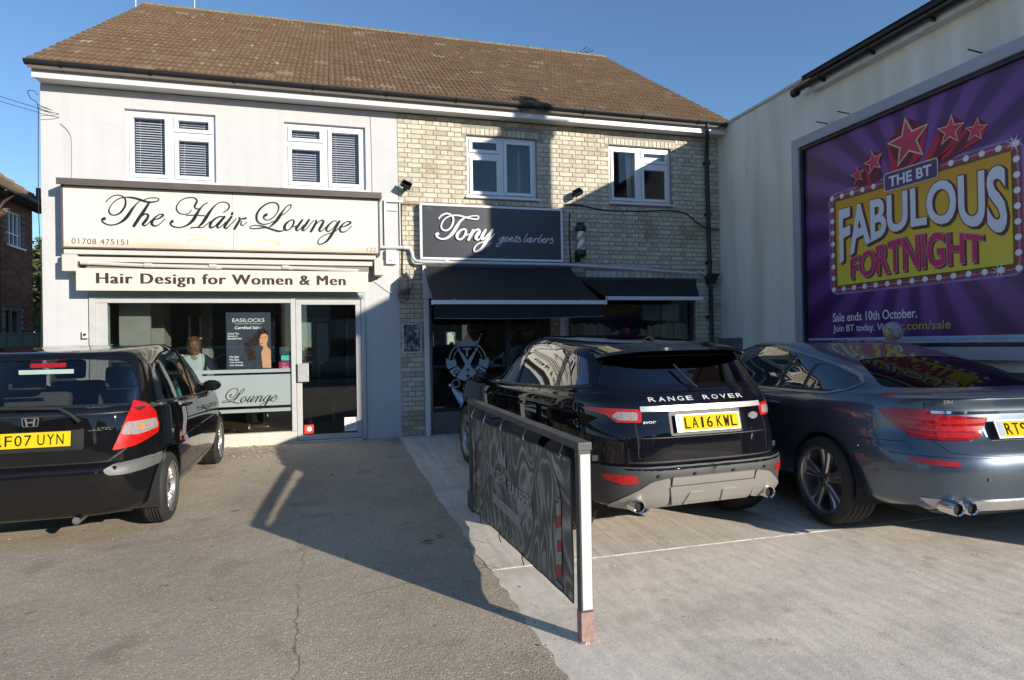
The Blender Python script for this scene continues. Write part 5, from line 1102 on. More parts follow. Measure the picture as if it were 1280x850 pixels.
for k in range(14):
    x = 1.25+.145*k; z = 1.075+.36*(k % 3); r0 = rr.uniform(.022, .04); h = rr.uniform(.12, .25); mb = MB(); mb.lathe([(r0, z), (r0, z+h*.7), (r0*.4, z+h*.8), (r0*.4, z+h), (0, z+h)], (x, 3.07, 0), 'z', 10)
    tag(mb.build('bottle', bm_[k % 5], smooth=True), '%s bottle on the %s dark shelf inside the barber shop' % (('brown', 'cream', 'blue-green', 'red', 'yellow')[k % 5], ('lowest', 'middle', 'top')[k % 3]), 'bottle', 'bottles on the shelves of the barber shop')
op = tag(MB().box((2.90, .16, 1.60), (3.11, .18, 1.70)).build('open_sign', M_dkf), 'small dark sign reading OPEN inside the barber window', 'sign')
fit_text('lettering', 'OPEN', mat('open_letters', (.5, .6, .7), .5), op, lambda u, v, d: Vector((2.925+u, .1585-d, 1.628+v)), .16, .045, bold=.02)
# fence boards inside the right-hand window
M_plank = piecemat('raw_plank', [(0, (.58, .42, .27)), (.5, (.66, .49, .32)), (1, (.50, .36, .23))], .85, .4, 60)
x = 3.74; k = 0
while x < 5.95:
    w = random.uniform(.115, .145); t = (x-3.7)/2.3
    if 0.43 < t < .53: x += w; continue
    top = 1.80-.26*math.exp(-((t-.47)/.13)**2)+random.uniform(-.012, .012); sk = .02 if random.random() < .6 else -.02
    mb = MB(); mb.prism([(x, .5), (x+w-.012, .5), (x+w-.012, top-sk), (x, top+sk)], fy(.20+.01*(k % 2)), 0, .018)
    o = mb.build('plank', M_plank, barb); x += w; k += 1
mb = MB(); mb.box((3.72, .215, .9), (5.96, .25, .98)); mb.build('rail', M_plank, barb)
r_ = tag(empty('red_rosette', (4.78, .18, 1.66)), 'small red rosette hung among the planks in the dark window', 'ornament')
mb = MB()
for k in range(9):
    a = k*.7; mb.lathe([(0, 0), (.028, .004), (.034, .014), (.02, .02), (0, .02)], (4.78+.035*math.cos(a), .15, 1.67+.035*math.sin(a)), 'y', 8)
mb.build('petals', mat('rosette_red', (.55, .03, .05), .6), r_, smooth=True); mb = MB(); mb.tube([(4.78, .3, 1.62), (4.77, .3, 1.5)], .008, 5); mb.build('stem', M_dkf, r_)
for x0, x1, lab in ((5.10, 5.42, 'dull grey box fixed high in the dark window, left of two'), (5.48, 5.80, 'dull grey box fixed high in the dark window, right of two')):
    mb = MB(); mb.add([(x0, .18, 1.86), (x1, .18, 1.84), (x1+.02, .18, 2.13), (x0, .18, 2.13), (x0, .32, 1.88), (x1, .32, 1.88), (x1, .32, 2.13), (x0, .32, 2.13)], [(0, 1, 2, 3), (4, 7, 6, 5), (0, 4, 5, 1), (1, 5, 6, 2), (2, 6, 7, 3), (3, 7, 4, 0)])
    b_ = tag(mb.build('wall_heater', mat('dull_grey_%d' % int(x0*10), (.38, .38, .38), .6), bevel=.01), lab, 'heater'); mb = MB(); mb.tube([((x0+x1)/2, .36, 1.86), ((x0+x1)/2, .37, 1.80)], .012, 6); mb.build('bracket', M_dkf, b_)
# awnings
M_fab = mat('black_awning_fabric', (.016, .016, .018), .8, var=.2, bump=.25, bscale=300)
def awning(x0, x1, xw1, yw, zw, yb, zb, val, lab, sag=.0, x0w=None):
    r = tag(empty('awning', ((x0+x1)/2, yw, zw)), lab, 'awning'); x0w = x0 if x0w is None else x0w
    mb = MB(); N = 10; v = []
    for i in range(N+1):
        for j in range(7):
            t = j/6; xa = (x0w+(xw1-x0w)*i/N)*(1-t)+(x0+(x1-x0)*i/N)*t
            v.append((xa, yw+(yb-yw)*t, zw+(zb-zw)*t-sag*math.sin(math.pi*t)-.004*math.sin(i*2.1)*math.sin(math.pi*t)))
    f = [(7*i+j, 7*i+j+1, 7*i+8+j, 7*i+7+j) for i in range(N) for j in range(6)]; n0 = len(v); v += [(a, b, c-.006) for a, b, c in v]; f += [tuple(n0+k for k in reversed(q)) for q in f]
    mb.add(v, f); mb.build('canopy', M_fab, r, smooth=True, fix=False)
    mb = MB(); mb.box((x0-.02, yb-.045, zb-.03), (x1+.03, yb+.02, zb+.028)); mb.box((x0-.03, yb-.05, zb-.035), (x0-.02, yb+.025, zb+.032)); mb.box((x1+.03, yb-.05, zb-.035), (x1+.04, yb+.025, zb+.032)); mb.build('front_bar', M_wht, r, bevel=.006)
    if val:
        mb = MB(); v = []; N = 40
        for i in range(N+1):
            t = i/N; x = x0+(x1-x0)*t; wv = .012*math.sin(t*19)+.006*math.sin(t*43)
            v += [(x, yb-.02, zb-.03), (x, yb-.015+wv*.5, zb-.03-val*.5), (x, yb-.012+wv, zb-.03-val+.018*t-.02*math.sin(math.pi*t))]
        f = [(3*i+j, 3*i+3+j, 3*i+4+j, 3*i+1+j) for i in range(N) for j in (0, 1)]; mb.add(v, f); va = mb.build('valance', M_fab, r, smooth=True, fix=False)
        mb = MB(); mb.tube([v[3*i+2] for i in range(N+1)], .005, 5); mb.build('hem', mat('hem_grey', (.25, .25, .25), .7), va)
    mb = MB(); mb.box((x0w-.02, yw-.02, zw-.06), (xw1+.02, yw+.08, zw+.02)); mb.build('head_box', M_dkf, r)
    for sx in (x0+.25, x1-.35): mb = MB(); mb.tube([(sx, yw, zw-.12), (sx+.28, (yw+yb)/2, (zw+zb)/2-.09), (sx, yb, zb-.01)], .016, 8); mb.build('folding_arm', M_upvc, r, smooth=True)
    return r
awning(1.275, 3.80, 3.66, -.11, 2.71, -1.10, 2.075, .19, 'black fabric awning with a white front bar over the barber door, lower left of two', .03)
awning(4.18, 5.86, 6.0, -.05, 2.545, -.42, 2.19, 0, 'short black awning with a white front bar, right of the larger one', 0, 3.84)
mb = MB(); mb.prism([(3.8, 2.57), (6.03, 2.57), (6.03, 2.2), (5.9, 2.3), (3.8, 2.3)], fy(-.02), 0, .03); mb.build('fascia_board', M_dkf, barb)
# barber fascia sign
tn = tag(empty('barber_fascia_sign', (2.4, -.1, 3.2)), 'black white-framed sign lettered Tony gents barbers', 'sign')
M_blk = mat('charcoal_sign_face', (.030, .032, .038), .32, var=.06)
x0, x1, z0, z1 = 1.225, 3.545, 2.80, 3.665; YT = -.115
mb = MB(); mb.box((x0+.03, YT, z0+.03), (x1-.03, -.03, z1-.03)); mb.build('panel', M_blk, tn)
mb = MB(); bar(mb, x0, x1, z0, z1, YT-.015, -.025, .035); mb.build('frame', M_upvc, tn, bevel=.004)
mb = MB(); strokes(mb, [[(q[0]/1000, q[1]/1000, q[2]/10000) for q in P_] for P_ in STROKES['tony']], lambda u, v, d: Vector((u, YT-d-(.02 if d > .001 else 0), v)), 1.55, .006, .0002); mb.build('lettering', mat('raised_white_letters', (.68, .675, .66), .3, var=.02), tn)
mb = MB(); strokes(mb, [[(q[0]/1000, q[1]/1000, q[2]/10000) for q in P_] for P_ in STROKES['gents']], fy(YT), 1.3, .003, .0001, wmin=.009); mb.build('small_lettering', mat('soft_white_letters', (.72, .72, .74), .4, var=.02), tn)
fit_text('pencilled_number', '75', mat('faint_pencil', (.09, .09, .09), .6), tn, lambda u, v, d: Vector((1.31+u+.3*v, YT-d*.3, 3.56+v)), .11, .04)
for x in (1.85, 2.45, 3.38): mb = MB(); mb.box((x, -.06, z1), (x+.012, -.05, z1+.06)); mb.build('fixing', M_upvc, tn)
# barber pole
bp = tag(empty('barber_pole', (3.88, -.12, 2.9)), 'red and white striped barber pole with black caps on the brick wall', 'barber pole')
px_, py_ = 3.84, -.16
def stripe_mat():
    m, nt, b = newmat('pole_stripes'); b.inputs['Roughness'].default_value = .2
    tc = nt.nodes.new('ShaderNodeTexCoord'); sp = nt.nodes.new('ShaderNodeSeparateXYZ'); nt.links.new(tc.outputs['Object'], sp.inputs[0])
    sx = nt.nodes.new('ShaderNodeMath'); sx.operation = 'SUBTRACT'; sx.inputs[1].default_value = px_; nt.links.new(sp.outputs[0], sx.inputs[0])
    sy = nt.nodes.new('ShaderNodeMath'); sy.operation = 'SUBTRACT'; sy.inputs[1].default_value = py_; nt.links.new(sp.outputs[1], sy.inputs[0])
    at = nt.nodes.new('ShaderNodeMath'); at.operation = 'ARCTAN2'; nt.links.new(sy.outputs[0], at.inputs[0]); nt.links.new(sx.outputs[0], at.inputs[1])
    a2 = nt.nodes.new('ShaderNodeMath'); a2.operation = 'DIVIDE'; a2.inputs[1].default_value = math.pi; nt.links.new(at.outputs[0], a2.inputs[0])
    zz = nt.nodes.new('ShaderNodeMath'); zz.operation = 'MULTIPLY_ADD'; zz.inputs[1].default_value = -6.2; nt.links.new(sp.outputs[2], zz.inputs[0]); nt.links.new(a2.outputs[0], zz.inputs[2])
    fr = nt.nodes.new('ShaderNodeMath'); fr.operation = 'FRACT'; nt.links.new(zz.outputs[0], fr.inputs[0])
    r = nt.nodes.new('ShaderNodeValToRGB'); r.color_ramp.interpolation = 'CONSTANT'; e = r.color_ramp.elements; e[0].color = (.75, .74, .72, 1); e[0].position = 0; e[1].position = .42; e[1].color = (.42, .02, .02, 1)
    q = e.new(.56); q.color = (.75, .74, .72, 1); q = e.new(.66); q.color = (.42, .02, .02, 1); q = e.new(.82); q.color = (.75, .74, .72, 1)
    nt.links.new(fr.outputs[0], r.inputs[0]); nt.links.new(r.outputs[0], b.inputs['Base Color']); return m
mb = MB(); mb.cyl((px_, py_, 2.98), (px_, py_, 3.31), .062, 24); mb.build('striped_cylinder', stripe_mat(), bp, smooth=True)
mb = MB(); mb.lathe([(.07, 3.30), (.088, 3.32), (.088, 3.38), (.07, 3.40), (.06, 3.44), (0, 3.455)], (px_, py_, 0), 'z', 20); mb.build('cap', M_blackpl, bp, smooth=True)
mb = MB(); mb.lathe([(0, 2.86), (.06, 2.87), (.07, 2.90), (.088, 2.92), (.088, 2.98), (.07, 3.0)], (px_, py_, 0), 'z', 20); mb.box((px_-.02, py_+.04, 2.90), (px_+.02, -.005, 2.95)); mb.box((px_-.05, -.02, 2.82), (px_+.05, -.004, 3.0)); mb.build('base', M_blackpl, bp, smooth=True)

# ================================================================ WALL FITTINGS
def floodlight(x, z, lab, tilt):
    r = tag(empty('floodlight', (x, -.1, z)), lab, 'floodlight', 'black floodlights over the barber sign')
    Mx = Matrix.Translation((x, -.17, z)) @ Matrix.Rotation(R(tilt), 4, 'Y') @ Matrix.Rotation(R(-35), 4, 'X')
    mb = MB(); mb.box((-.075, -.03, -.055), (.075, .035, .055), M=Mx); mb.build('housing', M_blackpl, r, bevel=.006)
    mb = MB(); mb.box((-.065, -.034, -.045), (.065, -.031, .045), M=Mx); mb.build('lens', M_glass, r)
    mb = MB(); mb.tube([(x, -.01, z-.02), (x, -.07, z-.03), (x, -.13, z-.01)], .012, 6); mb.box((x-.03, -.02, z-.05), (x+.03, -.004, z+.02)); mb.build('bracket', M_blackpl, r)
    mb = MB(); mb.tube([Mx @ Vector((-.08, 0, -.05)), Mx @ Vector((-.085, .06, 0)), Mx @ Vector((-.08, 0, .05))], .006, 5); mb.build('yoke', M_blackpl, r)
floodlight(1.03, 3.92, 'black floodlight on the brick by the party line, left of two', 25); floodlight(3.80, 3.94, 'black floodlight on the brick above the barber pole, right of two', -28)
bb = MB(); bb.box((.715, -.075, 2.73), (.875, -.004, 2.945)); bb = tag(bb.build('alarm_box', M_upvc, bevel=.01), 'white alarm box with two lines of print on the white wall', 'alarm box')
fit_text('lettering', 'Tyco', M_script, bb, lambda u, v, d: Vector((.745+u, -.0752-d, 2.865+v)), .07, .025); fit_text('lettering', 'Alert', M_script, bb, lambda u, v, d: Vector((.745+u, -.0752-d, 2.77+v)), .07, .025)
mb = MB(); mb.box((.70, -.04, 3.02), (.73, -.003, 3.68)); mb.box((.70, -.04, 3.68), (.98, -.003, 3.71)); mb.box((.70, -.025, 3.55), (.90, -.003, 3.56)); mb.box((.93, -.03, 3.02), (.945, -.003, 3.68)); tag(mb.build('cable_trunking', M_upvc), 'white cable trunking on the white wall beside the salon board', 'trunking')
mb = MB(); mb.tube([(.955, -.02, 3.67), (1.5, -.03, 3.665), (2.1, -.035, 3.70), (2.9, -.03, 3.69), (3.6, -.03, 3.66)], .018, 7); tag(mb.build('rusty_conduit', mat('rusty_pipe', (.30, .20, .13), .7, var=.25), smooth=True), 'thin tan conduit running along the brick above the barber sign', 'conduit')
M_cable = mat('black_cable', (.012, .012, .013), .5)
def cable(pts, r, lab, k=5, m=M_cable, name='cable', cat='cable'):
    mb = MB(); mb.tube(cr_spline(pts, k), r, 5); return tag(mb.build(name, m, smooth=True), lab, cat)
cable([(3.62, -.025, 3.76), (3.9, -.025, 3.76), (4.35, -.02, 3.70), (5.0, -.02, 3.71), (5.5, -.02, 3.74), (5.85, -.02, 3.71), (6.08, -.03, 3.55), (6.25, -.05, 3.46), (6.52, -.03, 3.44)], .011, 'black cable sagging across the bricks from the sign to the downpipe')
cable([(.965, -.02, 3.66), (.955, -.02, 3.3), (.965, -.02, 2.9), (.96, -.03, 2.6), (.99, -.05, 2.45)], .010, 'dark cable running down the brick edge to the black speaker')
cable([(.99, -.06, 2.45), (1.05, -.07, 2.3), (1.02, -.09, 2.18), (.93, -.08, 2.15), (.90, -.06, 2.27), (.99, -.05, 2.40)], .006, 'loops of black cable hanging below the speaker')
cable([(3.71, -.015, 3.62), (3.70, -.015, 3.2), (3.715, -.015, 2.8)], .012, 'short dark cable between the sign and the barber pole')
cable([(.55, -.03, 2.47), (.78, -.03, 2.30), (.93, -.04, 2.22)], .005, 'thin pale cable crossing the white wall below the bracket', m=M_wpipe)
sp = MB(); sp.add([(.90, -.05, 2.28), (1.06, -.05, 2.26), (1.10, -.05, 2.50), (1.02, -.05, 2.62), (.90, -.05, 2.50), (.88, -.19, 2.26), (1.03, -.21, 2.24), (1.07, -.20, 2.46), (1.0, -.17, 2.56), (.89, -.17, 2.48)], [(0, 4, 3, 2, 1), (5, 6, 7, 8, 9), (0, 1, 6, 5), (1, 2, 7, 6), (2, 3, 8, 7), (3, 4, 9, 8), (4, 0, 5, 9)])
tag(sp.build('speaker', M_blackpl, bevel=.01), 'black outdoor speaker hung at the joint of white and brick walls', 'speaker')
# framed notice
fn = tag(empty('framed_notice', (1.08, -.02, 1.6)), 'silver framed notice with a grey picture on the brick pier', 'notice')
mb = MB(); bar(mb, .945, 1.235, 1.375, 1.825, -.035, -.008, .018); mb.build('frame', mat('notice_frame', (.55, .56, .58), .35, metal=.4), fn)
def nm_():
    m, nt, b = newmat('mottled_print'); b.inputs['Roughness'].default_value = .2; n = noise_node(nt, 14, 6, .7); r = ramp(nt, n.outputs[0], [(.40, (.02, .02, .025)), (.5, (.12, .12, .13)), (.62, (.42, .42, .40))]); nt.links.new(r.outputs[0], b.inputs['Base Color']); return m
mb = MB(); mb.box((.963, -.026, 1.393), (1.217, -.01, 1.807)); mb.build('picture', nm_(), fn)
mb = MB(); mb.box((-3.31, -.06, 1.66), (-3.24, -.032, 1.76)); kk = tag(mb.build('lock_box', mat('lock_plate', (.6, .6, .58), .4), bevel=.004), 'small square white lock plate at the left of the salon frame', 'lock'); mb = MB(); mb.cyl((-3.275, -.075, 1.71), (-3.275, -.06, 1.71), .016, 12); mb.build('keyhole', M_blackpl, kk)
# yellow notice on the stall riser and a chrome stand seen behind the barrier
# overhead wires and aerials
cable([(-3.80, -.02, 4.78), (-4.0, -.3, 4.72), (-9, -3, 5.6), (-14, -6, 6.8)], .004, 'overhead wire reaching the white corner from the left, upper of two', 8); cable([(-3.80, -.02, 4.74), (-4.0, -.3, 4.66), (-9, -3, 5.45), (-14, -6, 6.6)], .004, 'overhead wire reaching the white corner from the left, lower of two', 8)
cable([(-3.79, .1, 4.55), (-4.5, 2.5, 3.9), (-6.4, 9.0, 3.0)], .006, 'slack wire dropping steeply behind the white corner', 8)
cable([(-3.79, -.03, 4.9), (-3.84, -.04, 4.95), (-3.90, -.05, 4.93), (-3.87, -.04, 4.84), (-3.80, -.02, 4.76), (-3.80, -.02, 4.3), (-3.81, -.01, 3.4), (-3.79, -.01, 2.6), (-3.80, -.01, 1.5)], .005, 'loose dark cable running down the white corner')
cable([(-3.55, -.012, 4.55), (-3.43, -.012, 4.4), (-3.42, -.012, 4.1), (-3.42, -.012, 3.8)], .004, 'thin wire curving over the white wall left of the window', m=mat('dust_grey_cable', (.35, .34, .33), .6))
cable([(.52, -.008, 5.0), (.53, -.008, 4.4), (.53, -.008, 3.75)], .0035, 'thin painted wire down the white wall left of the party line', m=bpy.data.materials['dust_grey_cable'])
def mast(x, h, lab):
    mb = MB(); mb.cyl((x, 4.95, 8.55), (x, 4.95, 8.7+h), .018, 8); return tag(mb.build('aerial_mast', mat('mast_steel_%d' % int(-x*10), (.30, .30, .31), .5, metal=.3)), lab, 'mast')
mast(-3.98, .9, 'bare aerial mast above the left end of the ridge'); mast(-2.86, .7, 'second bare aerial mast further along the ridge')
ae = tag(empty('tv_aerial', (6.1, 5.3, 8.6)), 'small spiky television aerial behind the right end of the ridge', 'aerial')
mb = MB(); mb.cyl((6.0, 5.3, 7.6), (6.0, 5.3, 8.95), .015, 6); mb.build('pole', M_blackpl, ae)
for i in range(3): mb = MB(); mb.cyl((5.95+.12*i, 5.3, 8.86+.045*i), (6.28+.10*i, 5.2, 9.10-.03*i), .008, 5); mb.build('rod', M_blackpl, ae)

# ================================================================ CARS
def lerp(a, b, t): return a+(b-a)*t
def ring_interp(rings, k=5):
    keys = ('z', 'yr', 'yf', 'w', 'nr', 'nf', 'dz', 'arch'); out = []
    n = len(rings)
    def g(i, key): return rings[max(0, min(n-1, i))].get(key, {'nr': 5, 'nf': 4, 'dz': 0, 'arch': 0}.get(key))
    for i in range(n-1):
        kk = 1 if rings[i].get('hard') and rings[i+1].get('hard') else k
        for j in range(kk):
            t = j/kk; r = {}
            for key in keys:
                p0, p1, p2, p3 = g(i-1, key), g(i, key), g(i+1, key), g(i+2, key)
                if rings[i].get('hard'): p0 = p1-(p2-p1)
                if rings[i+1].get('hard'): p3 = p2+(p2-p1)
                m1, m2 = (p2-p0)/2, (p3-p1)/2
                if (p2-p1)*m1 < 0 or (p2-p1) == 0: m1 = 0
                if (p2-p1)*m2 < 0 or (p2-p1) == 0: m2 = 0
                lim = 3*abs(p2-p1); m1 = max(-lim, min(lim, m1)); m2 = max(-lim, min(lim, m2))
                t2, t3 = t*t, t*t*t
                r[key] = (2*t3-3*t2+1)*p1+(t3-2*t2+t)*m1+(-2*t3+3*t2)*p2+(t3-t2)*m2
            out.append(r)
    out.append({key: g(n-1, key) for key in keys}); return out
def ring_pts(r, N=112):
    yc = (r['yr']+r['yf'])/2; b = (r['yf']-r['yr'])/2; P = []
    for k in range(N):
        ph = 2*math.pi*k/N; c, s = math.cos(ph), math.sin(ph)
        n = r['nr'] if c > 0 else r['nf']
        # even out the spacing on square-ish corners
        x = r['w']*math.copysign(abs(s)**(2/n), s); y = -math.copysign(abs(c)**(2/n), c)*b
        t = (y+b)/(2*b); z = r['z']+r['dz']*t+r['arch']*4*t*(1-t)
        P.append(Vector((x, yc+y, z)))
    return P
def car_shell(rings, N=112, k=5):
    RR = ring_interp(rings, k); mb = MB(); vs = []
    for r in RR: vs += ring_pts(r, N)
    m = len(RR); f = []
    for i in range(m-1):
        for q in range(N): f.append((i*N+q, i*N+(q+1) % N, (i+1)*N+(q+1) % N, (i+1)*N+q))
    # caps as fans to a centre row
    for base, flip in ((0, True), ((m-1)*N, False)):
        pts = vs[base:base+N]; c = sum(pts, Vector())/N; ci = len(vs); vs.append(c)
        for q in range(N):
            t = (base+q, base+(q+1) % N, ci); f.append(tuple(reversed(t)) if flip else t)
    mb.add(vs, f); return mb
def bvh_of(mb): 
    bm = bmesh.new(); vv = [bm.verts.new(v) for v in mb.v]
    for q in mb.f:
        try: bm.faces.new([vv[i] for i in q])
        except ValueError: pass
    bmesh.ops.recalc_face_normals(bm, faces=bm.faces); t = BVHTree.FromBMesh(bm); bm.free(); return t
def subdiv_poly(poly, step):
    out = []; n = len(poly)
    for i in range(n):
        a, b = poly[i], poly[(i+1) % n]; L = math.hypot(b[0]-a[0], b[1]-a[1]); k = max(1, int(L/step))
        for j in range(k): out.append((lerp(a[0], b[0], j/k), lerp(a[1], b[1], j/k)))
    return out
def round_poly(poly, r=.02, n=4, close=True):
    out = []; m = len(poly)
    for i in range(m):
        a, b, c = Vector(poly[i-1]), Vector(poly[i]), Vector(poly[(i+1) % m]); d1, d2 = (a-b), (c-b)
        rr = min(r, d1.length*.45, d2.length*.45); p, q = b+d1.normalized()*rr, b+d2.normalized()*rr
        for k in range(n+1):
            t = k/n; out.append(tuple(p*(1-t)**2+b*2*t*(1-t)+q*t*t))
    return out
class Frame:        # projection frame: u axis, v = up, seen from direction -d
    def __init__(s, d, o=(0, 0, 0)):
        s.d = Vector(d).normalized(); s.u = Vector((0, 0, 1)).cross(s.d)*-1; s.u.normalize(); s.v = s.d.cross(s.u)*-1
        if s.v.z < 0: s.v = -s.v
        s.o = Vector(o)
    def P(s, u, v): return s.o+s.u*u+s.v*v
REAR = Frame((0, 1, 0)); 
if REAR.u.x < 0: REAR.u = -REAR.u
def patch(bvh, fr, poly, off, thick=.006, step=.05, back=6, flip=None):
    """a thin panel whose outline is given in a view frame, laid onto the body surface"""
    P = subdiv_poly(poly, step); n = len(P); us = [p[0] for p in P]; vs_ = [p[1] for p in P]
    inner = []; u = min(us)+step*.5
    def inside(x, y):
        c = False; j = n-1
        for i in range(n):
            if (P[i][1] > y) != (P[j][1] > y) and x < (P[j][0]-P[i][0])*(y-P[i][1])/(P[j][1]-P[i][1])+P[i][0]: c = not c
            j = i
        return c
    def dist(x, y): return min((x-a)**2+(y-b)**2 for a, b in P)
    while u < max(us):
        v = min(vs_)+step*.5
        while v < max(vs_):
            if inside(u, v) and dist(u, v) > (step*.4)**2: inner.append((u, v))
            v += step
        u += step
    allp = P+inner
    r = delaunay_2d_cdt([Vector(p) for p in allp], [(i, (i+1) % n) for i in range(n)], [], 1, 1e-7)
    vo, fo = r[0], r[2]; top = []; bot = []
    for q in vo:
        o = fr.P(q.x, q.y)-fr.d*back; hit = bvh.ray_cast(o, fr.d)
        if hit[0] is None:
            best = None
            for s in (.9, .8, .7, .6): 
                pass
            hit = bvh.find_nearest(fr.P(q.x, q.y)-fr.d*.0+Vector((0, 0, 0))) ; hit = bvh.find_nearest(o+fr.d*back)
        p, nn = hit[0], hit[1]
        if nn.dot(fr.d) > 0: nn = -nn
        top.append(p+nn*off); bot.append(p+nn*(off-thick))
    mb = MB(); m = len(top); fs = [tuple(q) for q in fo]; b = [tuple(m+i for i in reversed(q)) for q in fo]
    idx = [r[3].index([i]) if [i] in r[3] else None for i in range(n)]
    omap = {}
    for vi, src in enumerate(r[3]):
        for s_ in src: omap[s_] = vi
    sd = [(omap[i], m+omap[i], m+omap[(i+1) % n], omap[(i+1) % n]) for i in range(n) if i in omap and (i+1) % n in omap]
    mb.add(top+bot, fs+b+sd); return mb
def seam(mb, bvh, fr, pts, w=.005, off=.0012, step=.04, back=6):
    Q = []
    for a, b in zip(pts, pts[1:]):
        L = math.hypot(b[0]-a[0], b[1]-a[1]); k = max(1, int(L/step))
        for j in range(k): Q.append((lerp(a[0], b[0], j/k), lerp(a[1], b[1], j/k)))
    Q.append(pts[-1]); prev = None
    for i, (u, v) in enumerate(Q):
        a, b = Q[max(i-1, 0)], Q[min(i+1, len(Q)-1)]; dx, dy = b[0]-a[0], b[1]-a[1]; L = math.hypot(dx, dy) or 1; nx, ny = -dy/L*w/2, dx/L*w/2
        row = []
        for s in (-1, 1):
            o = fr.P(u+nx*s, v+ny*s)-fr.d*back; h = bvh.ray_cast(o, fr.d)
            if h[0] is None: row = None; break
            nn = h[1] if h[1].dot(fr.d) < 0 else -h[1]; row.append(h[0]+nn*off)
        if row is None: prev = None; continue
        bse = len(mb.v); mb.v += [tuple(x) for x in row]
        if prev is not None: mb.f.append([prev, prev+1, bse+1, bse]); mb.m.append(0)
        prev = bse
def boolean(o, cutter):
    md = o.modifiers.new('b', 'BOOLEAN'); md.operation = 'DIFFERENCE'; md.solver = 'EXACT'; md.object = cutter; md.use_self = False
    dg = bpy.context.evaluated_depsgraph_get(); dg.update(); me = bpy.data.meshes.new_from_object(o.evaluated_get(dg))
    o.modifiers.clear(); old = o.data; o.data = me; bpy.data.meshes.remove(old); cm = cutter.data; bpy.data.objects.remove(cutter); bpy.data.meshes.remove(cm)
def prism_cut(fr, poly, back, depth):
    mb = MB(); mb.prism(poly, lambda u, v, d: fr.P(u, v)+fr.d*d, back, depth); return mb
M_tyre = mat('tyre_rubber', (.022, .021, .020), .75, var=.2, bump=.15, bscale=80)
M_alloy = mat('alloy_rim', (.50, .49, .47), .28, metal=.85, var=.06, scale=20); M_alloyd = mat('dark_alloy', (.46, .46, .48), .28, metal=.9, var=.08)
M_liner = mat('wheel_arch_liner', (.012, .012, .012), .9); M_trim = mat('black_rubber_trim', (.015, .015, .016), .5); M_chrome = mat('chrome', (.75, .75, .76), .08, metal=1, var=.02)
M_red = mat('red_lens', (.46, .009, .008), .25, var=.3, scale=45, coat=.5); M_redd = mat('dark_red_lens', (.30, .005, .006), .15, coat=.5, var=.3, scale=25)
M_lens = mat('clear_lens', (.30, .25, .24), .12, var=.25, scale=60, coat=1); M_amb = mat('amber_bulb', (.75, .25, .06), .3)
M_disc = mat('brake_disc', (.22, .2, .19), .4, metal=.8); M_int = mat('car_interior', (.03, .03, .033), .85); M_plate = mat('yellow_plate', (.62, .45, .012), .75, var=.02, spec=.08); M_pch = mat('plate_black', (.015, .012, .01), .85, spec=.03); M_pwhite = mat('plate_white', (.75, .76, .78), .35); M_pblue = mat('plate_blue', (.03, .15, .55), .4)
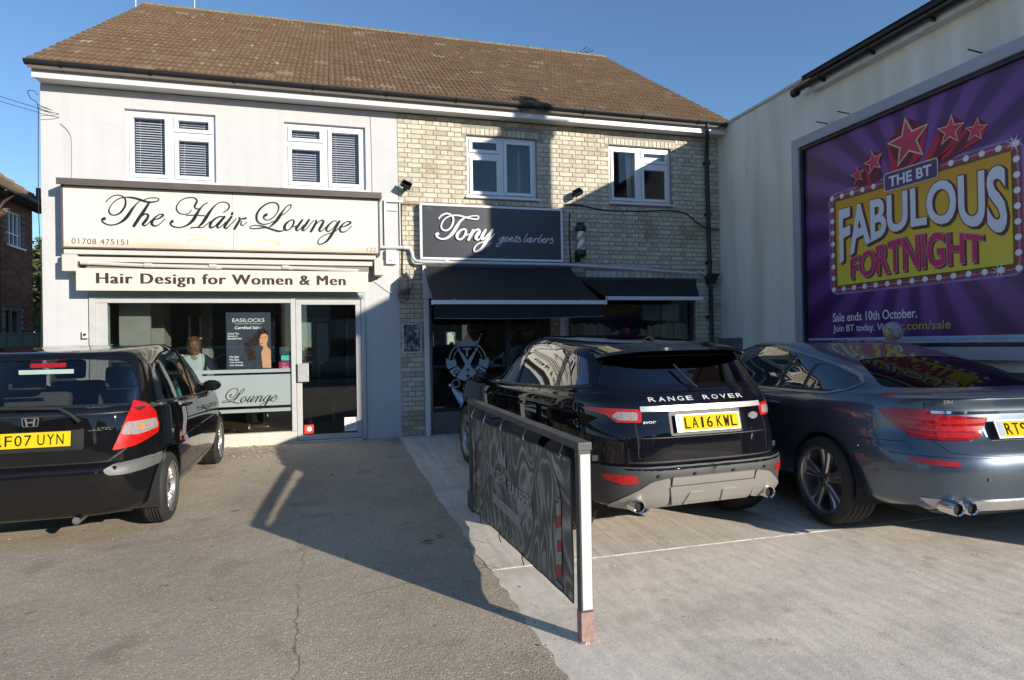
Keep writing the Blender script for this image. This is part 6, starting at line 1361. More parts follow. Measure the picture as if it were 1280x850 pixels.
def wheel(par, x, y, r, w, rim_r, side, style, m_al, tread=True):
    """side=+1: outer face towards +x"""
    wh = empty('wheel', (x, y, r)); wh.parent = par
    prof = []; hw = w/2
    sw = .018
    prof = [(rim_r, -hw+.01), (rim_r+.25*(r-rim_r), -hw-.008), (r-.03, -hw+.0), (r-.008, -hw+.018), (r, -hw+.04)]
    g = 4; zone = 2*hw-.08
    for k in range(g):
        a = -hw+.04+zone*(k+.5)/g
        prof += [(r, a-zone/g*.5+.012 if k else a-zone/g*.3), (r, a-.006), (r-.008, a-.005), (r-.008, a+.005), (r, a+.006)]
    prof += [(r, hw-.04), (r-.008, hw-.018), (r-.03, hw), (rim_r+.25*(r-rim_r), hw+.008), (rim_r, hw-.01)]
    mb = MB(); mb.lathe(prof, (0, 0, 0), 'x', 56, caps=False); mb.build('tyre', M_tyre, wh, smooth=True, local=True)
    s = side
    prof = [(rim_r+.004, s*(hw-.004)), (rim_r+.012, s*(hw-.0)), (rim_r+.006, s*(hw-.008)), (rim_r-.012, s*(hw-.02)), (rim_r-.025, s*(hw-.07)), (rim_r-.03, s*(-hw+.02)), (rim_r, s*(-hw+.01))]
    mb = MB(); mb.lathe(prof, (0, 0, 0), 'x', 48, closed=False); mb.f = [f_ for f_ in mb.f if len(f_) < 6]; mb.m = [0]*len(mb.f); mb.build('rim', m_al, wh, smooth=True, local=True)
    mb = MB(); mb.lathe([(0, s*(-.01)), (rim_r*.72, s*(-.01)), (rim_r*.72, s*(-.03)), (0, s*(-.03))], (0, 0, 0), 'x', 32); mb.build('brake_disc', M_disc, wh, smooth=True, local=True)
    mb = MB(); mb.lathe([(rim_r-.03, s*(-.05)), (0, s*-.05)], (0, 0, 0), 'x', 24); mb.build('wheel_back', M_liner, wh, smooth=True, local=True, fix=False)
    n, dbl, wi, wo = style
    face = s*(hw-.022)
    for k in range(n):
        a0 = 2*math.pi*k/n+.31
        for dd in ((-dbl, dbl) if dbl else (0,)):
            mb = MB(); vs = []
            for t in (0, .35, .7, 1):
                rr_ = lerp(.035, rim_r-.005, t); wd = lerp(wi, wo, t); an = a0+dd*(1-.25*(1-t)); rad = Vector((0, math.cos(an), math.sin(an))); tan = Vector((0, -math.sin(an), math.cos(an)))
                xo = face+s*(-.012+.0*t)-s*.018*math.sin(math.pi*t)*.6; c = rad*rr_
                for (q, xx) in ((-wd, xo-s*.012), (-wd*.55, xo), (wd*.55, xo), (wd, xo-s*.012), (wd*.7, xo-s*.045), (-wd*.7, xo-s*.045)): vs.append(Vector((xx, 0, 0))+c+tan*q)
            f = [(6*i+j, 6*i+(j+1) % 6, 6*i+6+(j+1) % 6, 6*i+6+j) for i in range(3) for j in range(6)]+[tuple(range(5, -1, -1)), tuple(range(18, 24))]
            mb.add(vs, f); mb.build('spoke', m_al, wh, smooth=35, local=True)
    mb = MB(); mb.lathe([(.062, face-s*.03), (.060, face-s*.006), (.04, face+s*.0), (.0, face+s*.002)], (0, 0, 0), 'x', 20); mb.build('hub', m_al, wh, smooth=True, local=True)
    for k in range(5): a = 2*math.pi*k/5; mb = MB(); mb.cyl((face-s*.012, .046*math.cos(a), .046*math.sin(a)), (face+s*.001, .046*math.cos(a), .046*math.sin(a)), .007, 6); mb.build('wheel_nut', M_trim, wh, local=True)
    mb = MB(); mb.lathe([(.024, face+s*.0022), (.022, face+s*.005), (0, face+s*.006)], (0, 0, 0), 'x', 16); mb.build('hub_badge', M_trim, wh, local=True, smooth=True)
    return wh
def plate(par, cx, y, z, tilt, txt, blue, w=.52, h=.111, white=False):
    pl = empty('number_plate', (cx, y, z), (tilt, 0, 0)); pl.parent = par
    mb = MB(); mb.box((-w/2, 0, -h/2), (w/2, .004, h/2)); mb.build('plate_face', M_plate, pl, local=True)
    if white: mb = MB(); bar(mb, -w/2-.006, w/2+.006, -h/2-.006, h/2+.006, -.001, .005, .008); mb.build('plate_rim', M_pwhite, pl, local=True)
    if blue: mb = MB(); mb.box((-w/2+.008, -.0012, -h/2+.008), (-w/2+.05, 0, h/2-.008)); mb.build('blue_band', M_pblue, pl, local=True)
    a, b = txt; L = len(a)+len(b); x = -(.438)/2+(.02 if blue else 0)
    for ch in a+' '+b:
        if ch == 'W':
            t_ = .0105; mb = MB(); X = x+.002; w_ = .046; pts = [(0, .077), (t_, .077), (w_*.27+t_*.3, .022), (w_*.5-t_*.35, .062), (w_*.5+t_*.35, .062), (w_*.73-t_*.3, .022), (w_-t_, .077), (w_, .077), (w_*.78+t_*.2, 0), (w_*.78-t_*.7, 0), (w_*.5, .040), (w_*.22+t_*.7, 0), (w_*.22-t_*.2, 0)]
            mb.prism(pts, lambda u, v, d: Vector((X+u, -.0022-d, -.0385+v)), 0, .0008); mb.build('character', M_pch, pl, local=True); x += .061; continue
        if ch == ' ': x += .033-.011; continue
        wd = .016 if ch in '1I' else .046
        fit_text('character', ch, M_pch, pl, lambda u, v, d, x=x: Vector((x+(.05-wd)/2+u, -.0022-d*.5, -.0385+v)), wd, .077, .001, bold=.0, local=True); x += .061
    return pl
def finish_body(name, mb, mats, root, cutters, smooth=28):
    o = mb.build(name, mats, None, smooth=False)
    A, B, C_ = MB(), MB(), MB()
    for q in cutters[0:2]+cutters[5:]: A.add(q.v, q.f)
    for q in cutters[3:5]: B.add(q.v, q.f)
    for c in (cutters[2], A, B):
        co = c.build('cutter', M_liner, None); boolean(o, co)
    o.parent = root
    me = o.data; me.polygons.foreach_set('use_smooth', [True]*len(me.polygons)); me.set_sharp_from_angle(angle=R(smooth)); return o
def paint(name, col, metal, rough=.25, flake=0, dust=0, coat_r=.02):
    m, nt, b = newmat(name); b.inputs['Roughness'].default_value = rough; b.inputs['Metallic'].default_value = metal; b.inputs['Coat Weight'].default_value = 1; b.inputs['Coat Roughness'].default_value = coat_r; b.inputs['Specular IOR Level'].default_value = 0 if metal == 0 else .5
    n = noise_node(nt, 3, 5); r = ramp(nt, n.outputs[0], [(.3, [c*.9 for c in col]), (.7, [c*1.1 for c in col])]); c = r.outputs[0]
    if dust:
        g = nt.nodes.new('ShaderNodeTexCoord'); sp = nt.nodes.new('ShaderNodeSeparateXYZ'); nt.links.new(g.outputs['Object'], sp.inputs[0])
        mr = nt.nodes.new('ShaderNodeMapRange'); mr.inputs[1].default_value = .95; mr.inputs[2].default_value = .25; mr.inputs[3].default_value = 0; mr.inputs[4].default_value = 1; nt.links.new(sp.outputs[2], mr.inputs[0])
        n2 = noise_node(nt, 7, 7, .65, vec_scale=(1, 1, .35)); ml = nt.nodes.new('ShaderNodeMath'); ml.operation = 'MULTIPLY'; nt.links.new(mr.outputs[0], ml.inputs[0]); nt.links.new(n2.outputs[0], ml.inputs[1])
        m2 = nt.nodes.new('ShaderNodeMath'); m2.operation = 'MULTIPLY'; m2.inputs[1].default_value = dust; nt.links.new(ml.outputs[0], m2.inputs[0])
        c = mix(nt, m2.outputs[0], c, (.16, .14, .115)); rr_ = nt.nodes.new('ShaderNodeMath'); rr_.operation = 'MULTIPLY_ADD'; rr_.inputs[1].default_value = .5; rr_.inputs[2].default_value = coat_r; nt.links.new(m2.outputs[0], rr_.inputs[0]); nt.links.new(rr_.outputs[0], b.inputs['Coat Roughness'])
    nt.links.new(c, b.inputs['Base Color']); return m
def mirror_poly(p): return [(-x, z) for x, z in reversed(p)]
def mirror_cap(par, x, y, z, s, m):
    mb = MB(); N = 12; vs = []
    prof = [(-.10, .2), (-.085, .7), (-.03, 1), (.05, .95), (.10, .6), (.12, .15)]
    for (dx, q) in prof:
        for k in range(N): a = 2*math.pi*k/N; vs.append(Vector((x+s*(dx+.10)*.85, y+.02+.068*q*math.cos(a)*(1 if math.cos(a) > 0 else .35), z-.005+.062*q*math.copysign(abs(math.sin(a))**.7, math.sin(a)))))
    f = [(N*i+k, N*i+(k+1) % N, N*i+N+(k+1) % N, N*i+N+k) for i in range(len(prof)-1) for k in range(N)]+[tuple(range(N)), tuple(range(len(vs)-1, len(vs)-N-1, -1))]
    mb.add(vs, f); o = mb.build('door_mirror', m, par, smooth=60, local=True); mb = MB(); mb.tube([(x-s*.06, y+.03, z-.05), (x+s*.04, y+.02, z-.04)], .02, 6); mb.build('mirror_stalk', M_trim, o); return o
def seats(root, rows, w, x0s=(-.36, .36)):
    for (y, z) in rows:
        for sx in x0s:
            mb = MB(); Mx = Matrix.Translation((sx, y, z)) @ Matrix.Rotation(R(-14), 4, 'X') ; mb.box((-w/2, -.06, 0), (w/2, .06, .58), M=Mx); s = mb.build('seat_back', M_int, root, bevel=.04, smooth=50, local=True)
            mb = MB(); Mx = Matrix.Translation((sx, y-.10, z+.60)) @ Matrix.Rotation(R(-8), 4, 'X'); mb.box((-.13, -.05, 0), (.13, .05, .19), M=Mx); mb.build('headrest', M_int, root, bevel=.035, smooth=50, local=True)
            mb = MB(); mb.box((sx-w/2, y, z-.12), (sx+w/2, y+.5, z+.05)); mb.build('seat_base', M_int, root, bevel=.04, local=True)
def cabin_cut(rings, ins, z0):
    RR = []
    for r in rings:
        q = dict(r); q['w'] = r['w']-ins; q['yr'] = r['yr']+ins*1.3; q['yf'] = r['yf']-ins*1.3; RR.append(q)
    RR[0]['z'] = z0; RR[-1]['z'] -= ins; RR[0]['dz'] = 0
    return car_shell(RR, 64, 3)
def side_frame(s): 
    f = Frame((-s, 0, 0))      # looking along -s x ; u axis = +y
    if f.u.y < 0: f.u = -f.u
    return f
def corner_frame(s, ang):
    d = Vector((-s*math.sin(R(ang)), math.cos(R(ang)), 0)); f = Frame(d)
    if f.u.x*1.0 < 0: f.u = -f.u
    return f
def gp(f, x, y, z): p = Vector((x, y, z)); return (p.dot(f.u), p.dot(f.v))
def arch_cut(y, r, w, cx=.55):
    mb = MB(); 
    for s in (-1, 1): mb.cyl((s*cx, y, r[1]), (s*(w+.3), y, r[1]), r[0], 40)
    return mb
def arch_liner(root, y, r, zc, w, cx=.50):
    for s in (-1, 1):
        mb = MB(); vs = []; n = 20
        for X in (s*(w-.03), s*cx):
            for k in range(n+1): t = math.pi*(-.1+1.2*k/n); vs.append((X, y+(r+.004)*math.cos(t), zc+(r+.004)*math.sin(t)))
        f = [(k, k+1, n+2+k, n+1+k) for k in range(n)]; c = len(vs); vs.append((s*cx, y, zc)); f += [(n+1+k, n+2+k, c) for k in range(n)]
        mb.add(vs, f); mb.build('arch_liner', M_liner, root, local=True, fix=False)
def lip(root, bvh, y, zc, r, w, m, wd=.02, a0=-8, a1=188):
    for s in (-1, 1):
        fr = side_frame(s); mb = MB(); pts = [(y+(r+wd/2)*math.cos(R(a0+(a1-a0)*k/30)), zc+(r+wd/2)*math.sin(R(a0+(a1-a0)*k/30))) for k in range(31)]; seam(mb, bvh, fr, pts, wd, .006); mb.build('arch_trim', m, root, local=True, fix=False)

# ---------------------------------------------------------------- black hatchback
def hatchback():
    root = tag(empty('parked_car', (-2.21, -4.30, gz(-3.6)+.004)), 'black five-door hatchback with yellow plate RF07 UYN parked facing the salon', 'car')
    root.rotation_euler = (R(1.25), 0, R(.6))
    P_ = paint('black_car_paint', (.005, .005, .006), .0, .35, dust=.05)
    rings = [dict(z=.20, yr=.14, yf=3.70, w=.70, nr=5, nf=4), dict(z=.245, yr=.035, yf=3.79, w=.795, nr=5.5), dict(z=.40, yr=.0, yf=3.83, w=.828, nr=5.5), dict(z=.565, yr=.005, yf=3.82, w=.838, nr=5.5), dict(z=.60, yr=.035, yf=3.80, w=.838, nr=5.5, hard=1), dict(z=.615, yr=.075, yf=3.79, w=.836, nr=5.2, hard=1),
             dict(z=.80, yr=.085, yf=3.76, w=.838, nr=5.0, dz=-.08), dict(z=.98, yr=.11, yf=3.66, w=.822, nr=4.8, dz=-.14), dict(z=1.03, yr=.125, yf=3.58, w=.806, nr=4.6, dz=-.14), dict(z=1.06, yr=.145, yf=3.08, w=.785, nr=4.4, nf=3.4, dz=-.06),
             dict(z=1.22, yr=.235, yf=2.72, w=.73, nr=4.4, nf=3.2, dz=.0), dict(z=1.375, yr=.335, yf=2.26, w=.665, nr=4.6, nf=3.2, dz=.05), dict(z=1.435, yr=.37, yf=1.98, w=.60, nr=4.6, nf=3.0, dz=.05, arch=.015), dict(z=1.462, yr=.47, yf=1.80, w=.52, nr=4.2, dz=.03, arch=.02), dict(z=1.475, yr=.80, yf=1.55, w=.25, nr=3, nf=3, dz=.0, arch=.02)]
    body = car_shell(rings); bv = bvh_of(body)
    rw = round_poly([(-.665, 1.03), (.665, 1.03), (.63, 1.20), (.565, 1.375), (.30, 1.398), (-.30, 1.398), (-.565, 1.375), (-.63, 1.20)], .07, 5)
    SW = [round_poly([(.52, 1.05), (.80, 1.01), (.80, 1.365), (.66, 1.345)], .04), round_poly([(.85, 1.005), (1.66, .985), (1.66, 1.435), (1.2, 1.44), (.85, 1.375)], .035), round_poly([(1.72, .985), (2.92, .965), (2.70, 1.10), (2.25, 1.32), (1.98, 1.41), (1.72, 1.435)], .035)]
    ws = round_poly([(-.745, 1.02), (.745, 1.02), (.62, 1.39), (-.62, 1.39)], .06)
    FR = Frame((0, -1, 0)); FR.u = Vector((1, 0, 0))
    cab = cabin_cut([dict(z=.55, yr=.25, yf=2.95, w=.80, nr=5), dict(z=1.03, yr=.13, yf=3.1, w=.80, nr=5), dict(z=1.22, yr=.235, yf=2.72, w=.735, nr=4.6, nf=3.4), dict(z=1.39, yr=.345, yf=2.22, w=.655, nr=4.6, nf=3.4, dz=.04), dict(z=1.46, yr=.50, yf=1.85, w=.50, nr=4, nf=3)], .055, .55)
    wins = prism_cut(REAR, rw, -1, .75); wf = prism_cut(FR, ws, -4.5, -1.4)
    cuts = [arch_cut(.60, (.335, .30), .84), arch_cut(3.05, (.335, .30), .84), cab, wins, wf]
    for s in (-1, 1):
        for p in SW: cuts.append(prism_cut(side_frame(s), p, -1.2, -.45))
    b = finish_body('body', body, P_, root, cuts)
    G = glassmat('car_glass', (.93, .95, .94), 1.5, .8)
    patch(bv, REAR, rw, -.006, .004).build('rear_window', G, root, smooth=60, local=True); patch(bv, FR, ws, -.006, .004).build('windscreen', G, root, smooth=60, local=True)
    for s in (-1, 1):
        for p in SW: patch(bv, side_frame(s), p, -.008, .004).build('side_window', G, root, smooth=60, local=True)
    for y in (.60, 3.05):
        arch_liner(root, y, .333, .30, .835)
        for s in (-1, 1): wheel(root, s*.735, y, .292, .175, .198, s, (7, .12, .014, .012), M_alloy)
    # black band round the tailgate glass
    oring = lambda p, k: [(x*k, 1.21+(z-1.21)*k) for x, z in p]
    for s in (-1, 1):
        fr = corner_frame(s, 42)
        g = lambda x, y, z: gp(fr, s*x, y, z)
        q = [g(.535, .09, .70), g(.60, .10, .82), g(.67, .11, .95), g(.745, .15, 1.065), g(.79, .25, 1.03), g(.815, .34, .96), g(.825, .36, .85), g(.825, .34, .79), g(.70, .12, .715)]
        lamp = patch(bv, fr, round_poly(q, .02), .012, .02, .03).build('tail_lamp', M_red, root, smooth=50, local=True)
        q = [g(.61, .10, .815), g(.655, .11, .905), g(.745, .13, .905), g(.812, .33, .905), g(.82, .34, .83), g(.74, .13, .80)]
        patch(bv, fr, round_poly(q, .02), .016, .005, .03).build('clear_lens', M_lens, lamp, smooth=50, local=True)
        q = [(g(.765, .16, .86)[0]+.022*math.cos(a*.5236), g(.765, .16, .86)[1]+.022*math.sin(a*.5236)) for a in range(12)]
        patch(bv, fr, q, .0185, .003, .03).build('indicator_bulb', M_amb, lamp, smooth=50, local=True)
        fr2 = corner_frame(s, 48); g = lambda x, y, z: gp(fr2, s*x, y, z)
        q = [g(.50, .0, .57), g(.62, .0, .60), g(.84, .40, .62), g(.84, .44, .59), g(.84, .40, .545), g(.66, .0, .52), g(.54, .0, .525)]
        patch(bv, fr2, round_poly(q, .03), .008, .012, .04).build('bumper_strip', mat('matt_bumper_strip', (.11, .115, .11), .5) if s < 0 else bpy.data.materials['matt_bumper_strip'], root, smooth=50, local=True)
        fs = side_frame(s); mb = MB()
        seam(mb, bv, fs, [(.83, 1.0), (.86, .80), (.93, .62), (.955, .50)]); seam(mb, bv, fs, [(1.69, 1.42), (1.69, .32)]); seam(mb, bv, fs, [(2.72, .98), (2.70, .60), (2.66, .30)]); seam(mb, bv, fs, [(.95, .32), (2.66, .32)])
        mb.build('door_gap', M_trim, root, local=True, fix=False)
        for y in (1.18, 2.05): mb = MB(); mb.tube([(s*.825, y-.09, .93), (s*.858, y-.07, .932), (s*.858, y+.07, .932), (s*.825, y+.09, .93)], .011, 8); mb.build('door_handle', P_, root, smooth=True, local=True)
        q = round_poly([(.98, .60), (1.64, .61), (1.64, .665), (.98, .655)], .02); patch(bv, fs, q, .009, .012).build('side_moulding', P_, root, smooth=50, local=True)
        q = round_poly([(1.74, .61), (2.60, .61), (2.60, .665), (1.74, .665)], .02); patch(bv, fs, q, .009, .012).build('side_moulding', P_, root, smooth=50, local=True)
        mirror_cap(root, s*.74, 2.46, 1.01, s, P_)
        mb = MB(); seam(mb, bv, fs, [(.50, 1.03), (1.7, .97), (2.70, .945)], .016, .004); mb.build('window_seal', M_trim, root, local=True, fix=False)
        lip(root, bv, .60, .30, .335, .84, P_, .018); lip(root, bv, 3.05, .30, .335, .84, P_, .018)
    mb = MB()
    seam(mb, bv, REAR, [(-.66, .985), (.66, .985)], .008); 
    for s in (-1, 1): seam(mb, bv, REAR, [(s*.63, .79), (s*.60, .70), (s*.50, .625)], .008)
    seam(mb, bv, REAR, [(-.50, .622), (.50, .622)], .008); mb.build('tailgate_gap', M_trim, root, local=True, fix=False)
    patch(bv, REAR, round_poly([(-.34, .725), (.34, .725), (.34, .885), (-.34, .885)], .02), .002, .004).build('plate_recess', M_trim, root, local=True)
    patch(bv, REAR, round_poly([(-.33, .88), (.33, .88), (.33, .91), (-.33, .91)], .01), .022, .03).build('plate_garnish', P_, root, local=True)
    plate(root, 0, .068, .815, R(-7), ('RF07', 'UYN'), False)
    # badge: an H in a rounded frame
    bd = MB(); fB = lambda u, v, d: Vector((u, .088-d, .945+v))
    outer = round_poly([(-.05, -.035), (.05, -.035), (.058, .037), (-.058, .037)], .015, 4); inner = [(x*.84, z*.82) for x, z in outer]
    n_ = len(outer)
    vs = [fB(x, z, .0) for x, z in outer]+[fB(x, z, .0) for x, z in inner]+[fB(x*.98, z*.98, .008) for x, z in outer]+[fB(x*1.02, z*1.02, .008) for x, z in inner]
    bd.add(vs, [(i, (i+1) % n_, 2*n_+(i+1) % n_, 2*n_+i) for i in range(n_)]+[(2*n_+i, 2*n_+(i+1) % n_, 3*n_+(i+1) % n_, 3*n_+i) for i in range(n_)]+[(3*n_+i, 3*n_+(i+1) % n_, n_+(i+1) % n_, n_+i) for i in range(n_)])
    for s in (-1, 1): bd.prism([(s*.036, .028), (s*.022, .028), (s*.014, -.028), (s*.028, -.028)], fB, 0, .007)
    bd.box((-.02, .081, .940), (.02, .088, .951)); bd.build('badge', M_chrome, root, local=True)
    fit_text('script_badge', 'i-VTEC', M_chrome, root, lambda u, v, d: Vector((.40+u, .084-d, .865+v)), .145, .022, .003, shear=.4, local=True)
    mb = MB(); mb.box((.37, .082, .862), (.46, .086, .866)); mb.build('badge_underline', M_chrome, root, local=True)
    # wiper, high brake light, rear sticker
    mb = MB(); mb.tube([(-.28, .10, 1.055), (-.05, .09, 1.05), (.18, .095, 1.04), (.26, .09, .99), (.32, .075, .935)], [.013, .013, .014, .016, .018], 8); wp = mb.build('rear_wiper', M_trim, root, smooth=True, local=True); mb = MB(); mb.tube([(-.45, .135, 1.062), (.2, .125, 1.06)], .007, 5); mb.build('blade', M_trim, wp, local=True)
    mb = MB(); mb.box((-.12, .40, 1.335), (.12, .43, 1.372)); mb.build('high_brake_light', M_red, root, bevel=.008, local=True)
    mb = MB(); mb.box((-.185, .375, 1.288), (.185, .378, 1.322)); mb.build('window_sticker', mat('pale_green_sticker', (.55, .68, .62), .5), root, local=True)
    mb = MB(); mb.box((-.70, .25, .56), (.70, 3.0, .60)); mb.build('floor', M_int, root, local=True)
    mb = MB(); mb.box((-.70, .24, 1.0), (.70, .60, 1.015)); mb.build('parcel_shelf', M_int, root, local=True)
    seats(root, [(1.05, .52)], .5, (-.36, .36)); seats(root, [(2.0, .56)], .48, (-.37, .37))
    mb = MB(); mb.add([(-.7, 2.6, .62), (.7, 2.6, .62), (.7, 2.55, .98), (-.7, 2.55, .98), (-.7, 3.1, .62), (.7, 3.1, .62), (.7, 3.05, 1.0), (-.7, 3.05, 1.0)], [(0, 3, 2, 1), (4, 5, 6, 7), (0, 1, 5, 4), (1, 2, 6, 5), (2, 3, 7, 6), (3, 0, 4, 7)]); mb.build('dashboard', M_int, root, bevel=.03, local=True)
    mb = MB(); mb.lathe([(.165, -.012), (.185, 0), (.165, .012), (.155, 0)], (0, 0, 0), 'y', 28, closed=True); o = mb.build('steering_wheel', M_trim, root, smooth=True, local=True); o.location = (.37, 2.38, .93); o.rotation_euler = (R(-25), 0, 0)
    mb = MB(); mb.tube([(.30, .25, .21), (.30, .03, .20)], .028, 12); mb.build('exhaust', M_chrome, root, smooth=True, local=True)
    mb = MB(); mb.box((-.62, .2, .20), (.62, 3.6, .30)); mb.build('underbody', M_liner, root, local=True)
    return root
hatchback()

# ---------------------------------------------------------------- black sport utility
def suv():
    root = tag(empty('parked_car', (2.53, -5.80, gz(-5)+.012)), 'black sport utility with silver rear bumper and plate LA16 KWL facing the barber shop', 'car')
    root.rotation_euler = (R(.9), 0, R(3.4))
    P_ = paint('gloss_black_paint', (.004, .004, .007), .0, .3, dust=.04)
    rings = [dict(z=.27, yr=.20, yf=4.2, w=.78, nr=5, nf=4), dict(z=.33, yr=.07, yf=4.28, w=.88, nr=5.2), dict(z=.46, yr=.02, yf=4.34, w=.895, nr=5), dict(z=.575, yr=.0, yf=4.36, w=.905, nr=4.8), dict(z=.60, yr=.015, yf=4.36, w=.91, nr=4.8, hard=1), dict(z=.615, yr=.055, yf=4.36, w=.91, nr=4.6, hard=1),
             dict(z=.78, yr=.065, yf=4.34, w=.915, nr=4.4, dz=.0), dict(z=.90, yr=.09, yf=4.30, w=.912, nr=4.2, dz=.0), dict(z=.985, yr=.11, yf=4.22, w=.905, nr=4.2, dz=-.02), dict(z=1.04, yr=.135, yf=4.05, w=.89, nr=4.3, dz=-.03), dict(z=1.085, yr=.18, yf=3.85, w=.855, nr=4.5, dz=-.05),
             dict(z=1.11, yr=.215, yf=3.05, w=.835, nr=4.6, nf=3.4, dz=-.06), dict(z=1.24, yr=.32, yf=2.70, w=.775, nr=4.6, nf=3.2, dz=.03), dict(z=1.345, yr=.41, yf=2.36, w=.715, nr=4.6, nf=3.2, dz=.09), dict(z=1.40, yr=.46, yf=2.10, w=.645, nr=4.4, nf=3, dz=.10, arch=.0), dict(z=1.43, yr=.60, yf=1.95, w=.56, nr=4, dz=.08), dict(z=1.455, yr=.95, yf=1.7, w=.3, nr=3, nf=3, dz=.05)]
    body = car_shell(rings); bv = bvh_of(body)
    rw = round_poly([(-.70, 1.145), (.70, 1.145), (.655, 1.24), (.585, 1.345), (-.585, 1.345), (-.655, 1.24)], .05, 5)
    SW = [round_poly([(.48, 1.15), (.86, 1.115), (.86, 1.375), (.62, 1.33)], .03), round_poly([(.92, 1.11), (1.74, 1.08), (1.74, 1.445), (1.3, 1.44), (.92, 1.39)], .03), round_poly([(1.80, 1.08), (2.82, 1.04), (2.50, 1.24), (2.20, 1.40), (1.80, 1.445)], .03)]
    FR = Frame((0, -1, 0)); FR.u = Vector((1, 0, 0)); ws = round_poly([(-.68, 1.10), (.68, 1.10), (.58, 1.39), (-.58, 1.39)], .06)
    cab = cabin_cut([dict(z=.65, yr=.35, yf=3.0, w=.88, nr=5), dict(z=1.08, yr=.24, yf=3.05, w=.86, nr=5), dict(z=1.24, yr=.34, yf=2.68, w=.775, nr=4.8, nf=3.4, dz=.02), dict(z=1.36, yr=.44, yf=2.32, w=.70, nr=4.6, nf=3.4, dz=.09), dict(z=1.44, yr=.60, yf=1.95, w=.55, nr=4, nf=3, dz=.06)], .055, .62)
    cuts = [arch_cut(.80, (.395, .36), .95), arch_cut(3.46, (.395, .36), .95), cab, prism_cut(REAR, rw, -1, .8), prism_cut(FR, ws, -5, -1.4)]
    for s in (-1, 1):
        for p in SW: cuts.append(prism_cut(side_frame(s), p, -1.2, -.5))
    finish_body('body', body, P_, root, cuts)
    GD = glassmat('privacy_glass', (.12, .12, .13), 1.6, 2.2); G = glassmat('side_glass', (.22, .23, .24), 1.6, 3.2)
    patch(bv, REAR, rw, -.004, .004).build('rear_window', GD, root, smooth=60, local=True); patch(bv, FR, ws, -.004, .004).build('windscreen', glassmat('windscreen_glass', (.7, .75, .75), 1.5, 1.2), root, smooth=60, local=True)
    for s in (-1, 1):
        fs = side_frame(s)
        for p in SW: patch(bv, fs, p, -.004, .004).build('side_window', G, root, smooth=60, local=True)
        mb = MB(); seam(mb, bv, fs, [(.45, 1.135), (.86, 1.10), (1.7, 1.07), (2.85, 1.03)], .016, .006); mb.build('window_seal', M_trim, root, local=True, fix=False)
        mb = MB(); seam(mb, bv, fs, [(.89, 1.38), (.89, 1.10), (.93, .92), (1.13, .62)]); seam(mb, bv, fs, [(1.77, 1.44), (1.77, .40)]); seam(mb, bv, fs, [(2.86, 1.03), (2.84, .7), (2.80, .40)]); seam(mb, bv, fs, [(1.22, .40), (2.80, .40)])
        seam(mb, bv, fs, [(.30, .985), (1.4, .965), (3.2, .93)], .004); mb.build('door_gap', M_trim, root, local=True, fix=False)
        for y in (1.30, 2.30): mb = MB(); mb.tube([(s*.925, y-.11, .945), (s*.962, y-.09, .948), (s*.962, y+.08, .946), (s*.925, y+.11, .944)], .013, 8); mb.build('door_handle', P_, root, smooth=True, local=True)
        mirror_cap(root, s*.84, 2.62, 1.08, s, P_)
        q = round_poly([(1.24, .34), (3.0, .34), (3.0, .43), (1.24, .43)], .03); patch(bv, fs, q, .012, .02).build('sill_cladding', M_trim, root, local=True, smooth=60)
        q = [g_ for g_ in [(.46, 1.395), (.9, 1.43), (1.7, 1.47), (2.2, 1.44)]]
    for y in (.80, 3.46):
        arch_liner(root, y, .393, .36, .90); lip(root, bv, y, .36, .395, .95, M_trim, .045)
        for s in (-1, 1): wheel(root, s*.772, y, .352, .235, .235, s, (7, .10, .016, .014), M_alloy)
    # rear lamps, wrapping round the corners
    M_sil = mat('silver_bumper', (.29, .275, .25), .42, metal=.35, var=.04)
    for s in (-1, 1):
        fr = corner_frame(s, 38); g = lambda x, y, z: gp(fr, s*x, y, z)
        q = [g(.545, .075, .895), g(.545, .08, .985), g(.74, .13, .99), g(.86, .30, .992), g(.885, .36, .985), g(.86, .30, .965), g(.78, .17, .945), g(.725, .12, .895)]
        lamp = patch(bv, fr, round_poly(q, .012), .010, .02, .03).build('tail_lamp', M_red, root, smooth=50, local=True)
        q = [g(.575, .08, .91), g(.575, .085, .965), g(.72, .12, .968), g(.755, .14, .935), g(.715, .11, .91)]
        patch(bv, fr, round_poly(q, .012), .0135, .005, .03).build('clear_lens', M_lens, lamp, smooth=50, local=True)
        fr = corner_frame(s, 22); g = lambda x, y, z: gp(fr, s*x, y, z)
        q = [g(.60, .0, .495), g(.60, .0, .545), g(.70, .04, .55), g(.80, .12, .545), g(.79, .11, .51), g(.70, .03, .485)]
        patch(bv, fr, round_poly(q, .012), .010, .014, .03).build('reflector', M_red, root, smooth=50, local=True)
        # silver lower bumper: stepped wings either side of a centre skid panel
        fr = corner_frame(s, 14); g = lambda x, y, z: gp(fr, s*x, y, z)
        q = [g(.36, .0, .53), g(.36, .0, .335), g(.56, .05, .305), g(.76, .1, .325), g(.70, .05, .375), g(.57, .02, .455), g(.50, .0, .505)]
        patch(bv, fr, round_poly(q, .025), .016, .02, .04).build('bumper_wing', M_sil, root, smooth=50, local=True)
        mb = MB(); x = (.50 if s > 0 else -.585); mb.lathe([(.034, .10), (.036, -.035), (.043, -.04), (.046, -.03), (.047, .09)], (x, .06, .345), 'y', 22, caps=False); ex = mb.build('exhaust', M_chrome, root, smooth=True, local=True); mb = MB(); mb.cyl((x, .05, .345), (x, .09, .345), .034, 16); mb.build('exhaust_bore', M_liner, ex, local=True)
    M_band = mat('matt_bumper_band', (.045, .045, .045), .6, var=.1)
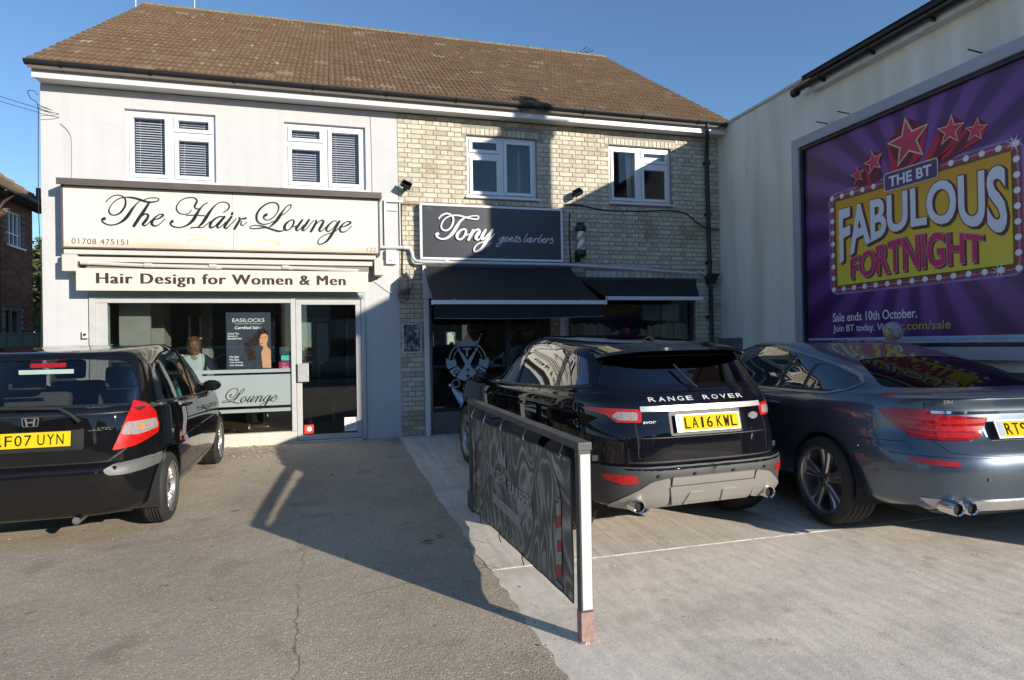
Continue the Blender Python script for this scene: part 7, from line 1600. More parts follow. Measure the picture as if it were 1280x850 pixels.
    for s in (-1, 1):
        fr = corner_frame(s, 30); g = lambda x, y, z: gp(fr, s*x, y, z); patch(bv, fr, [g(.0, .0, .515), g(.0, .0, .60), g(.50, .01, .60), g(.80, .12, .60), g(.90, .36, .60), g(.90, .40, .34), g(.78, .12, .34), g(.55, .03, .34)], .006, .012, .05).build('bumper_band', M_band, root, smooth=60, local=True)
    patch(bv, REAR, round_poly([(-.34, .475), (.34, .475), (.34, .53), (-.34, .53)], .008), .018, .02).build('bumper_panel', M_sil, root, local=True)
    patch(bv, REAR, round_poly([(-.32, .335), (.32, .335), (.36, .468), (-.36, .468)], .02), .026, .03).build('skid_plate', M_sil, root, local=True, bevel=.004)
    for s in (-1, 1): patch(bv, REAR, round_poly([(s*.07, .345), (s*.07, .42), (s*.20, .42), (s*.24, .345)][::s], .015), .034, .02).build('skid_rib', M_sil, root, local=True)
    patch(bv, REAR, round_poly([(-.50, .968), (.50, .968), (.50, 1.003), (-.50, 1.003)], .006), .016, .02).build('chrome_bar', mat('satin_bar', (.72, .70, .66), .22, metal=.5), root, local=True, smooth=60)
    patch(bv, REAR, round_poly([(-.30, .80), (.30, .80), (.30, .966), (-.30, .966)], .02), .002, .004).build('plate_recess', M_trim, root, local=True)
    plate(root, 0, .060, .885, R(-14), ('LA16', 'KWL'), True, white=True)
    for ch, x in zip('RANGEROVER', (-.40, -.325, -.25, -.175, -.10, .04, .115, .19, .262, .335)):
        fit_text('badge_letter', ch, mat('satin_letter', (.62, .62, .62), .35, metal=.2, var=.02) if 'satin_letter' not in bpy.data.materials else bpy.data.materials['satin_letter'], root, lambda u, v, d, x=x: Vector((x-.028+u, bv.ray_cast(Vector((x-.028+u, -2, 1.038+v)), Vector((0, 1, 0)))[0].y-.002-d, 1.038+v)), .052, .028, .005, bold=.01, local=True)
    h = bv.ray_cast(Vector((-.43, -2, .90)), Vector((0, 1, 0)))[0]; fit_text('badge', 'EVOQUE', bpy.data.materials['satin_letter'], root, lambda u, v, d: Vector((-.50+u, h.y-.003-d, .888+v)), .15, .018, .003, bold=.02, local=True)
    h = bv.ray_cast(Vector((.42, -2, .90)), Vector((0, 1, 0)))[0]; mb = MB(); v_ = [(.42+.042*math.cos(k*.3142), h.y-.004-(.004 if q else 0), .905+.026*math.sin(k*.3142)) for q in (0, 1) for k in range(20)]; mb.add(v_, [(k, (k+1) % 20, 20+(k+1) % 20, 20+k) for k in range(20)]+[tuple(range(20, 40))]); bd = mb.build('oval_badge', M_chrome, root, local=True)
    mb = MB(); v_ = [(.42+.036*math.cos(k*.3142), h.y-.0095, .905+.021*math.sin(k*.3142)) for k in range(20)]; mb.add(v_, [tuple(range(20))]); mb.build('badge_field', mat('badge_field', (.16, .18, .17), .4), bd, local=True)
    fit_text('badge_script', 'LAND ROVER', M_chrome, bd, lambda u, v, d: Vector((.39+u, h.y-.0096-d*.5, .90+v)), .06, .009, .001, local=True)
    mb = MB(); seam(mb, bv, REAR, [(-.60, .625), (.60, .625)], .01); seam(mb, bv, REAR, [(-.60, .72), (-.60, .625)], .006); seam(mb, bv, REAR, [(.60, .72), (.60, .625)], .006); 
    for s in (-1, 1): seam(mb, bv, REAR, [(s*.54, .90), (s*.54, .66), (s*.50, .64)], .006)
    seam(mb, bv, REAR, [(-.52, .79), (.52, .79)], .005); mb.build('tailgate_gap', M_trim, root, local=True, fix=False)
    patch(bv, REAR, round_poly([(-.52, .64), (.52, .64), (.52, .785), (-.52, .785)], .012), .004, .008).build('lower_panel', P_, root, local=True, smooth=50)
    for x in (-.44, -.16, .16, .44): mb = MB(); h = bv.ray_cast(Vector((x, -2, .545)), Vector((0, 1, 0)))[0]; mb.lathe([(.011, h.y-.018), (.009, h.y-.022), (0, h.y-.022)], (x, 0, .545), 'y', 10); mb.build('parking_sensor', M_trim, root, local=True)
    # roof spoiler, wiper, fin
    mb = MB(); v = []; n = 16
    for i in range(n+1):
        x = -.66+1.32*i/n; e = 1-abs(2*i/n-1)**4; yb = .30+.16*(1-e)*1.2; zt = 1.408-.05*(1-e)
        v += [(x, yb, zt-.018), (x, yb+.004, zt+.004), (x, .62, 1.445-.05*(1-e)), (x, .50, 1.385-.05*(1-e))]
    mb.add(v, [(4*i+j, 4*i+(j+1) % 4, 4*i+4+(j+1) % 4, 4*i+4+j) for i in range(n) for j in range(4)]+[(0, 1, 2, 3), (4*n+3, 4*n+2, 4*n+1, 4*n)]); mb.build('roof_spoiler', P_, root, smooth=50, local=True)
    mb = MB(); mb.tube([(.0, .19, 1.12), (-.06, .24, 1.19), (-.12, .31, 1.285)], .008, 6); mb.build('rear_wiper', M_trim, root, local=True, smooth=True)
    mb = MB(); mb.prism([(.78, 1.45), (.93, 1.462), (.88, 1.478), (.82, 1.495), (.79, 1.492)], lambda u, w, d: Vector((-.018+d, u, w)), 0, .036); mb.build('roof_fin', P_, root, bevel=.006, local=True)
    mb = MB(); mb.box((-.80, .30, .62), (.80, 3.0, .66)); mb.build('floor', M_int, root, local=True); seats(root, [(1.25, .52)], .52, (-.4, .4)); seats(root, [(2.2, .55)], .5, (-.4, .4))
    mb = MB(); mb.box((-.7, .3, .28), (.7, 4.1, .36)); mb.build('underbody', M_liner, root, local=True)
    # simple face: lamps and grille at the far end
    for s in (-1, 1):
        f2 = Frame((-s*.5, -1, 0)); 
        if f2.u.x < 0: f2.u = -f2.u
        g = lambda x, y, z: gp(f2, s*x, y, z); q = [g(.50, 4.3, .80), g(.50, 4.3, .88), g(.86, 4.0, .92), g(.89, 3.85, .90), g(.84, 4.05, .82)]
        patch(bv, f2, q, .008, .015, .04).build('headlight', M_lens, root, smooth=50, local=True)
    patch(bv, FR, [(-.45, .76), (.45, .76), (.48, .87), (-.48, .87)], .008, .015, .05).build('grille', M_trim, root, local=True)
    return root
suv()

# ---------------------------------------------------------------- blue-grey fastback
def fastback():
    root = tag(empty('parked_car', (4.47, -6.62, gz(-5)+.012)), 'blue-grey metallic fastback with plate starting RT9 parked beside the poster wall', 'car')
    root.rotation_euler = (R(.6), 0, R(-6))
    P_ = paint('blue_grey_metallic', (.085, .115, .155), .65, .34, dust=.05)
    rings = [dict(z=.24, yr=.20, yf=4.8, w=.78, nr=4.6, nf=3.6), dict(z=.31, yr=.07, yf=4.9, w=.89, nr=4.6), dict(z=.42, yr=.02, yf=4.96, w=.93, nr=4.4), dict(z=.56, yr=.0, yf=4.98, w=.947, nr=4.2), dict(z=.66, yr=.015, yf=4.98, w=.950, nr=4.0), dict(z=.72, yr=.055, yf=4.97, w=.950, nr=3.9), dict(z=.80, yr=.12, yf=4.95, w=.948, nr=3.9),
             dict(z=.90, yr=.14, yf=4.88, w=.940, nr=3.9, dz=-.06), dict(z=.975, yr=.15, yf=4.75, w=.922, nr=3.9, dz=-.08), dict(z=1.025, yr=.135, yf=4.60, w=.895, nr=3.8, dz=-.11), dict(z=1.05, yr=.14, yf=4.5, w=.872, nr=3.8, dz=-.12, hard=1), dict(z=1.062, yr=.18, yf=4.4, w=.862, nr=3.8, dz=-.12, hard=1), dict(z=1.075, yr=.36, yf=3.60, w=.838, nr=3.6, nf=3.2, dz=-.07),
             dict(z=1.15, yr=.66, yf=3.25, w=.785, nr=3.6, nf=3.0, dz=.02), dict(z=1.25, yr=1.06, yf=2.95, w=.715, nr=3.4, nf=3.0, dz=.06), dict(z=1.345, yr=1.50, yf=2.62, w=.635, nr=3.4, nf=2.8, dz=.05), dict(z=1.40, yr=1.85, yf=2.45, w=.54, nr=3.2, nf=2.6, dz=.02), dict(z=1.422, yr=2.05, yf=2.35, w=.30, nr=3, nf=2.6)]
    # the greenhouse is long: keep its flanks full by widening the roof rings lengthways
    for r_, (a, b) in zip(rings[13:], ((.58, 3.32), (.95, 3.02), (1.38, 2.72), (1.62, 2.50), (1.9, 2.3))): r_['yr'], r_['yf'] = a, b
    body = car_shell(rings, 128); bv = bvh_of(body)
    rw = round_poly([(-.66, 1.088), (.66, 1.088), (.60, 1.17), (.48, 1.272), (.2, 1.288), (-.2, 1.288), (-.48, 1.272), (-.60, 1.17)], .05, 5)
    SW = [round_poly([(1.0, 1.035), (1.30, 1.025), (1.30, 1.245), (1.10, 1.205), (.88, 1.15), (.80, 1.115), (.86, 1.07)], .03), round_poly([(1.335, 1.025), (1.62, 1.02), (1.62, 1.30), (1.335, 1.245)], .02), round_poly([(1.66, 1.02), (2.42, 1.0), (2.42, 1.375), (2.1, 1.375), (1.66, 1.31)], .025), round_poly([(2.48, 1.0), (3.40, .98), (3.15, 1.12), (2.86, 1.26), (2.60, 1.35), (2.48, 1.37)], .03)]
    FR = Frame((0, -1, 0)); FR.u = Vector((1, 0, 0)); ws = round_poly([(-.66, 1.08), (.66, 1.08), (.50, 1.34), (-.50, 1.34)], .06)
    cab = cabin_cut([dict(z=.60, yr=.9, yf=3.6, w=.86, nr=4.6), dict(z=1.05, yr=.42, yf=3.6, w=.855, nr=4), dict(z=1.15, yr=.60, yf=3.30, w=.785, nr=3.6, nf=3.2, dz=.02), dict(z=1.25, yr=.97, yf=3.0, w=.715, nr=3.4, nf=3.0, dz=.05), dict(z=1.345, yr=1.40, yf=2.68, w=.63, nr=3.4, nf=2.8, dz=.04), dict(z=1.40, yr=1.65, yf=2.45, w=.50, nr=3.2, nf=2.6)], .05, .58)
    cuts = [arch_cut(.97, (.372, .345), .95), arch_cut(4.04, (.372, .345), .95), cab, prism_cut(REAR, rw, -1, 2.2), prism_cut(FR, ws, -5, -2.2)]
    for s in (-1, 1):
        for p in SW: cuts.append(prism_cut(side_frame(s), p, -1.2, -.5))
    finish_body('body', body, P_, root, cuts)
    G = glassmat('tinted_glass', (.30, .32, .32), 1.6, 3.0)
    patch(bv, REAR, rw, -.004, .004).build('rear_window', glassmat('rear_tinted_glass', (.22, .23, .23), 1.42, .7), root, smooth=60, local=True); patch(bv, FR, ws, -.004, .004).build('windscreen', G, root, smooth=60, local=True)
    for s in (-1, 1):
        fs = side_frame(s)
        for p in SW: patch(bv, fs, p, -.004, .004).build('side_window', G, root, smooth=60, local=True)
        mb = MB(); seam(mb, bv, fs, [(3.44, .975), (2.4, .99), (1.3, 1.01), (1.0, 1.02), (.85, 1.055), (.775, 1.11), (.86, 1.16), (1.1, 1.225), (1.45, 1.295), (1.75, 1.345), (2.1, 1.395), (2.5, 1.39)], .016, .005); mb.build('chrome_surround', M_chrome if s > 9 else mat('satin_surround', (.34, .33, .30), .3, metal=.8), root, local=True, fix=False)
        mb = MB(); seam(mb, bv, fs, [(3.44, .985), (2.4, 1.0), (1.3, 1.02), (.97, 1.04)], .018, .003); seam(mb, bv, fs, [(1.317, 1.02), (1.317, 1.24)], .03, .002); seam(mb, bv, fs, [(1.64, 1.02), (1.64, 1.31)], .034, .002); mb.build('window_seal', M_trim, root, local=True, fix=False)
        mb = MB(); seam(mb, bv, fs, [(1.32, 1.0), (1.34, .80), (1.42, .62), (1.46, .36)]); seam(mb, bv, fs, [(2.45, 1.37), (2.45, .32)]); seam(mb, bv, fs, [(3.47, .97), (3.45, .6), (3.42, .34)]); seam(mb, bv, fs, [(1.46, .34), (3.42, .34)])
        seam(mb, bv, corner_frame(s, 50), [gp(corner_frame(s, 50), s*.83, .25, .735), gp(corner_frame(s, 50), s*.93, .60, .72)], .005); mb.build('door_gap', M_trim, root, local=True, fix=False)
        mb = MB(); seam(mb, bv, fs, [(.55, .885), (1.5, .855), (3.5, .80)], .007, .0045); mb.build('crease_line', P_, root, local=True, fix=False)
        for y in (1.62, 2.75): mb = MB(); mb.tube([(s*.925, y-.12, .895), (s*.965, y-.09, .90), (s*.965, y+.08, .898), (s*.925, y+.11, .892)], .013, 8); mb.build('door_handle', P_, root, smooth=True, local=True)
        mirror_cap(root, s*.83, 3.15, 1.04, s, P_)
    for y in (.97, 4.04):
        arch_liner(root, y, .370, .345, .945); lip(root, bv, y, .345, .372, .95, P_, .02)
        for s in (-1, 1): wheel(root, s*.812, y, .340, .26, .252, s, (5, .17, .020, .032), M_alloyd)
    for s in (-1, 1):
        fr = corner_frame(s, 40); g = lambda x, y, z: gp(fr, s*x, y, z)
        q = [g(.63, .11, .76), g(.63, .12, .945), g(.74, .17, .958), g(.84, .30, .962), g(.885, .40, .95), g(.875, .37, .90), g(.84, .29, .82), g(.79, .20, .765)]
        lamp = patch(bv, fr, round_poly(q, .012), .008, .018, .03).build('tail_lamp', M_redd, root, smooth=50, local=True)
        for k in range(4):
            t = k/3.2; q = [g(.645, .11, .775+.036*k), g(.645, .115, .789+.036*k), g(.74, .16, .792+.037*k), g(.80, .235, .812+.034*k), g(.835, .30, .868+.018*k), g(.832, .295, .856+.018*k), g(.795, .23, .797+.034*k), g(.74, .15, .778+.037*k)]
            patch(bv, fr, q, .011, .004, .03).build('light_bar', M_red, lamp, smooth=50, local=True)
        fr = corner_frame(s, 8); g = lambda x, y, z: gp(fr, s*x, y, z)
        q = [g(.28, .12, .905), g(.62, .13, .93), g(.62, .12, .755), g(.42, .12, .76), g(.335, .12, .82)]
        lid = patch(bv, fr, round_poly(q, .015), .008, .018, .03).build('lid_lamp', M_redd, root, smooth=50, local=True)
        for k in range(3):
            q = [g(.37-.028*k, .12, .772+.05*k), g(.345-.028*k, .12, .802+.05*k), g(.608, .12, .806+.042*k), g(.608, .12, .77+.045*k)]
            patch(bv, fr, q, .011, .004, .03).build('light_bar', M_red, lid, smooth=50, local=True)
        fr = corner_frame(s, 30); g = lambda x, y, z: gp(fr, s*x, y, z)
        patch(bv, fr, round_poly([g(.60, .0, .60), g(.60, .0, .628), g(.74, .03, .635), g(.86, .14, .64), g(.84, .12, .612), g(.74, .02, .60)], .008), .008, .012, .03).build('reflector', M_red, root, smooth=50, local=True)
        for dx in (-.052, .052):
            x = s*.56+dx; mb = MB(); mb.lathe([(.034, .10), (.036, -.03), (.044, -.036), (.048, -.025), (.048, .09)], (x, .07, .335), 'y', 22, caps=False); ex = mb.build('exhaust', M_chrome, root, smooth=True, local=True); mb = MB(); mb.cyl((x, .06, .335), (x, .10, .335), .034, 16); mb.build('exhaust_bore', M_liner, ex, local=True)
    patch(bv, REAR, round_poly([(-.64, .31), (.64, .31), (.72, .375), (-.72, .375)], .015), .012, .02).build('diffuser_trim', mat('satin_trim', (.50, .49, .47), .3, metal=.6), root, local=True, smooth=60)
    patch(bv, REAR, round_poly([(-.60, .25), (.60, .25), (.62, .30), (-.62, .30)], .01), .006, .02).build('lower_valance', M_trim, root, local=True)
    patch(bv, REAR, round_poly([(-.31, .76), (.31, .76), (.35, .92), (-.35, .92)], .02), .002, .004).build('plate_recess', P_, root, local=True)
    patch(bv, REAR, round_poly([(-.60, .932), (.60, .932), (.60, .95), (-.60, .95)], .004), .014, .02).build('chrome_strip', M_chrome, root, local=True, smooth=60)
    plate(root, 0, .085, .835, R(-22), ('RT9', 'KXN'), True, white=True)
    h = bv.ray_cast(Vector((-.5, -2, 1.02)), Vector((0, 1, 0)))[0]
    fit_text('badge', '530d GT', M_chrome, root, lambda u, v, d: Vector((-.56+u, h.y-.003-d, 1.005+v)), .13, .022, .004, bold=.01, local=True)
    mb = MB(); seam(mb, bv, REAR, [(-.62, 1.04), (-.63, .76), (-.58, .685), (-.3, .665), (.3, .665), (.58, .685), (.63, .76), (.62, 1.04)], .006); seam(mb, bv, REAR, [(-.80, .655), (.80, .655)], .006); mb.build('boot_gap', M_trim, root, local=True, fix=False)
    for x in (-.40, .40): mb = MB(); h = bv.ray_cast(Vector((x, -2, .52)), Vector((0, 1, 0)))[0]; mb.lathe([(.011, h.y-.004), (.009, h.y-.008), (0, h.y-.008)], (x, 0, .52), 'y', 10); mb.build('parking_sensor', P_, root, local=True)
    mb = MB(); v = []; n = 18
    for i in range(n+1):
        t = i/n; x = -.84+1.68*t; e = abs(2*t-1)**2.6; v += [(x, .11+.18*e, 1.043), (x, .125+.18*e, 1.062), (x, .26+.16*e, 1.068), (x, .26+.16*e, 1.04)]
    mb.add(v, [(4*i+j, 4*i+(j+1) % 4, 4*i+4+(j+1) % 4, 4*i+4+j) for i in range(n) for j in range(4)]+[(0, 1, 2, 3), (4*n+3, 4*n+2, 4*n+1, 4*n)]); mb.build('boot_lip', P_, root, smooth=50, local=True)
    mb = MB(); mb.box((-.8, .9, .60), (.8, 3.6, .64)); mb.build('floor', M_int, root, local=True); seats(root, [(1.75, .45)], .52, (-.4, .4)); seats(root, [(2.75, .48)], .5, (-.4, .4))
    mb = MB(); mb.box((-.7, .3, .24), (.7, 4.7, .33)); mb.build('underbody', M_liner, root, local=True)
    for s in (-1, 1):
        f2 = Frame((-s*.5, -1, 0)); 
        if f2.u.x < 0: f2.u = -f2.u
        g = lambda x, y, z: gp(f2, s*x, y, z); patch(bv, f2, [g(.50, 4.9, .68), g(.50, 4.9, .76), g(.84, 4.6, .80), g(.88, 4.4, .77), g(.82, 4.65, .69)], .008, .015, .04).build('headlight', M_lens, root, smooth=50, local=True)
    return root
fastback()

# ================================================================ BANNER BARRIER
ba = tag(empty('banner_barrier', (1.15, -5.4, .01)), 'black metal barrier carrying a dark banner with painted-in moire shade between two posts', 'barrier')
M_frm = mat('barrier_frame_paint', (.075, .072, .066), .55, var=.25, scale=9, bump=.2, bscale=60)
YN, YFR, BX = -6.775, -4.13, 1.155
mb = MB(); mb.box((BX-.032, YFR-.03, .02), (BX+.03, YFR+.03, .945)); mb.build('post', M_frm, ba, bevel=.003)
mb = MB(); mb.box((BX-.032, YN-.026, .155), (BX+.032, YN+.026, .943)); pn = mb.build('post', M_frm, ba, bevel=.003)
mb = MB(); mb.box((BX-.024, YN-.0295, .165), (BX+.027, YN-.0265, .925)); mb.build('white_strip', mat('white_reflective_strip', (.55, .55, .56), .35, var=.04, scale=20), pn)
mb = MB(); mb.box((BX-.034, YN-.030, .005), (BX+.034, YN+.030, .153)); mb.build('pink_foot', mat('faded_pink_paint', (.30, .19, .165), .7, var=.2, scale=30), pn, bevel=.003)
mb = MB(); mb.box((BX-.036, YN-.034, .944), (BX+.036, YFR+.034, .984)); mb.build('top_rail', M_frm, ba, bevel=.004)
mb = MB(); mb.box((BX-.05, YFR-.16, .01), (BX+.05, YFR+.045, .16)); mb.build('foot_block', M_frm, ba, bevel=.006)
mb = MB(); rr = random.Random(2)
for k in range(9): mb.add([(BX-.05+.013*k, YN-.05+rr.uniform(-.01, .01), .012), (BX-.04+.013*k, YN-.055, .012), (BX-.042+.013*k, YN-.045, .022)], [(0, 1, 2)])
mb.build('rubble', M_mortar, ba, fix=False, kind='stuff')
def banner_mat():  # wavy moire of shade and light showing through, put into the cloth colour
    m, nt, b = newmat('banner_moire_shade'); b.inputs['Roughness'].default_value = .6
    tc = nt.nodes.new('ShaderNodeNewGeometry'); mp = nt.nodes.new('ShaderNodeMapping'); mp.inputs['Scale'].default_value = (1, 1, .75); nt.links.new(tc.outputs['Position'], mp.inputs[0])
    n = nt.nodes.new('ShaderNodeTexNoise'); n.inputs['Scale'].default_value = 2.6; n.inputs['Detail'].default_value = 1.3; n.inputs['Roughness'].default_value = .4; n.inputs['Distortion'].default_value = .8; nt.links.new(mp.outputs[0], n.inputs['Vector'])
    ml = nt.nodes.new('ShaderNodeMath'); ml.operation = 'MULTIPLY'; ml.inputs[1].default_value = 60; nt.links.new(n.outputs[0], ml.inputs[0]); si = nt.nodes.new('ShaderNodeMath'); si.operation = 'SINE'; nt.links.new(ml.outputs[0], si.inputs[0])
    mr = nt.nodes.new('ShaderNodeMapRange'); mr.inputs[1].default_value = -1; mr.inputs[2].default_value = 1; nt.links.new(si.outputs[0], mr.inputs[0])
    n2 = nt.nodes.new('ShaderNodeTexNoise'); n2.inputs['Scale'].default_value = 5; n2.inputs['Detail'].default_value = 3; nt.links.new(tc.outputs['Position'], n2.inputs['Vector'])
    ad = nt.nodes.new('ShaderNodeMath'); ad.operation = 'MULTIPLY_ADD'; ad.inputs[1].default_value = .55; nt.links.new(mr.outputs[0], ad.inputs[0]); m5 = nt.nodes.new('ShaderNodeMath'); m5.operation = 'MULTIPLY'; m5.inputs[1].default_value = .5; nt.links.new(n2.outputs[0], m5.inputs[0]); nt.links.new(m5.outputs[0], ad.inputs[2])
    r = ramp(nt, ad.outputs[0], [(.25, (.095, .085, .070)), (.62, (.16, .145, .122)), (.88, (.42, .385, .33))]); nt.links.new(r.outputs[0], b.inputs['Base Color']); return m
U_ = lambda u, v: BX-.045+.006*math.sin(u*3.1+1)*math.sin(math.pi*v)+.003*math.sin(u*11+v*5)+.0015*math.sin(u*23-v*9)
def bnr(u, v, d): # u: metres from the far end towards the camera, v: height
    return Vector((U_(u, (v-.1)/.77)-d, -4.30-u, v))
Wb = 2.42; mb = MB(); NU, NV = 70, 24; v = []
for i in range(NU+1):
    for j in range(NV+1):
        u = Wb*i/NU; sag = .007*abs(math.sin(u*math.pi/.47)); t = j/NV; top = .845+.045*u/2.4-sag; bot = .04+.13*u/2.4+.008*abs(math.sin(u*math.pi/.6)); v.append(bnr(u, bot+(top-bot)*t, 0))
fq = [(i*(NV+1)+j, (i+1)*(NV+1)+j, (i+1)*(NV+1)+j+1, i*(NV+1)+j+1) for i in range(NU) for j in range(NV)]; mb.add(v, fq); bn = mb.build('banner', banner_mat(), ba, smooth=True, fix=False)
mb = MB(); mb.tube([v[i*(NV+1)+NV]+Vector((.001, 0, 0)) for i in range(NU+1)], .005, 5); mb.tube([v[i*(NV+1)]+Vector((.001, 0, 0)) for i in range(NU+1)], .005, 5); mb.tube([v[j] for j in range(NV+1)], .005, 5); mb.tube([v[NU*(NV+1)+j] for j in range(NV+1)], .005, 5); mb.build('hem', mat('banner_hem', (.10, .095, .085), .7), bn)
for k, u in enumerate((.06, .52, 1.05, 1.62, 2.30)):
    P = bnr(u, .84+.045*u/2.4, 0); mb = MB(); mb.tube([P+Vector((0, 0, -.012)), P+Vector((-.008, .006, .02)), P+Vector((.008, .0, .06)), P+Vector((.03, -.004, .10))], .0035, 5); mb.lathe([(.006, -.003), (.014, -.003), (.014, .0), (.006, .0)], P+Vector((-.002, 0, -.02)), 'x', 12); mb.build('hanging_hook', mat('dull_steel', (.16, .16, .155), .5, metal=.4) if 'dull_steel' not in bpy.data.materials else bpy.data.materials['dull_steel'], ba, smooth=True)
for k, u in enumerate((.30, .95, 1.55)):
    P = bnr(u, .06+.13*u/2.4, 0); mb = MB(); mb.tube([P, P+Vector((-.004, .004, -.03)), P+Vector((.006, -.008, -.075))], .004, 5); mb.build('loose_tie', M_trim, ba, smooth=True)
M_bw_ = mat('banner_pale_ink', (.33, .32, .29), .6, var=.25, scale=25); M_br_ = mat('banner_red_ink', (.42, .055, .04), .6, var=.25, scale=25)
for u0 in (.075, 2.19):
    mb = MB(); w_ = .075
    for k in range(6): mb.add([bnr(u0, .22+.065*k, .006), bnr(u0+w_, .22+.065*k+.03, .006), bnr(u0+w_, .22+.065*(k+1)+.03, .006), bnr(u0, .22+.065*(k+1), .006)], [(0, 1, 2, 3)]) if k % 2 == 0 else None
    mb.build('red_stripes', M_br_, bn, fix=False); mb = MB()
    for k in range(6): mb.add([bnr(u0, .22+.065*k, .006), bnr(u0+w_, .22+.065*k+.03, .006), bnr(u0+w_, .22+.065*(k+1)+.03, .006), bnr(u0, .22+.065*(k+1), .006)], [(0, 1, 2, 3)]) if k % 2 else None
    mb.build('white_stripes', M_bw_, bn, fix=False); mb = MB()
    mb.prism([(u0-.015, .655), (u0+w_+.015, .655), (u0+w_+.015, .635), (u0-.015, .635)], bnr, .005, .007); mb.prism([(u0+.0, .66), (u0+w_, .66), (u0+w_-.005, .70), (u0+w_*.5, .745), (u0+.005, .70)], bnr, .005, .007); mb.prism([(u0-.015, .205), (u0+w_+.015, .205), (u0+w_+.015, .185), (u0-.015, .185)], bnr, .005, .007); mb.build('pole_ends', mat('banner_grey_ink', (.20, .19, .175), .6), bn)
M_bg = mat('banner_text_ink', (.40, .385, .35), .6, var=.3, scale=40)
fit_text('lettering', 'TONY GENTS', M_bg, bn, lambda u, v, d: bnr(.62+u, .485+v-.02*u, .006+d), .58, .085, bold=.02, warp=lambda a, q: (a*.58, q*.085))
fit_text('lettering', 'BARBERS', M_bg, bn, lambda u, v, d: bnr(1.28+u, .465+v-.02*u, .006+d), .50, .085, bold=.02, warp=lambda a, q: (a*.50, q*.085))
mb = MB(); mb.prism([(.78, .365), (.82, .33), (.79, .295), (1.55, .295), (1.52, .33), (1.56, .365)], bnr, .005, .007); mb.prism(ring_part(1.15, .19, .03, .045, 0, 359, 18), bnr, .005, .007); mb.build('ribbon_device', M_bw_, bn, kind='stuff')
mb = MB(); mb.prism([(.95, .62), (.98, .74), (1.03, .67), (1.08, .78), (1.13, .67), (1.18, .74), (1.21, .62)], bnr, .006, .008); mb.build('crown_device', M_bw_, bn)

# ================================================================ CHROME SCOOTER SEEN BEYOND THE BARRIER
sct = tag(empty('folded_stand', (1.75, -.8, gz(-.8))), 'silver tapering folded stand with a round knob and yellow tag by the barber window', 'stand')
mb = MB(); A = Vector((1.60, -.55, .86)); B = Vector((1.93, -.85, .50))
mb.tube([A, A.lerp(B, .35), B], [.012, .02, .02], 8); mb.add([A+Vector((.01, 0, -.02)), B+Vector((.06, 0, .10)), B+Vector((.09, -.02, -.10)), B+Vector((-.10, -.02, -.08)), A+Vector((0, -.02, -.04))], [(0, 1, 2, 3, 4)]); mb.tube([A, B+Vector((.07, 0, .11))], .009, 6); mb.tube([A+Vector((0, -.02, -.03)), B+Vector((-.12, -.03, -.14))], .009, 6); mb.build('frame', mat('polished_silver', (.45, .46, .52), .25, metal=.8), sct, smooth=40, fix=False)
mb = MB(); mb.lathe([(0, -.025), (.018, -.018), (.025, 0), (.018, .018), (0, .025)], A+Vector((-.02, 0, .03)), 'z', 14); mb.build('knob', mat('ivory_knob', (.6, .52, .42), .3), sct, smooth=True)
mb = MB(); mb.tube([B+Vector((.0, 0, -.08)), (1.95, -.86, .25), (1.97, -.86, gz(-.86)+.01)], .018, 6); mb.box((1.80, -.96, gz(-.86)+.004), (2.10, -.76, gz(-.86)+.03)); mb.build('base', M_frm, sct)
mb = MB(); mb.box((1.755, -.885, .235), (1.905, -.875, .475)); yt = mb.build('yellow_tag', mat('yellow_tag', (.62, .58, .05), .5), sct)
mb = MB()
for k in range(5): mb.box((1.785, -.8865, .43-.04*k), (1.875-.02*(k % 2), -.8855, .444-.04*k))
mb.build('print', M_pch, yt, kind='stuff')

# ================================================================ PEOPLE
def skin_mesh(name, verts, edges, radii, m, par, lvl=2, root=0):
    me = bpy.data.meshes.new(name); me.from_pydata([tuple(v) for v in verts], edges, []); o = bpy.data.objects.new(name, me); COL.objects.link(o)
    md = o.modifiers.new('s', 'SKIN'); md.branch_smoothing = .6; md.use_smooth_shade = True
    for i, sv in enumerate(me.skin_vertices[0].data):
        r = radii[i]; sv.radius = r if isinstance(r, tuple) else (r, r); sv.use_root = (i == root)
    sb = o.modifiers.new('d', 'SUBSURF'); sb.levels = lvl
    dg = bpy.context.evaluated_depsgraph_get(); dg.update(); n = bpy.data.meshes.new_from_object(o.evaluated_get(dg)); o.modifiers.clear(); o.data = n; bpy.data.meshes.remove(me)
    n.materials.clear(); n.materials.append(m); n.polygons.foreach_set('use_smooth', [True]*len(n.polygons))
    if par is not None: o.parent = par; o.matrix_parent_inverse = winv(par)
    return o
M_skin1 = mat('skin_tone', (.50, .29, .20), .55, var=.08, scale=20)
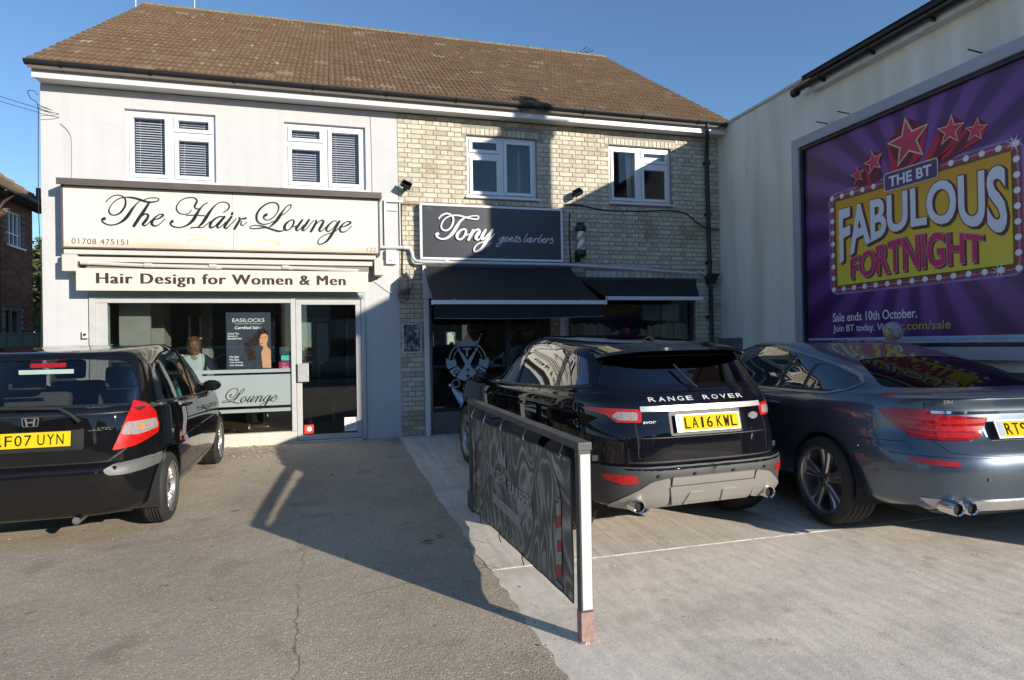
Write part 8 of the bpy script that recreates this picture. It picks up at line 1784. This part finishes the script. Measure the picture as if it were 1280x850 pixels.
def head_mesh(c, h, yaw_, pitch_, m, par):
    """head of height h centred at c; faces local -y before turning"""
    Mx = Matrix.Translation(c) @ Matrix.Rotation(yaw_, 4, 'Z') @ Matrix.Rotation(pitch_, 4, 'X'); mb = MB(); NU, NV = 28, 22; vs = []
    for j in range(NV+1):
        ph = math.pi*j/NV; z = math.cos(ph)
        for i in range(NU):
            th = 2*math.pi*i/NU; sx, sy = math.sin(th), -math.cos(th); r = math.sin(ph)
            w = .37 if z > -.1 else .37*(1-.34*((-z-.1)/.9)**1.2); d = .43 if z > -.2 else .43*(1-.20*((-z-.2)/.8))
            x, y, zz = sx*r*w, sy*r*d, z*.5
            if sy < -.6 and abs(sx) < .4:       # the face: nose, brow, mouth, eye hollows
                fr = (-sy-.6)/.4
                y -= .085*fr*math.exp(-((z+.05)/.13)**2-(sx/.13)**2); y -= .03*fr*math.exp(-((z-.26)/.10)**2); y += .035*fr*math.exp(-((z-.1)/.09)**2-((abs(sx)-.3)/.13)**2); y -= .03*fr*math.exp(-((z+.40)/.08)**2-(sx/.22)**2); y += .012*fr*math.exp(-((z+.52)/.04)**2); y -= .03*fr*math.exp(-((z+.78)/.14)**2)
            vs.append(Mx @ (Vector((x, y, zz))*h))
    f = [(j*NU+i, j*NU+(i+1) % NU, (j+1)*NU+(i+1) % NU, (j+1)*NU+i) for j in range(NV) for i in range(NU)]; mb.add(vs, f)
    o = mb.build('head', m, par, smooth=180)
    for s in (-1, 1):
        mb = MB(); e = []
        for k in range(10): a = 2*math.pi*k/10; e.append(Mx @ (Vector((s*(.375+.03*(1+math.cos(a))*.5), .03+.055*math.cos(a), -.02+.11*math.sin(a)))*h))
        e2 = [Mx @ (Vector((s*.34, .03+.035*math.cos(2*math.pi*k/10), -.02+.09*math.sin(2*math.pi*k/10)))*h) for k in range(10)]; mb.add(e+e2, [tuple(range(10))]+[(k, (k+1) % 10, 10+(k+1) % 10, 10+k) for k in range(10)]); mb.build('ear', m, o, smooth=60)
        mb = MB(); c_ = Mx @ (Vector((s*.13, -.375, .055))*h); mb.lathe([(0, -.011), (.009, -.007), (.012, 0), (.009, .007), (0, .011)], c_, 'z', 10); mb.build('eye', mat('eye_white', (.7, .68, .65), .2) if 'eye_white' not in bpy.data.materials else bpy.data.materials['eye_white'], o, smooth=True)
    return o, Mx
def hair_mesh(Mx, h, m, par, low, seed, grow=1.08, wave=.02, front=.25):
    mb = MB(); NU, NV = 40, 20; vs = []; keep = []
    for j in range(NV+1):
        for i in range(NU):
            th = 2*math.pi*i/NU; sx, sy = math.sin(th), -math.cos(th); fronty = max(0, -sy)
            zlow = lerp(low, front, sstep((fronty-.25)/.5)); ph = math.acos(max(-1, min(1, zlow)))*j/NV; z = math.cos(ph); r = math.sin(ph) if z > 0 else max(math.sin(ph), .93)
            w, d = .37*grow, .43*grow; n = wave*(noise.noise(Vector((sx*4+seed, sy*4, z*5)))+.5*noise.noise(Vector((sx*14+seed, sy*14, z*3))))
            vs.append(Mx @ (Vector((sx*r*(w+n*2), sy*r*(d+n*2)+.0, z*.5*(grow if z > 0 else (1.5 if low < -.6 else 1.0))))*h))
    mb.add(vs, [(j*NU+i, j*NU+(i+1) % NU, (j+1)*NU+(i+1) % NU, (j+1)*NU+i) for j in range(NV) for i in range(NU)]); return mb.build('hair', m, par, smooth=180, fix=False)
def hand(par, wrist, d, up, s, m, curl=.5):
    d = Vector(d).normalized(); up = Vector(up); up = (up-d*up.dot(d)).normalized(); side = d.cross(up)*s; V = [wrist, wrist+d*.05, wrist+d*.085]; E = [(0, 1), (1, 2)]; Rr = [(.026, .018), (.038, .016), (.038, .013)]
    for k, (off, ln) in enumerate(((-.030, .062), (-.010, .074), (.011, .070), (.030, .055))):
        p = V[2]+side*off; q = p; last = 2
        b = len(V); V.append(p+d*.008); E.append((2, b)); Rr.append(.0095); ang = 0
        for j in range(3): ang += curl*.5; q = V[-1]+(d*math.cos(ang)-up*math.sin(ang))*ln/3*1.25; V.append(q); E.append((len(V)-2, len(V)-1)); Rr.append(.0085-.001*j)
    b = len(V); V += [V[1]-side*.038+d*.0, V[1]-side*.055+d*.03, V[1]-side*.058+d*.055]; E += [(1, b), (b, b+1), (b+1, b+2)]; Rr += [.012, .010, .008]
    return skin_mesh('hand', V, E, Rr, m, par, 1)
def person(base, H, face, lean, arms, mats, label, headyaw, headpitch, hair, long_hair=False):
    """face: heading in radians (0 looks towards -y); arms: list of (elbow, hand) offsets from the shoulder in body axes"""
    skin, top, legs, hairm = mats; t = tag(empty('person', base), label, 'person'); B = Vector(base); Rz = Matrix.Rotation(face, 3, 'Z'); k = H/1.72
    def W(x, y, z): return B+Rz @ (Vector((x, y-lean*max(0, z-.9*k)*1.0, z)))
    hip, waist, chest, neck = W(0, 0, .93*k), W(0, 0, 1.08*k), W(0, 0, 1.28*k), W(0, 0, 1.45*k); hc = W(0, -.01, 1.60*k)
    V = [hip, waist, chest, neck, W(0, 0, 1.52*k)]; E = [(0, 1), (1, 2), (2, 3), (3, 4)]; Rr = [(.15*k, .11*k), (.13*k, .10*k), (.155*k, .11*k), (.06, .06), (.05, .05)]
    ends = []
    for s, (el, hd) in zip((-1, 1), arms):
        b = len(V); sh = W(s*.175*k, 0, 1.40*k); e = W(s*.175*k+el[0], el[1], 1.40*k+el[2]); h_ = W(s*.175*k+hd[0], hd[1], 1.40*k+hd[2]); V += [sh, e, h_]; E += [(2, b), (b, b+1), (b+1, b+2)]; Rr += [.058*k, .042*k, .026*k]; ends.append((s, e, h_))
        b = len(V); V += [W(s*.095*k, 0, .86*k), W(s*.10*k, -.01, .50*k), W(s*.10*k, .01, .09*k), W(s*.11*k, -.13, .035*k)]; E += [(0, b), (b, b+1), (b+1, b+2), (b+2, b+3)]; Rr += [(.088*k, .09*k), .058*k, .04*k, (.042*k, .03*k)]
    skin_mesh('body', V, E, Rr, skin, t)
    # shirt over torso and arms, trousers over hips and legs
    V2 = [W(0, 0, .90*k), waist, chest, W(0, -.005, 1.475*k)]; E2 = [(0, 1), (1, 2), (2, 3)]; R2 = [(.17*k, .125*k), (.15*k, .115*k), (.185*k, .135*k), (.085*k, .085*k)]
    for s, e, h_ in ends: b = len(V2); V2 += [W(s*.175*k, 0, 1.40*k), e, e.lerp(h_, .88)]; E2 += [(2, b), (b, b+1), (b+1, b+2)]; R2 += [.082*k, .055*k, .038*k]
    skin_mesh('shirt', V2, E2, R2, top, t)
    V3 = [W(0, 0, .98*k), W(0, 0, .90*k)]; E3 = [(0, 1)]; R3 = [(.155*k, .12*k), (.165*k, .125*k)]
    for s in (-1, 1): b = len(V3); V3 += [W(s*.098*k, 0, .80*k), W(s*.10*k, -.01, .50*k), W(s*.10*k, .01, .10*k)]; E3 += [(1, b), (b, b+1), (b+1, b+2)]; R3 += [.098*k, .068*k, .055*k]
    skin_mesh('trousers', V3, E3, R3, legs, t)
    for s in (-1, 1):
        a = W(s*.10*k, .05, .03); c = W(s*.11*k, -.16, .03); mb = MB(); mb.tube([a+Vector((0, 0, .02)), a.lerp(c, .4)+Vector((0, 0, .03)), c+Vector((0, 0, .0)), c+(c-a).normalized()*.03], [.045, .05, .042, .02], 10); mb.build('shoe', M_trim, t, smooth=True)
    for s, e, h_ in ends: hand(t, h_, h_-e, (0, 0, 1), s, skin, .5)
    hd, Mx = head_mesh(hc, .235*k, face+headyaw, headpitch, skin, t)
    hair_mesh(Mx, .235*k, hairm, hd, -.45 if not long_hair else -.9, 3.3 if long_hair else 7.7, 1.12 if not long_hair else 1.30, .05 if long_hair else .045, .30)
    return t
def hair_mat(name, stops):
    m, nt, b = newmat(name); b.inputs['Roughness'].default_value = .42; n = noise_node(nt, 8, 6, .7, vec_scale=(6, 6, 1)); r = ramp(nt, n.outputs[0], stops); nt.links.new(r.outputs[0], b.inputs['Base Color'])
    bp = nt.nodes.new('ShaderNodeBump'); bp.inputs['Strength'].default_value = .8; bp.inputs['Distance'].default_value = .01; nt.links.new(n.outputs[0], bp.inputs['Height']); nt.links.new(bp.outputs[0], b.inputs['Normal']); return m
person((6.02, -4.04, gz(-4)+.012), 1.63, R(-75), .0, (((.05, -.05, -.28), (.02, -.22, -.48)), ((.05, -.02, -.28), (.0, -.20, -.48))), (M_skin1, mat('light_blue_shirt', (.16, .24, .50), .8, var=.06), mat('dark_trousers', (.03, .03, .035), .9), hair_mat('grey_hair', [(.3, (.16, .155, .15)), (.5, (.40, .39, .38)), (.7, (.68, .66, .64))])), 'grey-haired man in a light blue shirt between the blue-grey car and the poster', R(-28), R(-10), None)
person((-2.10, .62, .10), 1.56, R(180), .12, (((-.10, -.16, -.20), (-.08, -.40, -.12)), ((-.12, -.12, -.18), (-.42, -.30, -.02))), (M_skin1, mat('white_top', (.70, .69, .66), .8, var=.04), mat('black_trousers', (.015, .015, .016), .9), hair_mat('brown_bob_hair', [(.3, (.05, .020, .008)), (.5, (.20, .08, .025)), (.7, (.45, .22, .08))])), 'brown-haired stylist in a white top seen from behind in the salon window', R(12), R(0), None, True)
person((3.05, 1.4, .10), 1.72, R(20), .0, (((.05, -.05, -.28), (.02, -.22, -.40)), ((.05, -.02, -.28), (-.1, -.25, -.35))), (M_skin1, mat('dark_tunic', (.03, .03, .035), .8), bpy.data.materials['black_trousers'], hair_mat('dark_hair', [(.3, (.02, .012, .008)), (.7, (.06, .035, .02))])), 'barber in a dark tunic standing inside the barber window', 0, 0, None)

if _txt_scene is not None: bpy.data.scenes.remove(_txt_scene)
